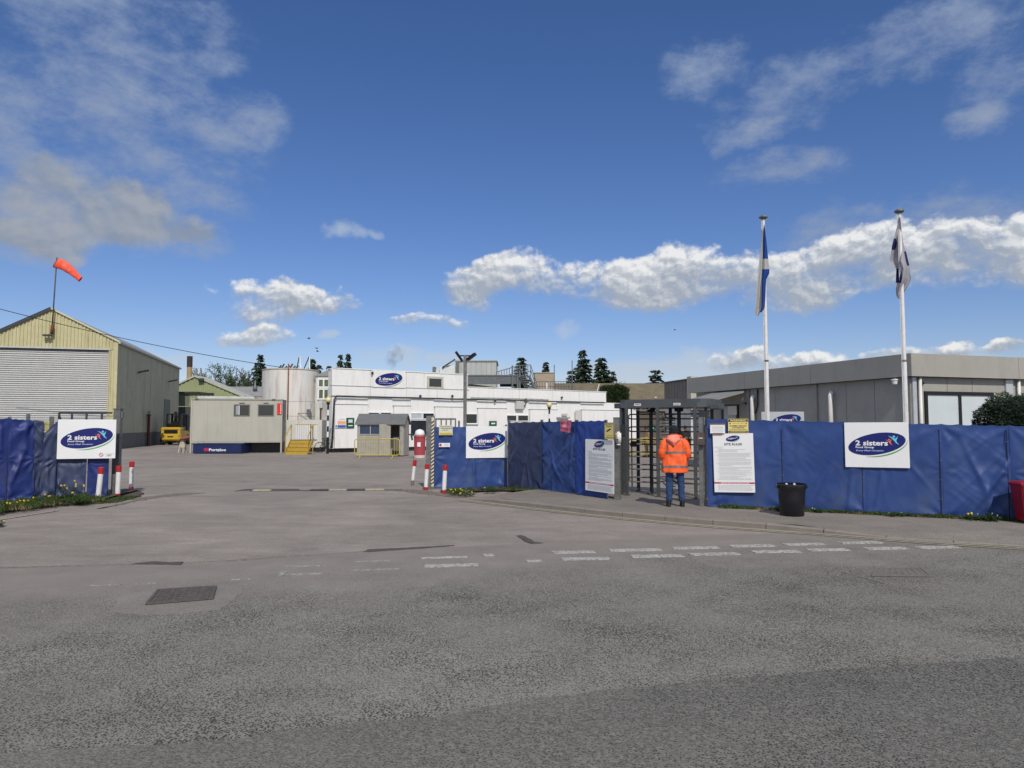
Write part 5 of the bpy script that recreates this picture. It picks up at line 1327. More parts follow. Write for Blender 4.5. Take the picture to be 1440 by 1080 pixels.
# parapet panels between cable and ledge, upper block panels, lower panels: each its own piece
def panels(xs, y0f, y1f, f, b, name='cladding_panel', gap=.012):
    for i in range(len(xs) - 1):
        u0 = frB_.uv(xs[i], 560)[0] + gap; u1 = frB_.uv(xs[i+1], 560)[0] - gap
        m_ = MB(); m_.bbox(u0, u1, f, b, y0f, y1f, .008); m_.build(name, m_whitewall, BW)
panels([467, 521, 572, 615, 658], zcable + .02, zl - .015, .02, .3)
panels([658, 694, 731, 777, 815, 853], zcable + .02, zpar, .04, .3)
panels([467, 521, 572, 597, 658], zl + .02, zup, .08, .4)
MB().box(.05, uE, .42, 1.0, zl - .1, zup - .06).build('upper_wall', m_whitewall, BW)
MB().box(0, uE + .1, .0, .5, zl - .018, zl + .015).build('ledge', M('ledge_lead', (.3, .31, .3), rough=.7), BW)
MB().box(0, uE + .06, .04, 1.1, zup - .02, zup + .04).build('coping', m_trim, BW)
MB().box(uE + .06, uEnd + .05, .0, .36, zpar + .003, zpar + .05).build('coping', m_trim, BW)
pts = [(frB_.uv(473, 556.5, -.06)[0], -.06, zcable)]
for x in range(490, 860, 18): pts.append((frB_.uv(x, 560, -.06)[0], -.06 + .02*mnoise.noise(Vector((x, 0, 0))), zcable + .03*mnoise.noise(Vector((x*.07, 2, 0)))))
m_ = MB(); m_.tube(pts, .05, 6); m_.build('cable_tray', m_steel_dark, BW, smooth=True)
m_ = MB(); m_.tube([(frB_.uv(473, 560, -.06)[0], -.06, zcable), (frB_.uv(472, 560, -.06)[0]-.1, -.08, zcable - .25), (frB_.uv(467, 590, -.06)[0], -.08, .3)], .06, 6); m_.build('down_cable', m_steel_dark, BW, smooth=True)
# lower storey: wide projecting bays and recessed strips between them
zb_ = .28
for (x0, x1, yt_) in ((470, 517, 569), (517, 552, 563), (553, 577, 571), (577.6, 610.5, 563), (611, 655, 572.5), (655.5, 671, 566), (671.5, 712, 574.5), (712.5, 744, 566), (744.5, 783, 576.2), (783.5, 817, 568), (817.5, 880, 577)):
    bay = yt_ > 568.5; u0 = frB_.uv(x0, 600)[0]; u1 = frB_.uv(x1, 600)[0]; zt_ = frB_.uv((x0+x1)/2, yt_, 0)[1] if bay else zcable - .04
    f = -.10 if bay else .04
    m_ = MB(); m_.bbox(u0 + .01, u1 - .01, f, .11, zb_, zt_, .006); m_.build('wall_panel', m_whitewall, BW)
    if bay:
        MB().box(u0 - .02, u1 + .02, f - .03, .1, zt_ + .002, zt_ + .03).build('bay_flashing', M('ledge_lead', (.3, .31, .3)), BW)
    k = int((u1 - u0) / 1.2)
    for j in range(1, k):
        uu = u0 + (u1 - u0) * j / k; MB().box(uu - .012, uu + .012, f - .006, f + .01, zb_ + .02, zt_ - .02).build('joint_strip', M('joint_grey', (.66, .67, .65), rough=.7), BW)
fw = -.02
window(frB_, BW, 517.5, 579.5, 534, 592, -.02, 1); window(frB_, BW, 535, 579.5, 551, 592, -.02, 1)
window(frB_, BW, 577.5, 580.5, 594, 589.5, -.03, 1, gmat=M('frosted_pane', (.45, .5, .52), rough=.3)); window(frB_, BW, 594.5, 580.5, 611, 589.5, -.03, 1)
window(frB_, BW, 577, 590.5, 611, 612, -.02, 1, frame=.04)
window(frB_, BW, 654, 581.5, 671.5, 596, -.03, 1, sill=True)
window(frB_, BW, 712.5, 583.5, 727, 592.5, -.03, 1); window(frB_, BW, 728, 583.5, 743.5, 592.5, -.03, 1)
window(frB_, BW, 601, 529.5, 623.5, 547, .0, 1, frame=.18, fmat=M('dirty_vent_frame', (.48, .48, .40), rough=.7, var=.15))
pbox(frB_, 'electric_box', 726.5, 564, 737, 575.5, -.25, 0, M('pale_grey_box', (.5, .5, .48), rough=.5), BW, .02)
m_ = MB(); a = frB_.uv(737, 565, -.2); m_.tube([(a[0]+.25, -.1, a[1]+.25), (a[0]+.2, -.2, a[1]-.1), (a[0]-.1, -.2, a[1]-.45), (a[0]-.5, -.15, a[1]-.5)], .05, 6); m_.build('box_conduit', m_steel_dark, BW, smooth=True)
pbox(frB_, 'wall_pipe', 809.5, 577, 817, 595, -.18, -.1, M('dull_white', (.55, .55, .52), rough=.7), BW, .02)
pbox(frB_, 'vent_grille', 791, 581.5, 798, 584.5, -.12, -.02, M('pale_grey_box', (.5, .5, .48)), BW)
pbox(frB_, 'canopy_shelf', 784.5, 586.5, 802, 588.5, -.3, 0, M('ledge_lead', (.3, .31, .3)), BW)
for x, y in ((523.5, 524.5), (591, 557), (636, 557), (696, 563.5), (790, 559)):
    m_ = MB(); a = frB_.uv(x, y, -.05); m_.bbox(a[0]-.07, a[0]+.07, -.14, .0, a[1]-.08, a[1]+.08, .02); m_.build('small_fixture', m_steel_dark, BW)
for x, y in ((460.5, 585), (470.5, 590)):
    pass
# parapet clutter and pipes on the roofs
m_pipe = M('white_pipe', (.7, .7, .66), rough=.5, var=.1)
m_ = MB(); a = frB_.uv(769, 545, .5); m_.tube([(a[0], .5, zpar - .2), (a[0], .5, zpar + .62)], .05, 6); m_.build('vent_pipe', m_pipe, BW, smooth=True)
m_ = MB()
for k in range(12):
    a = frB_.uv(662 + k*8.5, 556)[0]; m_.tube([(a, -.02, zcable + .14 + .04*mnoise.noise(Vector((k*1.3, 0, 0)))), (a + 1.15, -.02, zcable + .14 + .04*mnoise.noise(Vector(((k+1)*1.3, 0, 0))))], .018, 5)
m_.build('loose_cable', M('brown_cable', (.2, .15, .1), rough=.8), BW)

def wsign(x0, y0, x1, y1, label, mat, off=-.16, name='wall_sign', cat='sign'):
    return board(name, label, cat, frB_, x0, y0, x1, y1, off, .02, mat)
r_, w, h, f = wsign(524, 522, 570, 545, 'oval company sign on a white panel high on the factory wall', m_whitewall, off=-.03, name='company_sign')
logo(r_, -w*.01, 0, w*.83, f - .004)
r_, w, h, f = wsign(471.3, 587.8, 486.5, 601.6, 'white sign with orange and blue strips on the factory wall left of the small shed', m_white)
m_ = MB(); m_.box(-w*.28, w*.46, f-.006, f-.001, -h*.15, h*.18); m_.build('orange_strip', M('pale_orange_print', (.85, .42, .16), rough=.5), r_)
m_ = MB(); m_.box(-w*.28, w*.48, f-.006, f-.001, -h*.47, -h*.22); m_.build('blue_strip', M('mid_blue_print', (.04, .12, .42), rough=.5), r_)
m_ = MB(); m_.poly([(-w*.40 + h*.10*cos(2*pi*i/12), f-.004, -h*.33 + h*.10*sin(2*pi*i/12)) for i in range(12)]); m_.build('round_symbol', M('mid_blue_print', (.04, .12, .42)), r_, fix=False)
m_ = MB(); text(m_, 'CAUTION', -w*.1, w*.35, h*.30, h*.42, f-.004); m_.build('lettering', m_print, r_, fix=False)
for (x0, y0, x1, y1, lb_, n_) in ((487, 587.6, 498.2, 595.4, 'green sign with a white symbol on the factory wall, upper of two beside the shed', 2), (487, 596, 498.2, 601.8, 'small green sign on the factory wall, lower of two beside the shed', 1), (688, 592, 698.5, 600, 'green safety sign on the white wall above the gate company board', 1), (912, 597, 921, 607.5, 'green sign on the factory wall seen through the turnstile bars', 1)):
    r_, w, h, f = wsign(x0, y0, x1, y1, lb_, m_greensign)
    m_ = MB()
    for k in range(n_): m_.box(-w*.25, w*.28, f-.005, f-.001, -h*(.05+.3*k), h*(.18-.3*k))
    m_.build('white_mark', m_trim, r_)

# rooftop plant, raised steel walkway, brick stack, railings (set back behind the parapet)
def rooftop(Y, name, label, cat):
    fr = Fr((-30, Y, 0), (30, Y, 0)); return fr, thing(name, label, cat, (-30, Y, 0), 0)
m_plant = M('grey_plant_cladding', (.42, .44, .42), rough=.7, var=.1, scale=.8, dirt=(.2, .2, .17), dirtamt=.5, streak=(2, 2, .3), dscale=1)
fr, r_ = rooftop(64, 'plant_room', 'grey corrugated plant room on the factory roof behind the twin lamp post', 'plant room')
u0, u1, z0, z1 = fr.rect(641, 508.5, 698, 534); MB().box(u0, u1, .06, 5, 3.5, z1).build('body', m_plant, r_)
us = [u0 + (u1-u0)*k/8 for k in range(9)]
for k in range(8): MB().bbox(us[k]+.01, us[k+1]-.01, 0, .055, 3.6, z1-.05, .01).build('cladding_panel', m_plant, r_)
MB().box(u0-.1, u1+.1, -.08, 5.1, z1+.003, z1+.10).build('roof', M('plant_roof', (.3, .29, .26), rough=.9), r_)
MB().box(u0-.02, u0+.3, -.06, .0, 3.5, z1).build('corner_post', M('dark_corner', (.14, .14, .13)), r_)
fr, r_ = rooftop(63, 'air_unit', 'stepped pale air handling unit on the roof left of the grey plant room', 'air unit')
for (a, b, t_) in ((618, 640, 516.5), (626, 640.4, 513.5), (609, 618, 520)):
    pbox(fr, 'unit_casing', a, t_, b - .5, 534, .0 if a != 626 else .1, 3, M('pale_unit', (.62, .66, .64), rough=.5, var=.06), r_, .03)
m_ = MB(); p0 = fr.uv(622, 517, -.1); p1 = fr.uv(640, 510, -.1); m_.tube([(p0[0], -.1, p0[1]), (p1[0], -.1, p1[1]+.3)], .07, 6); m_.build('duct', m_steel_dark, r_, smooth=True)
m_ = MB(); p0 = fr.uv(608, 522, -.1); m_.bbox(p0[0], p0[0]+.3, -.1, .3, 4.6, p0[1]+.4, .04); m_.build('vent_cowl', m_galv, r_)

fr, r_ = rooftop(60, 'roof_walkway', 'dark steel roof platform with railings and a stair above the factory', 'walkway')
m_beam = M('steel_beam_grey', (.13, .145, .15), rough=.6, metal=.2, var=.15)
m_rail = M('railing_grey', (.14, .15, .16), rough=.6, metal=.2)
u0, u1, z0, z1 = fr.rect(658, 528.5, 727, 540); 
MB().box(u0, u1, 0, .25, z0, z1 - .02).build('beam', m_beam, r_); MB().box(u0, u1, .3, 3, z1 - .15, z1).build('deck', m_beam, r_)
MB().box(u0, u1, -.05, .3, z1 - .0, z1 + .08).build('deck_edge', m_galv, r_)
px_ = [(699, 528), (706, 525), (713, 522.5), (720, 520), (728, 517.5), (736, 515.5), (745, 513)]
zdk = fr.uv(700, 530)[1]
for (a, b, c_, d) in ((698, 523, 728, 514.5), (728, 514.5, 746, 513)):
    for dz in (0, -.55):
        p, q = fr.uv(a, b, 0), fr.uv(c_, d, 0); m_ = MB(); m_.tube([(p[0], 0, p[1]+dz), (q[0], 0, q[1]+dz)], .035, 6); m_.build('handrail', m_rail, r_)
for k in range(14):
    x = 698 + k * 3.7; yt_ = 523 - (x - 698) * .28 if x < 728 else 514.5 - (x - 728)*.08; p = fr.uv(x, yt_, 0); q = fr.uv(x, 529.5 if x < 728 else 530, 0)
    m_ = MB(); m_.tube([(p[0], 0, q[1]), (p[0], 0, p[1])], .03, 5); m_.build('baluster', m_rail, r_)
# stair: two stringers, treads, rails
for off_ in (0, 12):
    p, q = fr.uv(732+off_, 528, -.3), fr.uv(742+off_, 551, -.3); m_ = MB(); m_.bar((p[0], -.3, p[1]), (q[0], -.3, q[1]), .06, .22); m_.build('stringer', m_beam, r_)
for k in range(9):
    y = 529 + k * 2.5; x = 732.4 + k * 1.09; p, q = fr.uv(x, y, -.3), fr.uv(x+12, y, -.3); m_ = MB(); m_.box(p[0], q[0], -.5, -.1, p[1]-.02, p[1]+.03); m_.build('tread', m_galv, r_)
for (a, b, c_, d) in ((746, 513, 758, 549), (746, 520, 756, 550), (731, 516, 741, 540)):
    p, q = fr.uv(a, b, -.3), fr.uv(c_, d, -.3); m_ = MB(); m_.tube([(p[0], -.3, p[1]), (q[0], -.3, q[1])], .035, 6); m_.build('handrail', m_rail, r_)
for x, y0_, y1_ in ((720.5, 514, 549), (731, 516, 549), (728, 527, 550)):
    p, q = fr.uv(x, y0_, -.1), fr.uv(x, y1_, -.1); m_ = MB(); m_.box(p[0]-.07, p[0]+.07, -.15, -.02, 3.4, p[1]); m_.build('column', m_beam, r_)
pbox(fr, 'cross_beam', 700, 531, 733, 537, .4, .8, M('dark_corner', (.14, .14, .13)), r_)
pbox(fr, 'dark_bracing', 703, 537, 729, 543.5, 1.0, 1.4, m_black, r_)
# long brown-grey ramp roof beside it
m_ = MB(); p0 = fr.uv(658, 539.5, 1.5); p1 = fr.uv(733, 549, 1.5); lo = 3.4
m_.prism([(p0[0], lo), (p1[0]+3, lo), (p1[0], p1[1]), (p0[0], p0[1])], 1.5, 6); m_.build('low_roof', M('buff_render', (.36, .33, .28), rough=.9, var=.15), r_)
# brick-coloured block
fr, r_ = rooftop(66, 'roof_block', 'buff brown block on the roof right of the steel stair', 'roof block')
u0, u1, z0, z1 = fr.rect(752, 524.5, 779, 545); m_buff = M('buff_block', (.36, .30, .22), rough=.9, var=.15)
MB().box(u0, u1, 0, 3, 3.3, z1).build('wall', m_buff, r_); MB().box(u0-.05, u1+.05, -.06, 3.1, z1+.002, z1+.06).build('coping', M('buff_coping', (.42, .38, .3), rough=.9), r_)
# railing to the right
fr, r_ = rooftop(62, 'roof_railing', 'grey roof railing along the lower factory roof right of the stair', 'railing')
zb2 = fr.uv(780, 551)[1]
for (a, b, yt_) in ((755, 808, 536.5), (755, 808, 543.5)):
    p, q = fr.uv(a, yt_, 0), fr.uv(b, yt_, 0); m_ = MB(); m_.tube([(p[0], 0, p[1]), (q[0], 0, p[1])], .03, 5); m_.build('handrail', m_rail, r_)
for k in range(15):
    p = fr.uv(755 + k*3.78, 536.5, 0); m_ = MB(); m_.tube([(p[0], 0, 3.4), (p[0], 0, p[1])], .025, 5); m_.build('baluster', m_rail, r_)
for x, yt_, lb_ in ((779.5, 513, 'thin vertical aerial pole rising by the buff roof block'), (804.5, 507, 'taller thin aerial pole at the right end of the roof railing')):
    p = at(x, yt_, 61); m_ = MB(); m_.tube([(0, 0, 3.4), (0, 0, p.z)], .04, 6); o = m_.build('aerial_pole', m_rail, None, smooth=True); o.location = (p.x, 61, 0); tag(o, lb_, 'aerial')
p = at(834, 552, 61); q = at(842.5, 540, 61); m_ = MB(); m_.tube([(0, 0, p.z - 1.2), (q.x - p.x, 0, q.z)], .04, 6); o = m_.build('roof_stay', m_pipe, None); o.location = (p.x, 61, 0); tag(o, 'slanting pale roof stay in front of the brown roof', 'pole')
# long brown roof behind
Yb = 78; p0, p1 = at(770, 539, Yb), at(950, 545.5, Yb + 2); m_ = MB()
m_brown_roof = M('mossy_brown_roof', (.15, .125, .08), rough=.95, var=.25, scale=1.2, dirt=(.22, .19, .13), dirtamt=.5, dscale=4, fine=.15)
bb = thing('long_shed', 'long brown roofed shed stretching behind the factory to the grey office', 'shed', (p0.x, Yb, 0))
L_ = p1.x - p0.x + 8
m_.add([(0, -6, 3.2), (L_, -6, 3.2), (L_, 0, p0.z), (0, 0, p0.z), (L_, 5, 3.2), (0, 5, 3.2)], [(0,1,2,3), (3,2,4,5), (0,3,5), (1,4,2), (0,5,4,1)]); m_.build('roof', m_brown_roof, bb)
MB().box(.1, L_ - .1, -5.8, 4.8, 0, 3.18).build('wall', M('dark_brown_wall', (.12, .10, .08), rough=.9), bb)
for k in range(6): m_ = MB(); m_.bbox(8 + k*3.1, 8.25 + k*3.1, -3.2, -3, 4.2, 4.75, .03); m_.build('roof_vent', m_trim, bb)

# left end: stair block with tall window, tank, low white enclosure
m_offw = M('aged_white_render', (.60, .60, .56), rough=.75, var=.08, scale=1, dirt=(.35, .33, .28), dirtamt=.6, streak=(2, 2, .4), dscale=1.3)
fr = Fr((gp(400, 634, 0).x, 50.5, 0), (0, 50.5, 0)); r_ = thing('stair_block', 'narrow white stair block with tall green glazed windows left of the factory', 'building', fr.loc(), 0)
u0, u1, z0, z1 = fr.rect(443, 530, 467.5, 562); MB().box(u0, u1+.3, .1, 4, 0, z1+.05).build('wall', m_offw, r_)
m_.__init__(); m_.prism([(u0-.1, z1+.06), (u1+.3, z1+.06), (u1+.3, z1+.75)], 0, 4); m_.build('roof', m_roof, r_)
gg = M('green_tinted_glass', (.10, .13, .06), rough=.15, var=.3)
window(fr, r_, 446.5, 532, 463.5, 545.5, .0, 2, frame=.12, gmat=gg); window(fr, r_, 446.5, 546, 463.5, 562, .0, 2, frame=.12, gmat=gg)
for y in (536.5, 543): pbox(fr, 'balcony_rail', 465, y-.5, 475.5, y+1, -.6, -.5, m_trim, r_)
for x in (466, 475): pbox(fr, 'balcony_post', x, 533, x+1, 556, -.6, -.5, m_trim, r_)
# tank
tp_ = gp(408.5, 632.5, 0); Yt = 51.5; c_ = at(408.5, 560, Yt); R = .0385 * Yt; zt_ = at(408, 521.5, Yt - R*.0).z
m_tank = M('stained_white_tank', (.66, .65, .61), rough=.6, var=.07, scale=.7, dirt=(.30, .20, .13), dirtamt=.75, streak=(3.5, 3.5, .28), dscale=1.2)
tk = thing('storage_tank', 'large stained white cylindrical tank behind the portable cabin', 'tank', (c_.x, Yt, 0))
m_ = MB(); m_.lathe([(R, 0), (R, zt_*.42)], n=48); m_.build('lower_shell', m_tank, tk, smooth=True, angle=40)
m_ = MB(); m_.lathe([(R*1.004, zt_*.423), (R*1.004, zt_*.60)], n=48); m_.build('middle_shell', m_tank, tk, smooth=True, angle=40)
m_ = MB(); m_.lathe([(R, zt_*.603), (R, zt_), (R*.97, zt_+.04), (.2, zt_+.25)], n=48); m_.build('upper_shell', m_tank, tk, smooth=True, angle=40)
m_ = MB(); m_.lathe([(R+.02, zt_-.05), (R+.03, zt_-.03), (R+.03, zt_+.03), (R+.01, zt_+.04)], n=48); m_.build('rim', M('rim_dirty', (.4, .34, .28), rough=.8, var=.3, scale=3), tk, smooth=True)
x = at(405.3, 560, Yt - R).x - c_.x; m_ = MB(); m_.tube([(x, -R-.06, 1.5), (x, -R-.06, zt_+.35)], .045, 6); m_.build('red_pipe', M('rust_red_pipe', (.22, .06, .04), rough=.7, var=.3), tk, smooth=True)
m_ = MB()
for q in range(7): m_.bar((x + .2*q - .9, -R+.6, zt_+.05), (x + .2*q - .75, -R+.7, zt_+.3 + .1*sin(q*2)), .09)
m_.build('tank_top_valves', m_steel_dark, tk)
a = at(432, 571, Yt-R); m_ = MB(); m_.bbox(a.x-c_.x-.15, a.x-c_.x+.15, -R*.85, -R*.72, a.z-.25, a.z+.2, .04); m_.build('tank_valve', M('pale_grey_box', (.5, .5, .48)), tk)
for (x0, y0_, x1, y1_, mt) in ((415.5, 522, 421, 501.5, m_steel_dark), (421.5, 501, 424, 523, m_trim), (425, 520, 435, 501, m_steel_dark), (435.3, 500.5, 435.5, 524, m_trim)):
    p, q = at(x0, y0_, Yt-.5), at(x1, y1_, Yt-.5); m_ = MB(); m_.tube([(p.x-c_.x, -.5, min(p.z, q.z)-.25 if p.z < q.z else p.z), (q.x-c_.x, -.5, q.z if q.z > p.z else q.z-.25)], .04, 6); m_.build('tank_stay', mt, tk)
# low white enclosure
fr = Fr((gp(380, 634, 0).x, 48, 0), (0, 48, 0)); r_ = thing('low_enclosure', 'low white boxed enclosure with a dark slot between the steps and the striped beacon', 'enclosure', fr.loc(), 0)
u0, u1, z0, z1 = fr.rect(402, 590.5, 452.5, 634); MB().bbox(u0, u1, 0, 1.6, .28, z1, .02).build('casing', m_offw, r_); MB().box(u0+.05, u1-.05, .05, 1.5, 0, .28).build('base', m_black, r_)
pbox(fr, 'dark_slot', 436, 597, 441, 622, -.02, .05, M('slot_dark', (.04, .05, .06), rough=.4), r_, .01)
for k in range(5): uu = u0 + (u1-u0)*(k+.5)/5.2; MB().box(uu-.015, uu+.015, -.012, .0, .4, z1-.05).build('seam_strip', M('joint_grey', (.66, .67, .65)), r_)
m_ = MB(); p = fr.uv(419, 584, .5); q = fr.uv(436, 584, .5); m_.tube([(p[0], .5, z1), (p[0], .5, z1+.45), (q[0], .5, z1+.45)], .02, 5); m_.tube([(p[0], .5, z1+.45), (q[0]-.2, .5, z1)], .02, 5); m_.build('guard_frame', m_steel_dark, r_)
# grey recess between enclosure and factory
fr = Fr((gp(450, 634, 0).x, 49.2, 0), (0, 49.2, 0)); r_ = thing('grey_annex', 'grey recessed annex wall with pipework behind the striped beacon', 'building', fr.loc(), 0)
u0, u1, z0, z1 = fr.rect(449, 563, 467.4, 634); MB().box(u0, u1+.2, 0, 1.1, 0, z1).build('wall', M('annex_grey', (.38, .39, .37), rough=.8, var=.15, dirt=(.2, .2, .19), dirtamt=.5), r_)
pbox(fr, 'noticeboard', 453.5, 594, 459.5, 607, -.05, -.01, M('pale_notice_grey', (.5, .55, .58), rough=.4), r_)
pbox(fr, 'red_stand', 449.8, 575, 451.5, 591, -.12, -.04, m_redpipe, r_)
pbox(fr, 'meter_box', 448, 563, 453.5, 574, -.14, -.02, M('pale_grey_box', (.5, .5, .48)), r_, .02)
for k, x in enumerate((463.5, 465.5)): pbox(fr, 'pipe_run', x, 565, x+.8, 608, -.08, -.02, m_steel_dark if k else m_rust, r_)

# ---- far sheds behind the cabin
def gable_shed(name, label, x0, x1, xa, ya, ye0, ye1, Y, wall, pitch=.5):
    fr = Fr(at(x0, 600, Y), at(x1, 600, Y)); r = thing(name, label, 'shed', fr.loc(), fr.ang)
    ua, za = fr.uv(xa, ya); z0e = fr.uv(x0, ye0)[1]; z1e = fr.uv(x1, ye1)[1]
    zt = lambda u: (z0e + (za - z0e)*u/ua) if u < ua else (za + (z1e - za)*(u - ua)/(fr.L - ua))
    m = MB(); corr(m, 0, fr.L, zt, lambda u: 0, pitch, .06); m.build('gable_cladding', wall, r, fix=False)
    for (a, b, c, d) in ((0, z0e, ua, za), (ua, za, fr.L, z1e)):
        m = MB(); m.add([(a, -.2, b+.06), (c, -.2, d+.06), (c, 3, d+.06), (a, 3, b+.06), (a, -.2, b-.14), (c, -.2, d-.14), (c, 3, d-.14), (a, 3, b-.14)], [(0,1,2,3),(7,6,5,4),(0,4,5,1),(1,5,6,2),(2,6,7,3),(3,7,4,0)]); m.build('roof', M('pale_roof_edge', (.42, .44, .36), rough=.7), r)
    return fr, r
m_lime = M('lime_green_cladding', (.30, .33, .17), rough=.6, var=.08, scale=.6)
fr, r_ = gable_shed('green_shed', 'pale green gabled shed behind the portable cabin', 238, 343, 274.6, 528.5, 545, 557.5, 85, m_lime)
m_ = MB(); u0, u1, z0, z1 = fr.rect(238, 552.5, 300, 554.5, -.1); m_.box(u0, u1, -.2, 0, z0, z1); m_.build('dark_rail', m_steel_dark, r_)
pbox(fr, 'shutter_door', 253, 585, 266, 618, -.12, -.02, M('dark_green_door', (.05, .06, .05), rough=.6), r_)
m_ = MB(); a = fr.uv(283.5, 534.5, -.2); m_.bbox(a[0]-.3, a[0]+.3, -.5, -.1, a[1]-.15, a[1]+.2, .03); m_.build('gable_lamp', m_steel_dark, r_)
fr = Fr(at(236, 600, 78), at(268, 600, 78)); r_ = thing('dark_lean_to', 'dark lean-to behind the forklift beside the warehouse', 'shed', fr.loc(), fr.ang)
u0, u1, z0, z1 = fr.rect(249.5, 553.5, 266, 630); m_ = MB(); corr(m_, u0, u1, lambda u: z1, lambda u: z1*.62, .3, .04); m_.build('upper_cladding', M('green_grey_door2', (.15, .17, .12), rough=.6), r_, fix=False)
MB().box(u0-1, u1+1, .05, 4, 0, z1*.6).build('lower_wall', M('dark_wall', (.055, .058, .058), rough=.8), r_); MB().box(u0-1, u1+1, -.3, 4, z1, z1+.2).build('roof', m_steel_dark, r_)
# long grey roof further back
fr = Fr(at(300, 600, 110), at(380, 600, 110)); r_ = thing('grey_roofed_shed', 'long shed with a grey sheet roof behind the green gable', 'shed', fr.loc(), fr.ang)
u0, u1, z0, z1 = fr.rect(305, 543.5, 372, 558); m_ = MB(); m_.add([(u0-2, -2, z0), (u1+3, -2, z0), (u1+3, 4, z1+.2), (u0-2, 4, z1+.2), (u1+3, 10, z0), (u0-2, 10, z0)], [(0,1,2,3),(3,2,4,5),(0,3,5),(1,4,2)]); m_.build('roof', m_roof, r_)
MB().box(u0-1.9, u1+2.9, -1.9, 9.9, 0, z0).build('wall', m_green, r_)
for x in (276, 282.5, 359): m_ = MB(); p = fr.uv(x, 533 if x > 300 else 523, 1); m_.lathe([(.35, 0), (.35, .5), (.15, .9), (.1, 1.6)], c=(p[0], 1, p[1]-1.8 if x > 300 else p[1]-1.0), n=10); m_.build('roof_cowl', m_galv, r_, smooth=True)
# chimney stack
p = at(267, 501, 96); ch = thing('chimney', 'tall dark topped buff chimney behind the green shed', 'chimney', (p.x, 96, 0))
zc2 = at(267, 516, 96).z; m_ = MB(); m_.lathe([(.33, 0), (.33, zc2)], n=14); m_.build('lower_stack', M('buff_stack', (.38, .28, .13), rough=.9, var=.2, dirt=(.05, .045, .04), dirtamt=.8, dscale=.8), ch, smooth=True, angle=40)
m_ = MB(); m_.lathe([(.36, zc2), (.36, p.z)], n=14); m_.build('sooty_top', M('soot', (.04, .035, .032), rough=.95, var=.3), ch, smooth=True, angle=40)

# ---- portable cabin
m_cab = M('cabin_grey_paint', (.42, .41, .345), rough=.55, var=.04, scale=1.2, dirt=(.25, .25, .2), dirtamt=.4, streak=(2, 2, .4), dscale=1)
A, B = gp(266.5, 637.9, 0), gp(396, 637.0, 0); fr = Fr(A, B); cb_ = thing('portable_cabin', 'grey green portable cabin on legs with two small windows', 'cabin', fr.loc(), fr.ang)
zt_ = fr.uv(330, 562)[1]; zb3 = fr.uv(330, 622)[1]; Lc = fr.L; Dc = 2.0
MB().bbox(.06, Lc - .06, .04, Dc, zb3, zt_, .02).build('body', m_cab, cb_)
nseg = 6
for k in range(nseg):
    a = .12 + (Lc - .24)*k/nseg; b = .12 + (Lc-.24)*(k+1)/nseg; MB().bbox(a + .004, b - .004, .022, .04, zb3 + .06, zt_ - .06, .004).build('side_panel', m_cab, cb_)
for a in (0, Lc - .09):
    for y in (0, Dc - .06): MB().bbox(a, a + .09, y, y + .09, 0, zt_ + .07, .01).build('leg', m_cab, cb_)
MB().box(.09, Lc - .09, .0, .06, zt_ - .04, zt_ + .05).build('top_rail', m_cab, cb_); MB().box(.09, Lc - .09, .0, .06, zb3 - .02, zb3 + .05).build('bottom_rail', m_cab, cb_)
MB().bbox(.3, Lc*.68, .3, 2.2, zt_ + .03, zt_ + .22, .05).build('roof_tray', M('roof_tray_grey', (.5, .52, .50), rough=.5), cb_)
MB().box(-.02, Lc + .02, -.03, Dc + .05, zt_ + .005, zt_ + .03).build('roof', m_cab, cb_)
for x in (277, 385): u_ = fr.uv(x, 560)[0]; MB().bbox(u_-.12, u_+.12, -.04, .1, zt_-.03, zt_+.07, .02).build('lifting_lug', m_galv, cb_)
for (a, b) in ((328.5, 351.5), (362.5, 385.5)):
    u0, u1, z0, z1 = fr.rect(a, 568.6, b, 585.3, .0); w_ = MB(); w_.bbox(u0, u1, -.012, .03, z0, z1, .02)
    wo = w_.build('window', M('window_gasket_grey', (.16, .17, .16), rough=.5), cb_)
    MB().bbox(u0+.06, u1-.06, -.02, -.01, z0+.06, z1-.06, .03).build('pane', m_glass, wo)
    if a < 340: MB().box(u0+.32, u0+.36, -.024, -.019, z0+.08, z1-.08).build('glazing_bar', m_trim, wo); MB().box(u0+.13, u0+.31, -.023, -.0205, z0+.1, z1-.1).build('inner_blind', M('grey_blind', (.3, .32, .33)), wo)
    MB().box((u0+u1)/2-.16, (u0+u1)/2+.16, -.01, .02, z1+.06, z1+.10).build('trickle_vent', m_steel_dark, wo)
r_, w, h, f = board('cabin_sign', 'vertical red Portakabin sign at the right end of the cabin', 'sign', fr, 389.7, 567.2, 396.4, 582.8, -.03, .012, M('bright_red_sign', (.62, .03, .02), rough=.4))
m_ = MB(); text(m_, 'Portakabin', w*.12, w*.36, -h*.46, h*.46, f - .003, vertical=True, bold=.02); m_.build('lettering', m_trim, r_, fix=False)
# right end door face
MB().box(Lc + .0, Lc + .012, .25, 1.15, zb3 + .1, zt_ - .25).build('door', M('cabin_door', (.10, .11, .11), rough=.5), cb_)
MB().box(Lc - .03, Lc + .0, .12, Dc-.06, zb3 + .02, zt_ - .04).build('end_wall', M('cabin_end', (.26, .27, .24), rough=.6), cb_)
u_ = fr.uv(340, 630)[0]; MB().box(u_, Lc - .1, .7, .8, .03, zb3 - .03).build('underfloor_shade_board', m_black, cb_)  # black board added to stand in for the shade under the cabin
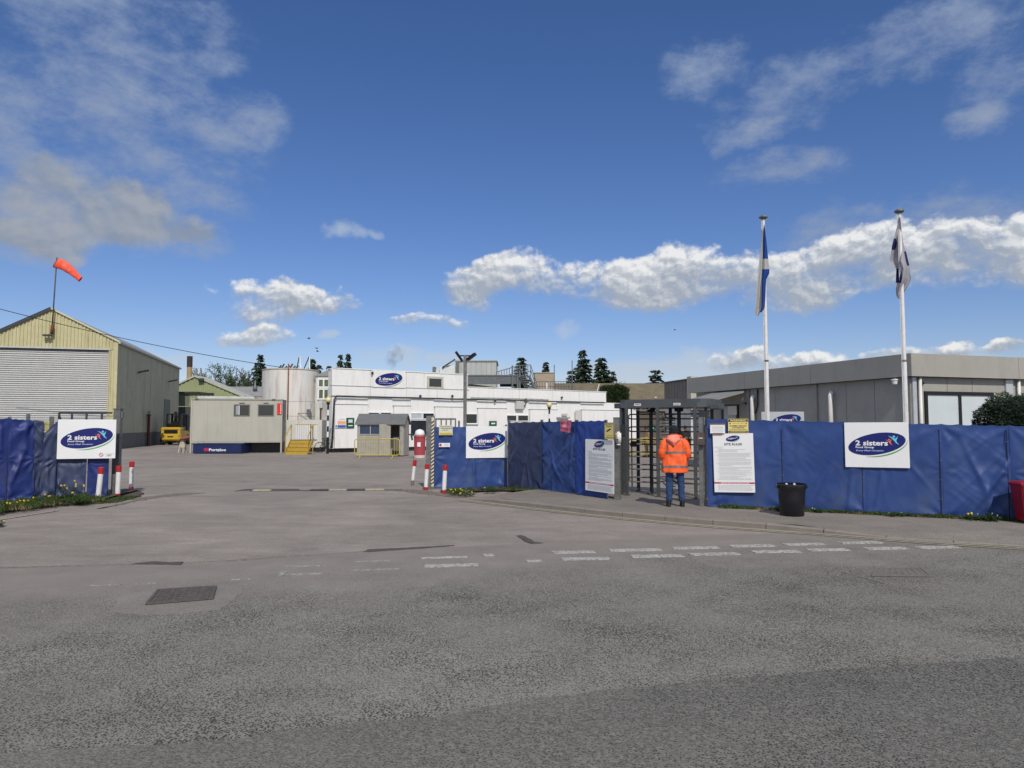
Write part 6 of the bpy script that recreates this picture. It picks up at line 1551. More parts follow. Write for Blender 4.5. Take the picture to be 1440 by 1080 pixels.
# blue waste tank under it
A2 = gp(271, 638.6, 0); fr2 = Fr(gp(271, 638.2, 0), gp(339, 638.2, 0)); bt = thing('waste_tank', 'low navy blue tank marked Portaloo under the cabin', 'tank', fr2.loc(), fr2.ang)
m_navy = M('navy_tank', (.006, .016, .085), rough=.45, var=.12); hh = fr2.uv(300, 624.5)[1]; MB().bbox(0, fr2.L, 0, 1.6, .02, hh, .03).build('tank_body', m_navy, bt)
MB().bbox(-.02, fr2.L + .02, -.015, 1.62, hh - .05, hh + .02, .015).build('tank_lid', m_navy, bt)
a = fr2.uv(294, 632); b = fr2.uv(318, 632)[0]; m_ = MB(); text(m_, 'Portaloo', a[0], b, a[1]-.10, a[1]+.06, -.006, bold=.03); m_.build('lettering', m_trim, bt, fix=False)
a0 = fr2.uv(287, 632)[0]; m_ = MB(); m_.box(a0, a[0]-.03, -.006, -.002, a[1]-.10, a[1]+.08); m_.build('red_flash', m_redprint, bt)
# clutter near the left leg
p = gp(256.5, 637, 0); q_ = p.y; tr = thing('trestle', 'cream trestle with a red brown pipe across it at the left leg of the cabin', 'trestle', (p.x, p.y, 0)); m_cream2 = M('cream_plastic', (.5, .46, .35), rough=.6)
for sx in (-1, 1):
    for sy in (-1, 1): MB().bar((sx*.08, sy*.10, .7), (sx*.15, sy*.22, 0), .05).build('leg', m_cream2, tr)
MB().bbox(-.16, .20, -.14, .14, .32, .62, .03).build('body', m_cream2, tr); MB().bbox(-.10, .14, -.12, .12, .62, .85, .03).build('top', m_cream2, tr)
m_ = MB(); m_.tube([(-.05, -.2, .92), (.62, -.2, 1.04)], .11, 10); m_.build('red_pipe', M('red_brown_pipe', (.26, .07, .05), rough=.6), tr, smooth=True, angle=40)
m_ = MB(); m_.tube([(.42, -.2, 1.3), (.7, -.2, 1.05), (1.1, -.1, .72), (1.4, 0, .7)], .04, 6); m_.build('hose', m_galv, tr, smooth=True)
# steps at the right end
A3 = gp(400.5, 639.5, 0); fr3 = Fr(gp(400.5, 639.5, 0), gp(433, 639.5, 0)); st = thing('access_steps', 'yellow steps with barred handrails at the right end of the cabin', 'steps', fr3.loc(), 0)
L3 = fr3.L; zt3 = fr3.uv(415, 597)[1]
for k in range(4):
    z = .22 * (k + 1); MB().bbox(.05, L3 - .05, k*.28, k*.28 + .30, z - .04, z, .005).build('tread', M('grey_tread', (.13, .13, .12), rough=.8) if k == 3 else M('worn_yellow_tread', (.24, .17, .03), rough=.7, var=.3, scale=7), st)
    MB().box(.05, L3 - .05, k*.28 + .0, k*.28 + .012, z - .22, z - .042).build('riser', m_yellow, st)
for u in (.02, L3 - .02):
    MB().bar((u, 0, .05), (u, 1.1, .9), .03, .2).build('stringer', m_yellow, st)
    MB().bar((u, .02, 0), (u, .02, 1.15), .045).build('newel_post', m_yellow, st); MB().bar((u, .02, 1.12), (u, 1.1, zt3), .045).build('handrail', m_yellow, st)
    MB().bar((u, 1.1, 0), (u, 1.1, zt3), .045).build('rear_post', m_yellow, st)
MB().bar((0, 2.0, zt3), (L3, 2.0, zt3), .05).build('top_rail', m_yellow, st)
for k in range(10): u = L3*(k + .5)/10; MB().bar((u, 2.0, .9), (u, 2.0, zt3), .04).build('guard_bar', m_trim, st)
MB().box(0, L3, 1.12, 2.0, .82, .88).build('landing', M('grey_tread', (.13, .13, .12)), st)

# ---- grey office on the right
def front_pt(px, Z, py):          # point at height Z seen at pixel row py
    d = raydir(px, py); t = (Z - CAM_H)/d.z; return Vector((d.x*t, d.y*t, 0))
ZR = 3.95
Cf = front_pt(1281, ZR, 496.5); Lff = front_pt(973, ZR, 531.5); Rtf = front_pt(1440, ZR, 503)
n1_ = Fr(Lff, Cf).n; n2_ = Fr(Cf, Rtf).n; Cn = Cf + (n1_ + n2_) * (.22 / (1 + n1_.dot(n2_))); Lf_ = Lff + n1_ * .22; Rt = Rtf + n2_ * .22
m_fasc = M('grey_fascia', (.345, .335, .295), rough=.6, var=.06, scale=.9, dirt=(.2, .2, .18), dirtamt=.4, streak=(2, 2, .5), dscale=1.2)
m_fasc2 = M('beige_wall_panels', (.34, .335, .30), rough=.7, var=.06, scale=.8, dirt=(.22, .21, .18), dirtamt=.4)
m_ow = M('grey_office_wall', (.35, .345, .315), rough=.75, var=.07, scale=.7, dirt=(.18, .18, .16), dirtamt=.4)
m_ltmetal = M('light_metal_strip', (.52, .55, .56), rough=.4, metal=.3)
frO1 = Fr(Lf_, Cn); frO2 = Fr(Cn, Cn + (Rt - Cn) * 4)
OF = thing('office_building', 'low flat roofed grey office building with a dark framed window behind the right hand fence', 'building', frO1.loc(), frO1.ang)
zf = frO1.uv(1200, 532.2)[1]
zf = CAM_H + (ZR - CAM_H) * (598 - 528.8)/(598 - 496.5)
L1 = frO1.L; L2 = 16
fz = (ZR - zf)
us = [frO1.uv(x, 520)[0] for x in (973, 1052.5, 1146.5)] + [L1]
for i in range(3): MB().box(us[i] + .008, us[i+1] - .008 + (.215 if i == 2 else 0), -.22, -.18, zf, ZR).build('fascia_panel', m_fasc, OF)
MB().box(0, L1, -.178, 3, zf + .02, ZR - .03).build('roof', m_felt, OF)
MB().box(0, L1 + .0, -.21, .0, zf - .012, zf - .002).build('soffit', m_steel_dark, OF)
MB().box(.0, L1, .0, .2, 0, zf - .015).build('wall', m_ow, OF)
for x in (1053, 1148): u_ = frO1.uv(x, 560)[0]; MB().bbox(u_ - .09, u_ + .09, -.07, -.002, 0, zf - .02, .008).build('pilaster', M('pilaster_grey', (.30, .30, .27), rough=.6), OF)
for x in (1090, 1190, 1230): u_ = frO1.uv(x, 560)[0]; MB().box(u_ - .006, u_ + .006, -.006, -.001, 0, zf - .02).build('panel_joint', M('ledge_dark', (.17, .17, .16)), OF)
MB().bbox(L1 - .12, L1 - .0, -.05, -.002, 0, zf - .02, .01).build('corner_post', M('pilaster_grey', (.30, .30, .27)), OF)
def upipe(px, ytop, r, name, mat, off=-.15):
    u_, z_ = frO1.uv(px, ytop, off); m = MB(); m.tube([(u_, off, .2), (u_, off, z_ - r), (u_, off + .03, z_), (u_ - .03, off + .14, z_)], r, 10); m.build(name, mat, OF, smooth=True)
upipe(1167.5, 552.5, .075, 'flue_pipe', m_pipe); upipe(1057.5, 558, .085, 'flue_pipe', m_pipe)
m_ = MB(); a = frO1.uv(1065, 548, -.05); b = frO1.uv(1065, 580, -.05); m_.tube([(a[0], -.04, zf-.05), (a[0], -.05, b[1]+.3), (a[0]-.1, -.06, b[1]), (a[0]-.35, -.06, b[1]-.02)], .025, 6); m_.build('cable_loop', m_black, OF, smooth=True)
u_, z_ = frO1.uv(1259, 535.5, -.2); m_ = MB(); m_.lathe([(.02, -.13), (.07, -.10), (.085, -.03), (.085, 0), (.11, .01), (.11, .05)], c=(u_, -.22, z_), n=14); dm = m_.build('camera_dome', m_trim, OF, smooth=True, angle=35); MB().bar((u_, -.22, z_+.03), (u_, 0, z_+.05), .07).build('camera_bracket', m_trim, OF)
MB().bar((frO1.uv(1043.5, 562, -.1)[0], -.1, frO1.uv(1043.5, 563, -.1)[1]), (frO1.uv(1043.5, 562, -.1)[0], 0, frO1.uv(1043.5, 558, -.1)[1]), .06).build('wall_lamp', m_trim, OF)
# entrance: lean-to canopy, door
ua_, za_ = frO1.uv(1056, 547, 0); z_lo = 2.75
ca0 = frO1.uv(968, 557, -1.6)[0]; ca1 = frO1.uv(1052, 548, 0)[0]
m_ = MB(); m_.add([(ca0-.3, -.02, zf-.03), (ca1, -.02, zf-.03), (ca1, -2.0, z_lo), (ca0-.3, -2.0, z_lo), (ca0-.3, -.02, zf-.11), (ca1, -.02, zf-.11), (ca1, -2.0, z_lo-.08), (ca0-.3, -2.0, z_lo-.08)], [(0,1,2,3),(7,6,5,4),(0,4,5,1),(1,5,6,2),(2,6,7,3),(3,7,4,0)]); m_.build('entrance_canopy', M('canopy_sheet', (.24, .25, .245), rough=.6), OF)
MB().box(ca0-.3, ca1+.01, -2.06, -1.99, z_lo-.16, z_lo-.04).build('canopy_beam', m_steel_dark, OF)
MB().box(ca1-.1, ca1-.02, -1.95, -.02, z_lo-.12, z_lo-.02).build('canopy_bracket', m_steel_dark, OF)
window(frO1, OF, 1014, 567, 1037.5, 600, -.06, 1, frame=.12, fmat=m_black, gmat=M('pale_blind', (.42, .48, .50), rough=.4, var=.15))
pbox(frO1, 'door_poster', 1023.5, 571, 1035.5, 583.5, -.09, -.065, m_trim, OF)
# sign behind the fence
r_, w, h, f = board('company_sign', 'white company sign half hidden behind the blue fence by the flagpole', 'sign', Fr(gp(1071, 700, 0), gp(1131, 702, 0)), 1071, 579, 1131, 622, .9, .02, M('shaded_white_board', (.50, .53, .55), rough=.5, var=.05))  # white board, its shade put into the colour as grey
logo(r_, w*.09, h*.22, w*.68, f - .001)
# front face
OF2 = frO2; O2 = thing('office_front', 'grey office front with a wide dark framed window and white blinds at the far right', 'building', frO2.loc(), frO2.ang)
us = [-.215, frO2.uv(1423, 510)[0], frO2.uv(1600, 510)[0], frO2.L]
for i in range(3): MB().box(us[i], us[i+1] - .012, -.22, -.18, zf, ZR).build('fascia_panel', m_fasc, O2)
MB().box(.0, frO2.L, -.178, 8, zf + .02, ZR - .03).build('roof', m_felt, O2)
MB().box(-.1, frO2.L, -.2, .0, zf - .012, zf - .002).build('soffit', m_steel_dark, O2)
MB().box(.0, frO2.L, .0, .25, 0, zf - .015).build('wall', m_fasc2, O2)
for x in (1332, 1367): u_ = frO2.uv(x, 545)[0]; MB().box(u_ - .008, u_ + .008, -.006, -.001, 1, zf - .02).build('panel_joint', M('ledge_dark', (.17, .17, .16)), O2)
a, b = frO2.uv(1282, 560)[0], frO2.uv(1287.5, 560)[0]; MB().bbox(a, b, -.06, -.002, 0, zf - .02, .006).build('corner_strip', m_ltmetal, O2)
a, b = frO2.uv(1413, 560)[0], frO2.uv(1423, 560)[0]; MB().bbox(a, b, -.06, -.002, 0, zf - .02, .006).build('pilaster', m_ltmetal, O2)
for x in (1291, 1429.5): u_ = frO2.uv(x, 560)[0]; m_ = MB(); m_.tube([(u_, -.09, .1), (u_, -.09, zf - .02)], .05, 10); m_.build('downpipe', m_pipe, O2, smooth=True)
u0, u1, z0, z1 = frO2.rect(1302, 550, 1399, 640, -.04)
wb = window(frO2, O2, 1302, 551, 1399, 622, -.05, 2, frame=.11, fmat=m_black, gmat=M('white_blind', (.55, .61, .62), rough=.35, var=.05, scale=2), depth=.1)
u_, z_ = frO2.uv(1297, 538.5); m_ = MB(); m_.lathe([(.02, -.04), (.04, 0), (.04, .03)], c=(u_, -.05, z_), n=10); m_.build('small_sensor', m_steel_dark, O2, smooth=True)
bpy.context.view_layer.update()
for ch in list(O2.children):
    mw = O2.matrix_world @ ch.matrix_local; ch.parent = OF; ch.matrix_local = OF.matrix_world.inverted() @ mw
bpy.data.objects.remove(O2)
# older wing beyond
a = front_pt(934, ZR + .3, 538); b = front_pt(969.5, ZR + .3, 533); frO3 = Fr(a, b); O3 = thing('office_wing', 'older brown grey wing behind the turnstile canopy', 'building', frO3.loc(), frO3.ang)
m_ = MB(); corr(m_, 0, frO3.L - .1, lambda u: ZR + .25, lambda u: 2.9, .35, .03); m_.build('cladding', M('brown_grey_cladding', (.20, .18, .155), rough=.8, var=.12), O3, fix=False)
MB().box(-.1, frO3.L - .1, -.08, 6, ZR + .255, ZR + .33).build('roof_edge', m_steel_dark, O3); MB().box(0, frO3.L, .05, 6, 0, ZR + .2).build('wall', m_offw, O3)
a, b = frO3.uv(969, 545)[0], frO3.uv(974.5, 545)[0]; MB().box(a, b, -.12, .3, 2.6, ZR + .42).build('pale_pilaster', M('cream_pilaster', (.5, .47, .38), rough=.7), O3)
# ------------------------------------------------------------------ flagpoles
def flagpole(bx, tx, ty, Y, r, label):
    b = at(bx, 594, Y); t_ = at(tx, ty, Y); o = thing('flagpole', label, 'flagpole', (b.x, Y, 0), 0, 'white flagpoles'); H_ = t_.z; dx = 0
    zj = at(bx, 507, Y).z
    m_ = MB(); m_.tube([(0, 0, 0), (0, 0, zj)], [r*1.15, r*1.1], 16); m_.build('lower_pole', m_whitepost, o, smooth=True, angle=40)
    m_ = MB(); m_.tube([(0, 0, zj), (0, 0, H_ - .06)], [r*1.0, r*.78], 16); m_.build('upper_pole', m_whitepost, o, smooth=True, angle=40)
    m_ = MB(); m_.tube([(0, 0, zj - .03), (0, 0, zj + .015)], r*1.22, 16); m_.build('joint_collar', m_galv, o, smooth=True, angle=40)
    m_ = MB(); m_.lathe([(.04, -.07), (.06, -.055), (.105, -.03), (.11, 0), (.07, .03), (.015, .04)], c=(0, 0, H_), n=18); m_.build('finial', m_galv, o, smooth=True)
    m_ = MB(); m_.tube([(-r*1.3, -.02, .8), (-r*1.1, -.02, H_ - .08)], .006, 5); m_.build('halyard', m_trim, o)
    return o, b, H_
def flag_sheet(name, mats, rows, loc, label, th=.0, mfun=None, cat='flag'):
    """rows: list of point rows (list of Vector) from top to bottom"""
    n = len(rows[0]); m_ = MB(); b = 0; V = [p for r in rows for p in r]; m_.v = [tuple(v) for v in V]
    for i in range(len(rows)-1):
        for q in range(n-1): m_.f.append([i*n+q, i*n+q+1, (i+1)*n+q+1, (i+1)*n+q]); m_.m.append(mfun(i/(len(rows)-1), q/(n-1)))
    o = m_.build(name, mats, None, smooth=True, fix=False); o.location = loc; tag(o, label, cat); return o
f1o, fb1, fh1 = flagpole(1079.3, 1075.8, 305, 18, .048, 'left white flagpole carrying the limp blue and white flag')
f2o, fb2, fh2 = flagpole(1274, 1270.5, 296.5, 16.5, .05, 'right white flagpole behind the company sign board, carrying a grey white flag')
m_fw = leafmat('flag_white', (.55, .55, .52), var=.1, trans=.3); m_fb = leafmat('flag_blue', (.012, .065, .30), var=.1, trans=.2); m_fg = leafmat('flag_greyish', (.50, .49, .52), var=.15, trans=.35); m_fn = leafmat('flag_navy', (.02, .02, .10), var=.1, trans=.2)
m_fbd = m_fb
# limp saltire: outline hugging the pole. left edge and right edge as functions of pixel row
def lerp_tab(tab, y):
    for i in range(len(tab)-1):
        if tab[i][0] <= y <= tab[i+1][0]: t_ = (y - tab[i][0])/(tab[i+1][0]-tab[i][0]); return tab[i][1]*(1-t_)+tab[i+1][1]*t_
    return tab[-1][1]
Lt = [(316, 1074.2), (340, 1070.5), (380, 1066.5), (410, 1063.5), (441, 1061.5)]; Md = [(316, 1074.6), (340, 1073.2), (363, 1072.4), (397, 1071.2), (432, 1070.8), (441, 1068)]; Rt_ = [(316, 1075), (340, 1078), (363, 1080.2), (378, 1082), (384, 1082), (393, 1077.5), (432, 1075.5), (441, 1070)]
rows = []; nq = 22; Yf = 17.9
for i in range(61):
    y = 316 + 125*i/60; l, md, r = lerp_tab(Lt, y), lerp_tab(Md, y), lerp_tab(Rt_, y); row = []
    for q in range(nq+1):
        s = q/nq; x = l + (md-l)*s*2 if s < .5 else md + (r-md)*(s-.5)*2
        Yd = Yf - .10*sin(s*pi*3 + .02*y) - .05*sin(s*9+y*.03) - .04
        p = at(x, y + (4*sin(s*6) if i == 60 else 0), Yd); row.append(p - Vector((fb1.x, 18, 0)))
    rows.append(row)
def mf(t, s):
    y = 316 + 125*t
    if s < .5: return 0
    if y < 363: return 1
    if y < 377: return 0
    return 1
flag_sheet('flag', [m_fw, m_fb], rows, (fb1.x, 18, 0), 'limp blue and white saltire flag hanging down the left flagpole', mfun=mf)
Lt = [(305, 1265), (322, 1260.5), (345, 1254.5), (368, 1251), (373, 1256), (378, 1260.5), (398, 1259.5), (415, 1260), (420, 1263)]
Rt_ = [(305, 1266), (340, 1270), (355, 1274.5), (372, 1278.5), (392, 1281), (398, 1279), (408, 1273.5), (420, 1266.5)]
rows = []; Yf = 16.5
for i in range(58):
    y = 305 + 115*i/57; l, r = lerp_tab(Lt, y), lerp_tab(Rt_, y); row = []
    for q in range(nq+1):
        s = q/nq; x = l + (r-l)*s; Yd = Yf + .02 + .10*sin(s*pi*2.6 + .05*y) + .07*sin(y*.09+s*3); p = at(x, y, Yd); row.append(p - Vector((fb2.x, 16.5, 0)))
    rows.append(row)
def mf(t, s):
    y = 305 + 115*t
    if 334 < y < 350 and s < .38 - abs(y-342)*.018: return 1
    if 376 < y < 397 and s < .38: return 1
    if 352 < y < 372 and s > .86: return 1
    return 0
flag_sheet('flag', [m_fg, m_fn], rows, (fb2.x, 16.5, 0), 'crumpled greyish white flag with navy patches hanging on the right flagpole', mfun=mf)

# ------------------------------------------------------------------ twin floodlight post, beacons
Y = 28; b = at(653.8, 600, Y); o = thing('floodlight_post', 'tall grey post with two black floodlights behind the gate leaf', 'lamp post', (b.x, Y, 0)); H_ = at(655, 499.5, Y).z
MB().bbox(-.065, .065, -.065, .065, 0, H_, .02).build('post', m_galv, o); MB().bar((-.32, 0, H_ - .02), (.32, 0, H_ - .02), .05).build('crossarm', m_steel_dark, o)
MB().bar((-.36, -.1, H_ + .12), (-.12, .0, H_ - .22), .10, .3, up=(0, 1, 0)).build('floodlight', m_black, o); MB().bar((.10, 0, H_ - .18), (.40, -.1, H_ + .04), .12, .3, up=(0, 1, 0)).build('floodlight', m_black, o)
m_globe = M('cream_globe', (.72, .62, .28), rough=.3, var=.08)
def beacon(bx, by, tx, ty, label, Y=None):
    p = gp(bx, by, 0) if Y is None else at(bx, by, Y); Y = p.y; zg = at(tx, ty, Y).z; o = thing('striped_beacon', label, 'beacon', (p.x, Y, 0), 0, 'striped beacon posts with cream globes')
    m_ = MB(); R = .18; m_.lathe([(.01, -R), (R*.7, -R*.72), (R, 0), (R*.72, R*.7), (.01, R)], c=(0, 0, zg), n=20); g_ = MB()
    pr = [(R*sin(pi*k/10)+.001, -R*cos(pi*k/10)) for k in range(11)]; g_.lathe(pr, c=(0, 0, zg), n=20); g_.build('globe', m_globe, o, smooth=True)
    MB().lathe([(.10, zg - .28), (.12, zg - .18), (.10, zg - .15)], n=14).build('globe_holder', m_black, o)
    z = 0; seg = (zg - .28) / 9; 
    for k in range(9):
        m_ = MB(); rr = .085 if k < 3 else .058; m_.tube([(0, 0, k*seg), (0, 0, (k+1)*seg)], rr, 14); m_.build('pole_band', m_black if (k < 3 or k % 2 == 0) else m_trim, o, smooth=True, angle=40)
beacon(460.5, 638, 463, 562.5, 'black and white striped beacon with a cream globe at the left corner of the factory')
beacon(772.5, 600, 772.6, 569.5, 'striped beacon with a cream globe standing behind the patchwork fence', Y=48)
# bicycles / stand by the beacon
p = gp(458, 636.8, 0); bi = thing('bicycle', 'dark bicycle parked against the grey annex behind the striped beacon', 'bicycle', (p.x, p.y + .5, 0), radians(10))
for u in (-.5, .5):
    m_ = MB(); m_.tube([(u + .33*cos(2*pi*k/24), 0, .34 + .33*sin(2*pi*k/24)) for k in range(24)], .022, 6, closed=True); w_ = m_.build('wheel', m_rubber, bi, smooth=True)
    m_ = MB(); [m_.tube([(u, 0, .34), (u + .32*cos(2*pi*k/10), 0, .34 + .32*sin(2*pi*k/10))], .004, 3) for k in range(10)]; m_.build('spokes', m_galv, w_)
m_ = MB()
for a_, b_ in (((-.5,0,.34),(-.15,0,.34)), ((-.15,0,.34),(-.25,0,.85)), ((-.25,0,.8),(-.5,0,.34)), ((-.15,0,.34),(.38,0,.8)), ((-.23,0,.78),(.37,0,.85)), ((.36,0,.95),(.5,0,.34))): m_.tube([a_, b_], .02, 6)
m_.build('frame', m_black, bi, smooth=True); MB().bbox(-.38, -.14, -.06, .06, .87, .92, .02).build('saddle', m_black, bi); m_ = MB(); m_.tube([(.4, -.25, .98), (.36, 0, 1.0), (.4, .25, .98)], .014, 6); m_.build('handlebar', m_black, bi, smooth=True)

# ------------------------------------------------------------------ garden shed with open door
A, B = gp(501.5, 641.5, 0), gp(567.5, 641.8, 0); fr = Fr(A, B); sh = thing('garden_shed', 'small grey timber shed with a blue reflecting window and an open doorway', 'shed', fr.loc(), fr.ang)
m_timber = M('grey_timber', (.35, .335, .285), rough=.8, var=.15, scale=3, dirt=(.18, .17, .14), dirtamt=.5, streak=(.6, .6, 4), dscale=3)
m_rf = M('grey_felt_roof', (.14, .145, .148), rough=.9, var=.12); L_ = fr.L; zE = fr.uv(530, 595)[1]; zR = fr.uv(530, 581.5)[1]; D = 1.25
uw0, uw1, zw0, zw1 = fr.rect(505, 596.3, 536.5, 611.3, 0); ud0, ud1, zd0, zd1 = fr.rect(549.5, 596.5, 562.3, 640.5, 0)
nb = 15
for k in range(nb):
    z0 = .06 + (zE - .06)*k/nb; z1 = .06 + (zE - .06)*(k+1)/nb
    segs = [(0.03, ud0 - .02), (ud1 + .04, L_ - .03)]
    if z1 > zw0 and z0 < zw1: segs = [(uw1, ud0 - .02), (ud1 + .04, L_ - .03), (.03, uw0)]
    for a, b in segs:
        if b - a < .02: continue
        m_ = MB(); m_.add([(a, -.028, z0), (b, -.028, z0), (b, -.010, z1), (a, -.010, z1), (a, .0, z0), (b, .0, z0), (b, .0, z1), (a, .0, z1)], [(0,1,2,3),(0,4,5,1),(1,5,6,2),(2,6,7,3),(3,7,4,0),(7,6,5,4)]); m_.build('board', m_timber, sh)
MB().box(.02, ud0 - .02, .002, .04, .06, zw0).build('wall', m_timber, sh)
MB().box(uw1, ud0-.02, .002, .04, zw0, zE).build('wall', m_timber, sh); MB().box(ud1+.04, L_-.02, .002, .04, .06, zE).build('wall', m_timber, sh)
MB().box(0, .04, .05, D, .04, zE).build('side_wall', m_timber, sh); MB().box(L_-.04, L_, .05, D, .04, zE).build('side_wall', m_timber, sh); MB().box(.05, L_-.05, D, D+.04, .04, zE).build('back_wall', m_timber, sh)
MB().box(0, L_, -.005, D, 0, .05).build('floor', m_black, sh)
MB().prism([(0, zE), (L_, zE)] , 0, 1) if False else None
for a, b, s_ in ((-.12, D/2, 1), (D/2, D + .12, -1)):
    m_ = MB(); za, zb = (zE - .05, zR) if s_ == 1 else (zR, zE - .05)
    m_.add([(-.1, a, za), (L_+.1, a, za), (L_+.1, b, zb), (-.1, b, zb), (-.1, a, za-.05), (L_+.1, a, za-.05), (L_+.1, b, zb-.05), (-.1, b, zb-.05)], [(0,1,2,3),(7,6,5,4),(0,4,5,1),(1,5,6,2),(2,6,7,3),(3,7,4,0)]); m_.build('roof_slope', m_rf, sh)
for u in (0.0, L_ - .04): m_ = MB(); m_.add([(u, .05, zE), (u, D, zE), (u, D/2, zR - .05), (u+.04, .05, zE), (u+.04, D, zE), (u+.04, D/2, zR-.05)], [(0,1,2),(5,4,3),(0,3,4,1),(1,4,5,2),(2,5,3,0)]); m_.build('gable', m_timber, sh)
wf = window(fr, sh, 505, 596.3, 536.5, 611.3, -.035, 2, frame=.04, fmat=M('pale_grey_trim', (.42, .42, .38), rough=.7), gmat=M('blue_sky_glass', (.03, .05, .11), rough=.08, spec=1.0), depth=.05)
MB().bbox(ud0 - .06, ud0 - .0, -.05, .0, .05, zd1 + .03, .005).build('door_jamb', m_timber, sh); MB().bbox(ud1 + .0, ud1 + .05, -.05, .0, .05, zd1 + .03, .005).build('door_jamb', m_timber, sh)
dr = MB(); dr.bbox(0, .62, -.02, .02, .06, zd1, .005); d_ = dr.build('door', m_timber, sh); d_.location = (ud0 - .03, -.03, 0); d_.rotation_euler = (0, 0, radians(-162))
MB().box(ud0, ud1, .5, .52, .3, 1.1).build('stored_panel', m_rf, sh)

# ------------------------------------------------------------------ yellow crowd barriers
def barrier(A, B, label, mat, H_=1.05):
    fr = Fr(A, B); o = thing('crowd_barrier', label, 'barrier', fr.loc(), fr.ang, 'yellow crowd barriers'); L_ = fr.L; r = .12
    pts = [(r, 0, .18)] + [(r - r*sin(a), 0, .18 + r - r*cos(a)) for a in (pi/4, pi/2)] + [(r - r*cos(a), 0, H_ - r + r*sin(a)) for a in (0, pi/4, pi/2)] + [(L_ - r + r*sin(a), 0, H_ - r + r*cos(a)) for a in (0, pi/4, pi/2)] + [(L_ - r + r*cos(a), 0, .18 + r - r*sin(a)) for a in (0, pi/4, pi/2)]
    m_ = MB(); m_.tube(pts, .025, 8, closed=True); m_.build('frame', mat, o, smooth=True)
    n = int(L_ / .13)
    for k in range(1, n): u = L_*k/n; m_ = MB(); m_.tube([(u, 0, .19), (u, 0, H_ - .01)], .011, 6); m_.build('barrier_bar', mat, o)
    for u in (L_*.12, L_*.85): MB().bar((u, -.3, .03), (u, .3, .03), .05, .04).build('foot', mat, o); MB().bar((u, 0, .03), (u, 0, .18), .04).build('foot_stem', mat, o)
    return o
barrier(gp(498.5, 645, 0), gp(561.5, 645, 0), 'yellow crowd barrier standing in front of the small grey shed', m_yellow_pale)
m_yb = M('yellow_plastic_barrier', (.46, .37, .05), rough=.5)
for (x0, x1, yb_, lb_) in ((872, 925, 643, 'yellow crowd barrier far behind the left half of the turnstile'), (930, 992, 643, 'yellow crowd barrier far behind the orange coat and turnstile')):
    o = barrier(gp(x0, yb_, 0), gp(x1, yb_, 0), lb_, m_yb)
    L_ = (gp(x1, yb_, 0) - gp(x0, yb_, 0)).length; MB().box(.1, L_-.1, -.03, .03, .24, .31).build('bottom_board', m_yb, o); MB().box(.1, L_-.1, -.03, .03, .92, .99).build('top_board', m_yb, o)

# ------------------------------------------------------------------ bins
p = gp(1120.5, 727, PZ); o = thing('litter_bin', 'round black litter bin with a liner bag rim on the pavement', 'bin', (p.x, p.y + .22, PZ)); zt = at(1120, 681, p.y + .2).z - PZ
m_ = MB(); n = 28; prof = [(.205, 0), (.215, .01), (.235, zt*.6), (.245, zt - .05)]; m_.lathe(prof, n=n); m_.build('bin_body', m_black, o, smooth=True, angle=50)
m_ = MB(); V = []; n = 36; lv = [(.262, zt + .012, 0), (.272, zt - .01, .01), (.262, zt - .05, .02), (.250, zt - .085, .03)]
for r, z, w in lv:
    for q in range(n): th = 2*pi*q/n; j = mnoise.noise(Vector((cos(th)*4, sin(th)*4, z*9)))*.03; V.append(((r + j*.6)*cos(th), (r + j*.6)*sin(th), z + j*w*40*.03 - (.02 if -1.2 < th-5.2 < .9 else 0)*w*30))
m_.add(V, [(i*n+q, i*n+(q+1) % n, (i+1)*n+(q+1) % n, (i+1)*n+q) for i in range(3) for q in range(n)]); m_.build('liner_rim', M('bin_liner', (.012, .012, .014), rough=.25, var=.4, scale=20), o, smooth=True, fix=False)
m_ = MB(); m_.lathe([(.22, zt - .12), (.2, zt - .125)], n=24); m_.build('bin_contents', m_rubber, o)
for s_ in (-1, 1): MB().bbox(s_*.25 - .02, s_*.25 + .045*s_, -.06, .06, zt - .07, zt - .04, .01).build('handle', m_black, o)
for (dx, dy, dz) in ((.02, -.1, zt + .01), (-.08, .02, zt + .0)): m_ = MB(); m_.bbox(dx - .02, dx + .02, dy, dy + .03, dz - .02, dz + .015, .006); m_.build('litter_scrap', m_trim, o)
m_redbin = M('red_bin_plastic', (.27, .004, .012), rough=.4, var=.06)
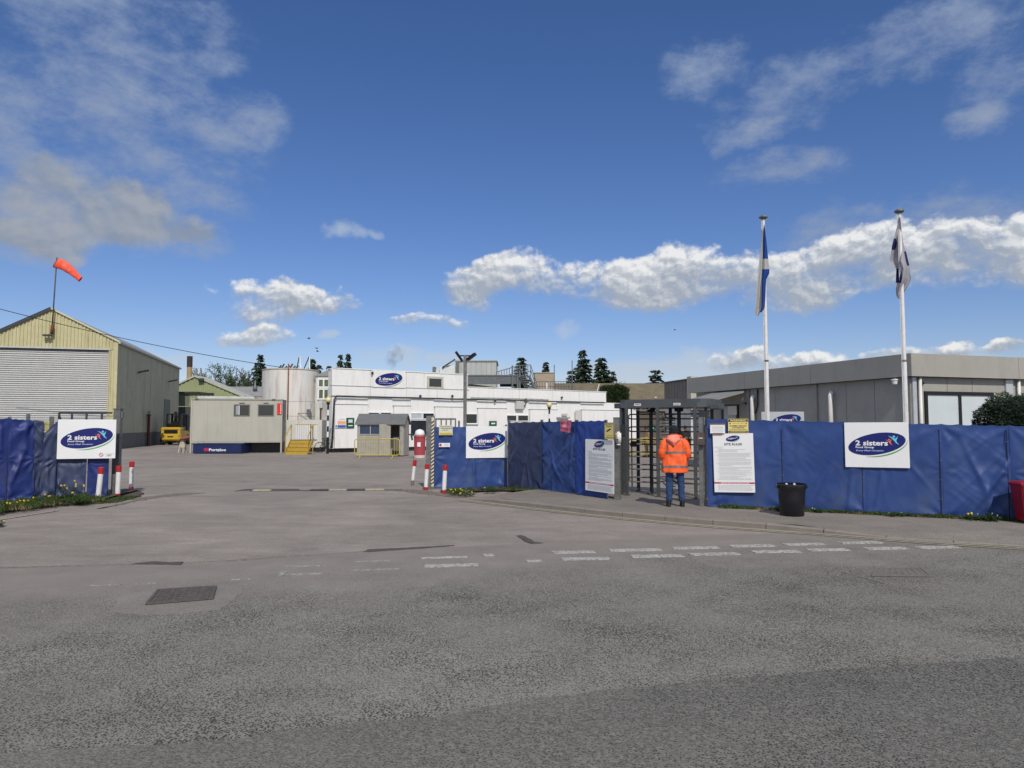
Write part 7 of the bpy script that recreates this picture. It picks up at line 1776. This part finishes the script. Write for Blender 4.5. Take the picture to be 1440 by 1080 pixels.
def wheelie(loc, rz, label, s=1.0, mat=None, Hb=.98, lid=True):
    o = thing('wheelie_bin', label, 'wheelie bin', loc, rz); o.scale = (s, s, s); mat = mat or m_redbin
    m_ = MB(); w0, w1, d0, d1 = .21, .27, .24, .33
    V = [(-w0, -d0, .05), (w0, -d0, .05), (w0, d0, .12), (-w0, d0, .12), (-w1, -d1, Hb), (w1, -d1, Hb), (w1, d1, Hb), (-w1, d1, Hb)]
    m_.add(V, [(0,3,2,1),(4,5,6,7),(0,1,5,4),(1,2,6,5),(2,3,7,6),(3,0,4,7)]); b = m_.build('bin_body', mat, o)
    bm = bmesh.new(); bm.from_mesh(b.data); bmesh.ops.bevel(bm, geom=bm.edges[:], offset=.025, segments=3, affect='EDGES'); bm.to_mesh(b.data); bm.free()
    b.data.polygons.foreach_set('use_smooth', [True]*len(b.data.polygons)); b.data.set_sharp_from_angle(angle=radians(40))
    MB().bbox(-w1 - .02, w1 + .02, -d1 - .02, d1 + .02, Hb - .05, Hb + .0, .012).build('rim', mat, o)
    if lid:
        m_ = MB(); m_.add([(-w1-.02, -d1-.04, Hb+.003), (w1+.02, -d1-.04, Hb+.003), (w1+.02, d1+.04, Hb+.003), (-w1-.02, d1+.04, Hb+.003), (-w1+.04, -d1+.02, Hb+.05), (w1-.04, -d1+.02, Hb+.05), (w1-.04, d1-.05, Hb+.09), (-w1+.04, d1-.05, Hb+.09)], [(0,3,2,1),(4,5,6,7),(0,1,5,4),(1,2,6,5),(2,3,7,6),(3,0,4,7)]); m_.build('lid', mat, o)
    m_ = MB(); m_.tube([(-w1, d1+.02, Hb-.02), (-w1, d1+.1, Hb), (w1, d1+.1, Hb), (w1, d1+.02, Hb-.02)], .016, 8); m_.build('handle', mat, o, smooth=True)
    for s_ in (-1, 1):
        w_ = MB(); w_.tube([(s_*.27 - .025, d0 + .02, .10), (s_*.27 + .025, d0 + .02, .10)], .10, 18); wo = w_.build('wheel', m_rubber, o, smooth=True, angle=40)
        h_ = MB(); h_.tube([(s_*.27 - .028, d0 + .02, .10), (s_*.27 + .028, d0 + .02, .10)], .055, 14); h_.build('hub', m_steel_dark, wo, smooth=True, angle=40)
    return o
p = gp(1446, 738, PZ); wheelie((p.x + .19, p.y + .20, PZ), radians(-96), 'red wheelie bin at the right edge of the picture beside the blue fence', s=.69)
# red slatted bin with white domed top near the shed
p = gp(589, 644.7, 0); o = thing('domed_bin', 'red slatted bin with a white domed top standing right of the small shed', 'bin', (p.x, p.y + .3, 0)); hb = at(589, 615, p.y).z; ht = at(589, 603.5, p.y).z; R = .28
m_red2 = M('dull_red_slats', (.40, .06, .075), rough=.6, var=.12)
m_ = MB(); m_.lathe([(R*1.05, 0), (R*1.1, .02), (R*1.1, .16), (R, .17)], n=20); m_.build('base', M('pale_pink_base', (.58, .50, .46), rough=.8), o)
MB().lathe([(R*.9, .17), (R*.95, hb)], n=20).build('inner_drum', m_red2, o)
for k in range(18):
    th = 2*pi*k/18; m_ = MB(); m_.bar((R*.97*cos(th), R*.97*sin(th), .18), (R*1.05*cos(th), R*1.05*sin(th), hb), .085, .03, up=(cos(th), sin(th), 0)); m_.build('slat', m_red2, o)
m_ = MB(); m_.lathe([(R*1.15, hb), (R*1.18, hb + .03), (R*1.15, hb + .07), (R*.95, hb + .08)], n=20); m_.build('collar', m_red2, o)
m_ = MB(); m_.lathe([(R*.92, hb + .08), (R*.95, hb + .18), (R*.82, hb + .34), (R*.5, ht - .04), (.02, ht)], n=24); m_.build('dome', m_trim, o, smooth=True)
MB().bbox(-.09, .09, -R*1.1 - .02, -R*1.06, .62, .86, .01).build('white_notice', m_trim, o)
for s_ in (-1, 1): m_ = MB(); m_.bar((s_*R, -.1, hb + .1), (s_*(R + .32), -.12, hb + .16), .06); m_.bar((s_*(R + .18), -.12, hb + .2), (s_*(R + .10), -.12, hb - .16), .09); m_.build('side_bracket', m_steel_dark, o)

# ------------------------------------------------------------------ forklift
p = gp(236, 626, 0); o = thing('forklift', 'yellow counterbalance forklift with a black cab seen from behind by the warehouse wall', 'forklift', (p.x, p.y + 1.6, 0), radians(8)); s = 1.34; o.scale = (s, s, s)
m_fy = M('forklift_yellow', (.55, .36, .03), rough=.4, var=.08, scale=2, dirt=(.25, .18, .06), dirtamt=.4)
m_ = MB(); m_.bbox(-.62, .62, -1.25, -.55, .28, .78, .10); m_.build('counterweight', m_fy, o, smooth=True, angle=50)
m_ = MB(); m_.bbox(-.64, .64, -1.2, -.5, .98, 1.2, .10); m_.build('rear_hood', m_fy, o, smooth=True, angle=50)
MB().bbox(-.60, -.44, -1.22, -.6, .6, 1.06, .04).build('hood_pillar', m_fy, o); MB().bbox(.44, .60, -1.22, -.6, .6, 1.06, .04).build('hood_pillar', m_fy, o)
MB().bbox(-.44, .44, -1.16, -.9, .74, 1.02, .03).build('radiator_grille', m_black, o); MB().bbox(-.18, .18, -1.262, -1.24, .52, .60, .02).build('tow_pin_slot', m_black, o)
MB().bbox(-.55, .55, -.6, .9, .45, .95, .05).build('chassis', m_fy, o)
for sx in (-1, 1):
    for y, r in ((-.85, .28), (.65, .34)):
        w_ = MB(); w_.tube([(sx*.60 - .11, y, r), (sx*.60 + .11, y, r)], r, 20); wo = w_.build('wheel', m_rubber, o, smooth=True, angle=40); h_ = MB(); h_.tube([(sx*.60 - .115, y, r), (sx*.60 + .115, y, r)], r*.5, 14); h_.build('rim', m_fy, wo, smooth=True, angle=40)
    for y in (-.62, .62): MB().bar((sx*.5, y, .95), (sx*.46, y*.85, 2.08), .10).build('guard_pillar', m_black, o)
    MB().bar((sx*.38, 1.05, .15), (sx*.38, 1.05, 2.05), .17).build('mast_rail', m_black, o); MB().bar((sx*.25, 1.15, .12), (sx*.25, 2.1, .10), .1, .04).build('fork', m_steel_dark, o)
MB().bbox(-.5, .5, -.6, .6, 2.06, 2.12, .02).build('overhead_guard', m_black, o); MB().bbox(-.46, .46, -.5, -.42, 1.18, 1.45, .02).build('rear_panel', m_black, o); MB().bbox(-.28, .28, -.38, .05, 1.0, 1.62, .06).build('seat', m_black, o)
for k in range(5): MB().bar((-.4 + .2*k, -.58, 1.15), (-.4 + .2*k, -.54, 2.05), .02).build('rear_guard_bar', m_black, o)
MB().bar((-.5, -.6, 1.35), (.5, -.6, 1.35), .05).build('rear_cross_bar', m_black, o); MB().bbox(-.05, .12, -.5, -.3, 2.13, 2.25, .02).build('beacon', m_black, o)
MB().bar((-.4, 1.05, 1.9), (.4, 1.05, 1.9), .1).build('mast_cross', m_black, o)

# ------------------------------------------------------------------ gate track across the yard with pale blocks
a, b = gp(352, 690.8, 0), gp(566, 689.3, 0); fr = Fr(a, b); o = thing('gate_track', 'low dark gate track across the gateway with pale yellow blocks', 'gate track', fr.loc(), fr.ang); L_ = fr.L
MB().bbox(0, L_, -.05, .05, 0, .022, .006).build('track_bar', M('track_iron', (.09, .085, .08), rough=.8, var=.3), o)
for (x0, x1) in ((356, 382), (463, 488), (514, 541)): u0 = fr.uv(x0, 690)[0]; u1 = fr.uv(x1, 690)[0]; MB().bbox(u0, u1, -.10, .09, .0, .045, .012).build('pale_block', M('cream_block', (.36, .335, .25), rough=.8, var=.2, scale=7), o)
for (x0, x1) in ((436, 462), (489, 513)): u0 = fr.uv(x0, 690)[0]; u1 = fr.uv(x1, 690)[0]; MB().bbox(u0, u1, -.10, .09, .0, .04, .012).build('dark_block', M('black_block', (.06, .06, .058), rough=.8), o)

# ------------------------------------------------------------------ overhead cable, birds
pts = []; P0, P1 = at(-40, 424, 44), at(405, 518, 51.5)
for k in range(25): t_ = k/24; q = P0.lerp(P1, t_); q.z -= .55*4*t_*(1-t_)*.6; pts.append(q)
m_ = MB(); m_.tube(pts, .022, 5); oo = m_.build('overhead_cable', m_black, None); tag(oo, 'black overhead cable sagging from the top left past the warehouse to the tank', 'cable')
m_bird = M('bird_dark', (.03, .03, .032), rough=.8)
for (x, y, Y, rr, lb_) in ((434.5, 476, 90, .5, 'small dark bird above the tank, highest of three'), (445.5, 490, 90, -.6, 'small dark bird above the tank, middle of three'), (446.5, 494, 92, .2, 'small dark bird above the tank, lowest of three'), (949, 464, 120, .05, 'tiny dark bird left of the left flagpole')):
    p = at(x, y, Y); bd = thing('bird', lb_, 'bird', p, rr, 'birds in the sky')
    m_ = MB(); m_.lathe([(.01, -.22), (.05, -.1), (.06, .05), (.03, .16), (.01, .22)], n=8); b_ = m_.build('body', m_bird, bd, smooth=True); b_.rotation_euler = (0, pi/2, 0)
    for s_ in (-1, 1):
        m_ = MB(); m_.add([(-.06, 0, .02), (.08, 0, .02), (.02, s_*.22, .14), (-.08, s_*.22, .13), (-.05, s_*.48, .06)], [(0,1,2,3),(3,2,4)]); m_.build('wing', m_bird, bd, fix=False)

# ------------------------------------------------------------------ trees
m_fir = leafmat('fir_needles', (.034, .058, .030), var=.35, trans=.1); m_fir2 = leafmat('fir_needles_light', (.045, .065, .03), var=.35, trans=.12)
m_bark = M('bark', (.07, .055, .042), rough=.95, var=.3, scale=4)
def fir_mesh(seed, n_lev=40, droop=.25, H_=1.0, R=.26, z0=.12):
    rnd = random.Random(seed); m_ = MB()
    for k in range(n_lev):
        t_ = k / n_lev; z = z0 + (1 - z0)*t_ + rnd.uniform(-.01, .01); r = R*(1 - t_)**.85*rnd.uniform(.75, 1.1) + .008; nb_ = int(9*(1 - t_) + 4)
        ph = rnd.uniform(0, 6)
        for b in range(nb_):
            a = ph + 2*pi*b/nb_ + rnd.uniform(-.25, .25); L_ = r*rnd.uniform(.6, 1.15); ns = max(2, int(L_/.022)); zj = rnd.uniform(-.022, .018)
            for q in range(ns):
                s = (q + rnd.random())/ns; bx, by = cos(a)*L_*s, sin(a)*L_*s; bz = z + zj - droop*L_*s + .12*L_*s*s
                for _ in range(3):
                    aa = a + rnd.choice((-1, 1))*rnd.uniform(.3, 1.2); l = .040*rnd.uniform(.6, 1.3); w = .010
                    dx, dy, dz = cos(aa)*l, sin(aa)*l, rnd.uniform(-.5, .1)*l
                    m_.add([(bx - dy*.3, by + dx*.3, bz), (bx + dy*.3, by - dx*.3, bz - .004), (bx + dx, by + dy, bz + dz), (bx + dx*.4, by + dy*.4, bz + .018)], [(0, 1, 2), (0, 2, 3)])
    me = bpy.data.meshes.new('crown'); me.from_pydata(m_.v, [], m_.f); me.update(); return me
firs = [fir_mesh(3), fir_mesh(8, R=.22, droop=.35), fir_mesh(14, n_lev=32, R=.33)]
tr_ = MB(); tr_.tube([(0, 0, 0), (0, 0, .5), (0, 0, .98)], [.018, .012, .003], 8); tm = bpy.data.meshes.new('trunk'); tm.from_pydata(tr_.v, [], tr_.f)
def fir(xc, ytop, w, Y, kind, label, mat=m_fir, yb=537):
    p = at(xc, ytop, Y); H_ = p.z; o = thing('fir_tree', label, 'tree', (p.x, Y, 0), random.uniform(0, 6), 'dark fir trees beyond the factory')
    # crown scaled to the visible width; visible base around the roofs
    wid = w/FPX*Y
    me = firs[kind].copy(); Rk = (.26, .22, .33)[kind]; vis = (yb - ytop)/(598 - ytop + FPX*CAM_H/Y); k = 1.25*wid/(2*Rk*H_)/max(.15, vis)**.8
    c = addmesh('crown', me, mat, o); c.scale = (H_*k, H_*k, H_); t_ = addmesh('trunk', tm.copy(), m_bark, o); t_.scale = (H_, H_, H_)
    return o
fir(366, 499.5, 19, 130, 0, 'dark fir tree left of the white tank, behind the grey roofed shed')
fir(440, 504, 13, 135, 1, 'small dark fir tree rising just right of the tank stays')
fir(449, 511, 12, 140, 2, 'low dark fir tree between the tank and the factory corner')
fir(463, 514, 9, 140, 1, 'lowest fir tip above the stair block left of the factory')
fir(478.5, 496.5, 15, 120, 2, 'fir tree above the left end of the factory, left of the pair')
fir(489.5, 498.5, 15, 122, 0, 'fir tree above the left end of the factory, right of the pair')
fir(733, 502, 17, 120, 1, 'fir tree behind the steel roof stair')
fir(767.5, 508.5, 12, 130, 1, 'small pointed fir tree above the buff roof block', mat=m_fir2)
fir(819.5, 493.5, 25, 110, 0, 'tallest broad fir tree right of the aerial pole')
fir(845, 502.5, 20, 115, 1, 'slender fir tree right of the tallest one')
fir(803, 519, 14, 112, 2, 'low fir tree left of the tallest broad fir')
fir(860, 520.5, 14, 125, 2, 'low rounded fir tree right of the slender one', mat=m_fir2)
fir(922, 518.5, 20, 105, 2, 'isolated dark fir tree above the brown roof near the grey office')
def broad(xc, yt, w, Y, label, mat, seed, leaf=.5, nleaf=9, group='bare and budding trees'):
    rnd = random.Random(seed); p = at(xc, yt, Y); H_ = p.z; o = thing('broadleaf_tree', label, 'tree', (p.x, Y, 0), 0, group); wd = w/FPX*Y/2
    br = MB(); lf = MB()
    def grow(a, d, L_, r, lev):
        b = a + d*L_; mid = a.lerp(b, .5) + Vector((rnd.uniform(-1, 1), rnd.uniform(-1, 1), 0))*L_*.06
        br.tube([a, mid, b], [r, r*.8, r*.6], 5 if lev < 2 else 3, cap=False)
        if lev >= 4:
            for _ in range(nleaf):
                c = a.lerp(b, rnd.random()) + Vector((rnd.gauss(0, 1), rnd.gauss(0, 1), rnd.gauss(0, 1)))*.22; s = leaf*rnd.uniform(.5, 1)*.32
                e1 = Vector((rnd.gauss(0, 1), rnd.gauss(0, 1), rnd.gauss(0, 1))).normalized()*s; e2 = e1.orthogonal().normalized()*s*.6
                lf.add([c - e1, c + e2, c + e1, c - e2], [(0, 1, 2, 3)])
            return
        for _ in range(rnd.choice((3, 3, 4)) if lev else 5):
            nd = (d + Vector((rnd.gauss(0, .55), rnd.gauss(0, .55), rnd.gauss(.05, .3)))).normalized(); grow(b, nd, L_*rnd.uniform(.6, .8), r*.6, lev + 1)
    grow(Vector((0, 0, 0)), Vector((0, 0, 1)), H_*.33, .28, 0)
    mx = max(v[2] for v in br.v); ex = sorted(abs(v[0]) for v in br.v)[int(len(br.v)*.97)]; kz = H_/mx; kx = max(wd/ex, kz*.75)
    for b in (br, lf): b.v = [(v[0]*kx, v[1]*kx, v[2]*kz) for v in b.v]
    br.build('branches', m_bark, o, fix=False)
    if nleaf: lf.build('crown', mat, o, fix=False)
m_bud = leafmat('budding_leaves', (.055, .085, .035), var=.35); m_grn = leafmat('green_leaves', (.045, .10, .03), var=.35); m_dull = leafmat('dull_twigs', (.09, .075, .055), var=.3)
broad(312, 509, 34, 125, 'loose green tree behind the green shed gable', m_grn, 4, nleaf=12)
broad(337, 516, 34, 130, 'budding brown tree between the green tree and the dark fir', m_dull, 6, nleaf=8)
broad(292, 517, 34, 140, 'bare hazy tree just above the green gable', m_dull, 12, nleaf=6)
broad(352, 523, 28, 132, 'sparse green tree left of the dark fir', m_bud, 15, nleaf=10)
broad(874, 531, 26, 120, 'bare twiggy bush tree right of the low rounded fir', m_dull, 21, nleaf=2)
broad(385, 520, 30, 150, 'low bare tree behind the left side of the white tank', m_dull, 24, nleaf=7)

# evergreen hedge behind the lower roof, and the dark bush at the right edge
def clump(name, label, cat, loc, dims, n, size, mat, seed, up=.3, shape='box'):
    rnd = random.Random(seed); o = thing(name, label, cat, loc); m_ = MB(); W_, D_, H0, H1 = dims
    for _ in range(n):
        if shape == 'box':
            x, y = rnd.uniform(-W_, W_), rnd.uniform(-D_, D_); top = H1*(1 - .05*abs(x/W_)**3) + .25*mnoise.noise(Vector((x*1.5, y, 0))); z = H0 + (top - H0)*rnd.random()**.6
        else:
            th, ph = rnd.uniform(0, 2*pi), math.acos(rnd.uniform(-1, 1)); rr = rnd.random()**.25; bump_ = 1 + .22*mnoise.noise(Vector((cos(th)*sin(ph)*2.2, sin(th)*sin(ph)*2.2, cos(ph)*2.2 + seed)))
            x, y, z = W_*rr*bump_*sin(ph)*cos(th), D_*rr*bump_*sin(ph)*sin(th), (H0 + H1)/2 + (H1 - H0)/2*rr*bump_*cos(ph)
        c = Vector((x, y, z)); d = (Vector((x*.6, y*.6, up)) + Vector((rnd.gauss(0, .5), rnd.gauss(0, .5), rnd.gauss(.2, .5)))).normalized()*size*rnd.uniform(.6, 1.3); e = d.orthogonal().normalized()*size*.22
        m_.add([c - e, c + e, c + d], [(0, 1, 2)])
    m_.build('foliage', mat, o, fix=False)
    t_ = MB(); t_.tube([(0, 0, 0), (0, 0, H1*.6)], [.1, .05], 6); t_.build('trunk', m_bark, o); return o
p0, p1 = at(845, 543, 67), at(882, 543, 67)
m_hedge = leafmat('hedge_needles', (.028, .045, .014), var=.4, trans=.12)
clump('conifer_hedge', 'dark clipped conifer hedge behind the right end of the white factory', 'hedge', ((p0.x+p1.x)/2, 67, 0), ((p1.x-p0.x)/2, .9, 1.5, p0.z), 9000, .28, m_hedge, 5, up=.9)
p = at(1418, 556, 17); m_bush = leafmat('dark_bush_needles', (.022, .040, .020), var=.6, trans=.08)
clump('evergreen_bush', 'dark spreading evergreen bush above the fence at the right edge', 'bush', (p.x + .0, 17, 0), (.72, .7, 1.1, at(1418, 553, 17).z), 16000, .075, m_bush, 9, up=.1, shape='ball')
p = at(1462, 556, 17.6)
clump('evergreen_bush', 'second dark evergreen bush cut by the right edge of the picture', 'bush', (p.x, 17.6, 0), (.8, .7, .9, at(1440, 549, 17.6).z), 12000, .08, m_bush, 10, up=.1, shape='ball')

# ------------------------------------------------------------------ grass, weeds, flowers along the fences
m_grass = leafmat('verge_grass', (.060, .105, .028), var=.45, trans=.3); m_weed = leafmat('weed_leaves', (.050, .095, .025), var=.4, trans=.25); m_dry = leafmat('dry_grass', (.21, .17, .08), var=.3, trans=.2)
m_flower = leafmat('yellow_flower', (.80, .62, .03), var=.1, trans=.15); m_seed = leafmat('seed_head', (.6, .6, .55), var=.1, trans=.3)
def grass(name, line, wf_, n, h, mat, seed, z, dens=None, wide=.006):
    """blades along a polyline; wf_ = (near, far) offsets in metres"""
    rnd = random.Random(seed); m_ = MB(); seg = []; tot = 0
    for i in range(len(line)-1): L_ = (line[i+1]-line[i]).length; seg.append((tot, L_, i)); tot += L_
    for _ in range(n):
        s = rnd.random()*tot
        for (t0, L_, i) in seg:
            if t0 <= s <= t0 + L_: break
        a, b = line[i], line[i+1]; d = (b - a).normalized(); nn = Vector((-d.y, d.x, 0)); cl = .5 + .5*mnoise.noise(Vector((s*1.7, seed, 0))) + .35*mnoise.noise(Vector((s*7, seed, 3)))
        if rnd.random() > cl*1.25 + .1: continue
        c = a.lerp(b, (s - t0)/L_) + nn*rnd.uniform(*wf_)*(.4 + .6*max(.2, min(1, cl*1.3))); hh = h*rnd.uniform(.35, 1.2)*(.5 + cl*.8); th = rnd.uniform(0, 2*pi); w = wide*rnd.uniform(.6, 1.6); lean = rnd.uniform(.1, .9)*hh; la = rnd.uniform(0, 2*pi)
        p = Vector((c.x, c.y, z)); q = p + Vector((cos(la)*lean*.35, sin(la)*lean*.35, hh*.6)); r = p + Vector((cos(la)*lean, sin(la)*lean, hh*(1 - .25*rnd.random())))
        e = Vector((cos(th), sin(th), 0))*w
        m_.add([p - e, p + e, q + e*.8, q - e*.8, r], [(0,1,2,3), (3,2,4)])
    o = m_.build(name, mat, None, fix=False); o['kind'] = 'stuff'; o['label'] = name.replace('_', ' ') + ' along the foot of the tarpaulin fences'; o['category'] = 'grass'; return o
fl = [F0 + Vector((.25, -.05, 0)), F1, F2, F3, F4, F5]
grass('grass', fl, (-.24, .02), 13000, .075, m_grass, 1, PZ)
grass('dry_grass', fl, (-.26, .02), 3500, .05, m_dry, 2, PZ)
flp = [gp(628, 693, .03), gp(660, 690.5, .03), gp(714, 688.5, .04), gp(780, 693, .07), gp(858, 701, .09)]
grass('grass', flp, (-.15, .35), 9000, .08, m_grass, 3, .05)
grass('dry_grass', flp, (-.28, .35), 5000, .05, m_dry, 4, .05)
m_silt2 = m_soil
a_ = MB(); 
for ln, w0, w1, z in ((fl, -.22, .05, PZ + .004), (flp[1:], -.22, .3, .085)):
    s_ = MB(); A_ = resample(ln, .15)
    lo_ = [p + (offset(A_, w0)[i] - p)*(1 + .5*mnoise.noise(Vector((i*.6, 1, 0)))) for i, p in enumerate(A_)]; hi_ = offset(A_, w1)
    for i in range(len(A_)-1): s_.quad((lo_[i].x, lo_[i].y, z), (lo_[i+1].x, lo_[i+1].y, z), (hi_[i+1].x, hi_[i+1].y, z), (hi_[i].x, hi_[i].y, z))
    struct(s_.build('verge_soil', m_soil, None, fix=False))
fll = [gp(-300, 745, .07), gp(-60, 722, .07), gp(0, 715, .07), gp(50, 708.5, .07), gp(100, 704, .07), gp(135, 702, .06)]
grass('grass', fll, (-.7, .9), 26000, .11, m_grass, 5, .075)
grass('dry_grass', fll, (-.75, .8), 4000, .09, m_dry, 6, .075)
gr = [gp(100, 709, .03), gp(150, 706, .03), gp(195, 698, .03)]
grass('grass', gr, (-.15, .5), 2500, .04, m_grass, 7, .03)

def weed(px, py, z, w, h, nst, nfl, label, seed, fmat=m_flower, fs=.022, leafy=1.0):
    rnd = random.Random(seed); p = gp(px, py, z); o = thing('flowering_weed', label, 'weed', (p.x, p.y, z)); st_ = MB(); lf = MB(); fl_ = MB()
    for k in range(nst):
        a = rnd.uniform(0, 2*pi); r = w*rnd.random()**.6; hh = h*rnd.uniform(.55, 1.05)*(1 - .35*(r/w)); base = Vector((cos(a)*r*.45, sin(a)*r*.45, 0)); tip = Vector((cos(a)*r, sin(a)*r, hh))
        md = base.lerp(tip, .5) + Vector((0, 0, hh*.08)); st_.tube([base, md, tip], .003, 3, cap=False)
        for q in range(int(9*leafy)):
            t_ = rnd.random()*.85; c = base.lerp(tip, t_); la = rnd.uniform(0, 2*pi); l = rnd.uniform(.03, .085)*(1.2 - t_*.6); d = Vector((cos(la), sin(la), rnd.uniform(-.2, .7)))*l; e = Vector((-sin(la), cos(la), 0))*l*.22
            lf.add([c, c + d*.5 + e, c + d, c + d*.5 - e], [(0,1,2,3)])
        if k < nfl:
            for _ in range(rnd.choice((1, 2, 2))):
                c = tip + Vector((rnd.gauss(0, .012), rnd.gauss(0, .012), rnd.uniform(-.02, .01))); n_ = 8
                fl_.poly([c + Vector((cos(2*pi*q/n_)*fs, sin(2*pi*q/n_)*fs*.8, .3*fs*(q % 2))) for q in range(n_)]); fl_.poly([c + Vector((cos(2*pi*q/n_)*fs*.9, -.004, sin(2*pi*q/n_)*fs*.8)) for q in range(n_)])
    st_.build('stems', m_weed, o, fix=False); lf.build('leaves', m_weed, o, fix=False)
    if nfl: fl_.build('flower_heads', fmat, o, fix=False)
weed(98, 703.5, .08, .32, .50, 26, 8, 'tall yellow flowered weed clump left of the leaning bollard', 1, leafy=1.6)
weed(112, 706, .08, .35, .16, 24, 0, 'low leafy weed patch at the foot of the tall yellow weed', 2, leafy=1.5)
weed(12, 715, .08, .3, .18, 16, 2, 'yellow flowered dandelion clump at the far left verge', 3)
weed(35, 711, .08, .25, .16, 14, 3, 'small dandelion clump on the left verge below the fence seam', 4)
weed(64, 706.5, .08, .28, .20, 14, 3, 'dandelion clump left of the tall yellow weed', 5)
weed(2, 740, .01, .12, .14, 8, 2, 'dandelion growing out of the old kerb at the left edge', 6)
weed(82, 703, .08, .2, .13, 12, 0, 'leafy weed tuft between the dandelions on the left verge', 7)
weed(644, 695, .03, .42, .17, 34, 10, 'yellow flowered dandelion patch by the right hand bollard', 8, fs=.018, leafy=1.3)
weed(657, 697, .03, .3, .13, 20, 5, 'second yellow flower patch at the end of the kerb', 9, fs=.017, leafy=1.2)
weed(692, 690.5, .07, .3, .16, 16, 1, 'green weed tuft under the company sign on the gate leaf', 10, leafy=1.5)
weed(722, 690.5, .07, .2, .12, 12, 0, 'small green weed tuft at the foot of the navy tarpaulin', 11)
weed(1100, 719, PZ, .2, .14, 14, 1, 'green weed tuft immediately left of the black bin', 12, leafy=1.4)
weed(1150, 721, PZ, .22, .10, 12, 2, 'low weed tuft right of the black bin', 13, fmat=m_seed, fs=.012)
weed(1260, 726.5, PZ, .25, .10, 12, 2, 'low weed tuft under the seam of the company sign board', 14, fmat=m_seed, fs=.012)
weed(1365, 731.5, PZ, .22, .13, 14, 2, 'weed with a yellow dandelion on the verge left of the red bin', 15)
weed(1392, 732.5, PZ, .3, .17, 22, 3, 'tall tangled weed tuft just left of the red wheelie bin', 16, fmat=m_seed, fs=.012, leafy=1.5)

# ------------------------------------------------------------------ thin smoke drifting up behind the roof
def smoke_mat():
    m = bpy.data.materials.new('smoke'); m.use_nodes = True; nt = m.node_tree; nt.nodes.clear(); N = nt.nodes; L = nt.links
    v = N.new('ShaderNodeVolumePrincipled'); v.inputs['Color'].default_value = (.35, .37, .40, 1); out = N.new('ShaderNodeOutputMaterial'); L.new(v.outputs[0], out.inputs['Volume'])
    tc = N.new('ShaderNodeTexCoord'); n = N.new('ShaderNodeTexNoise'); L.new(tc.outputs['Object'], n.inputs['Vector']); n.inputs['Scale'].default_value = .9; n.inputs['Detail'].default_value = 4
    r = N.new('ShaderNodeMapRange'); L.new(n.outputs['Fac'], r.inputs[0]); r.inputs[1].default_value = .42; r.inputs[2].default_value = .65; r.inputs[3].default_value = 0; r.inputs[4].default_value = .35
    L.new(r.outputs[0], v.inputs['Density']); return m
Ys = 95; pth = [at(547, 519, Ys), at(550, 510, Ys), at(556, 500, Ys), at(561, 493, Ys), at(554, 486, Ys)]; m_ = MB(); m_.tube(pth, [.5, 1.0, 1.2, 1.0, .3], 12); sm_ = m_.build('smoke', smoke_mat(), None, smooth=True); sm_['kind'] = 'stuff'; sm_['label'] = 'faint grey smoke rising behind the factory roof'
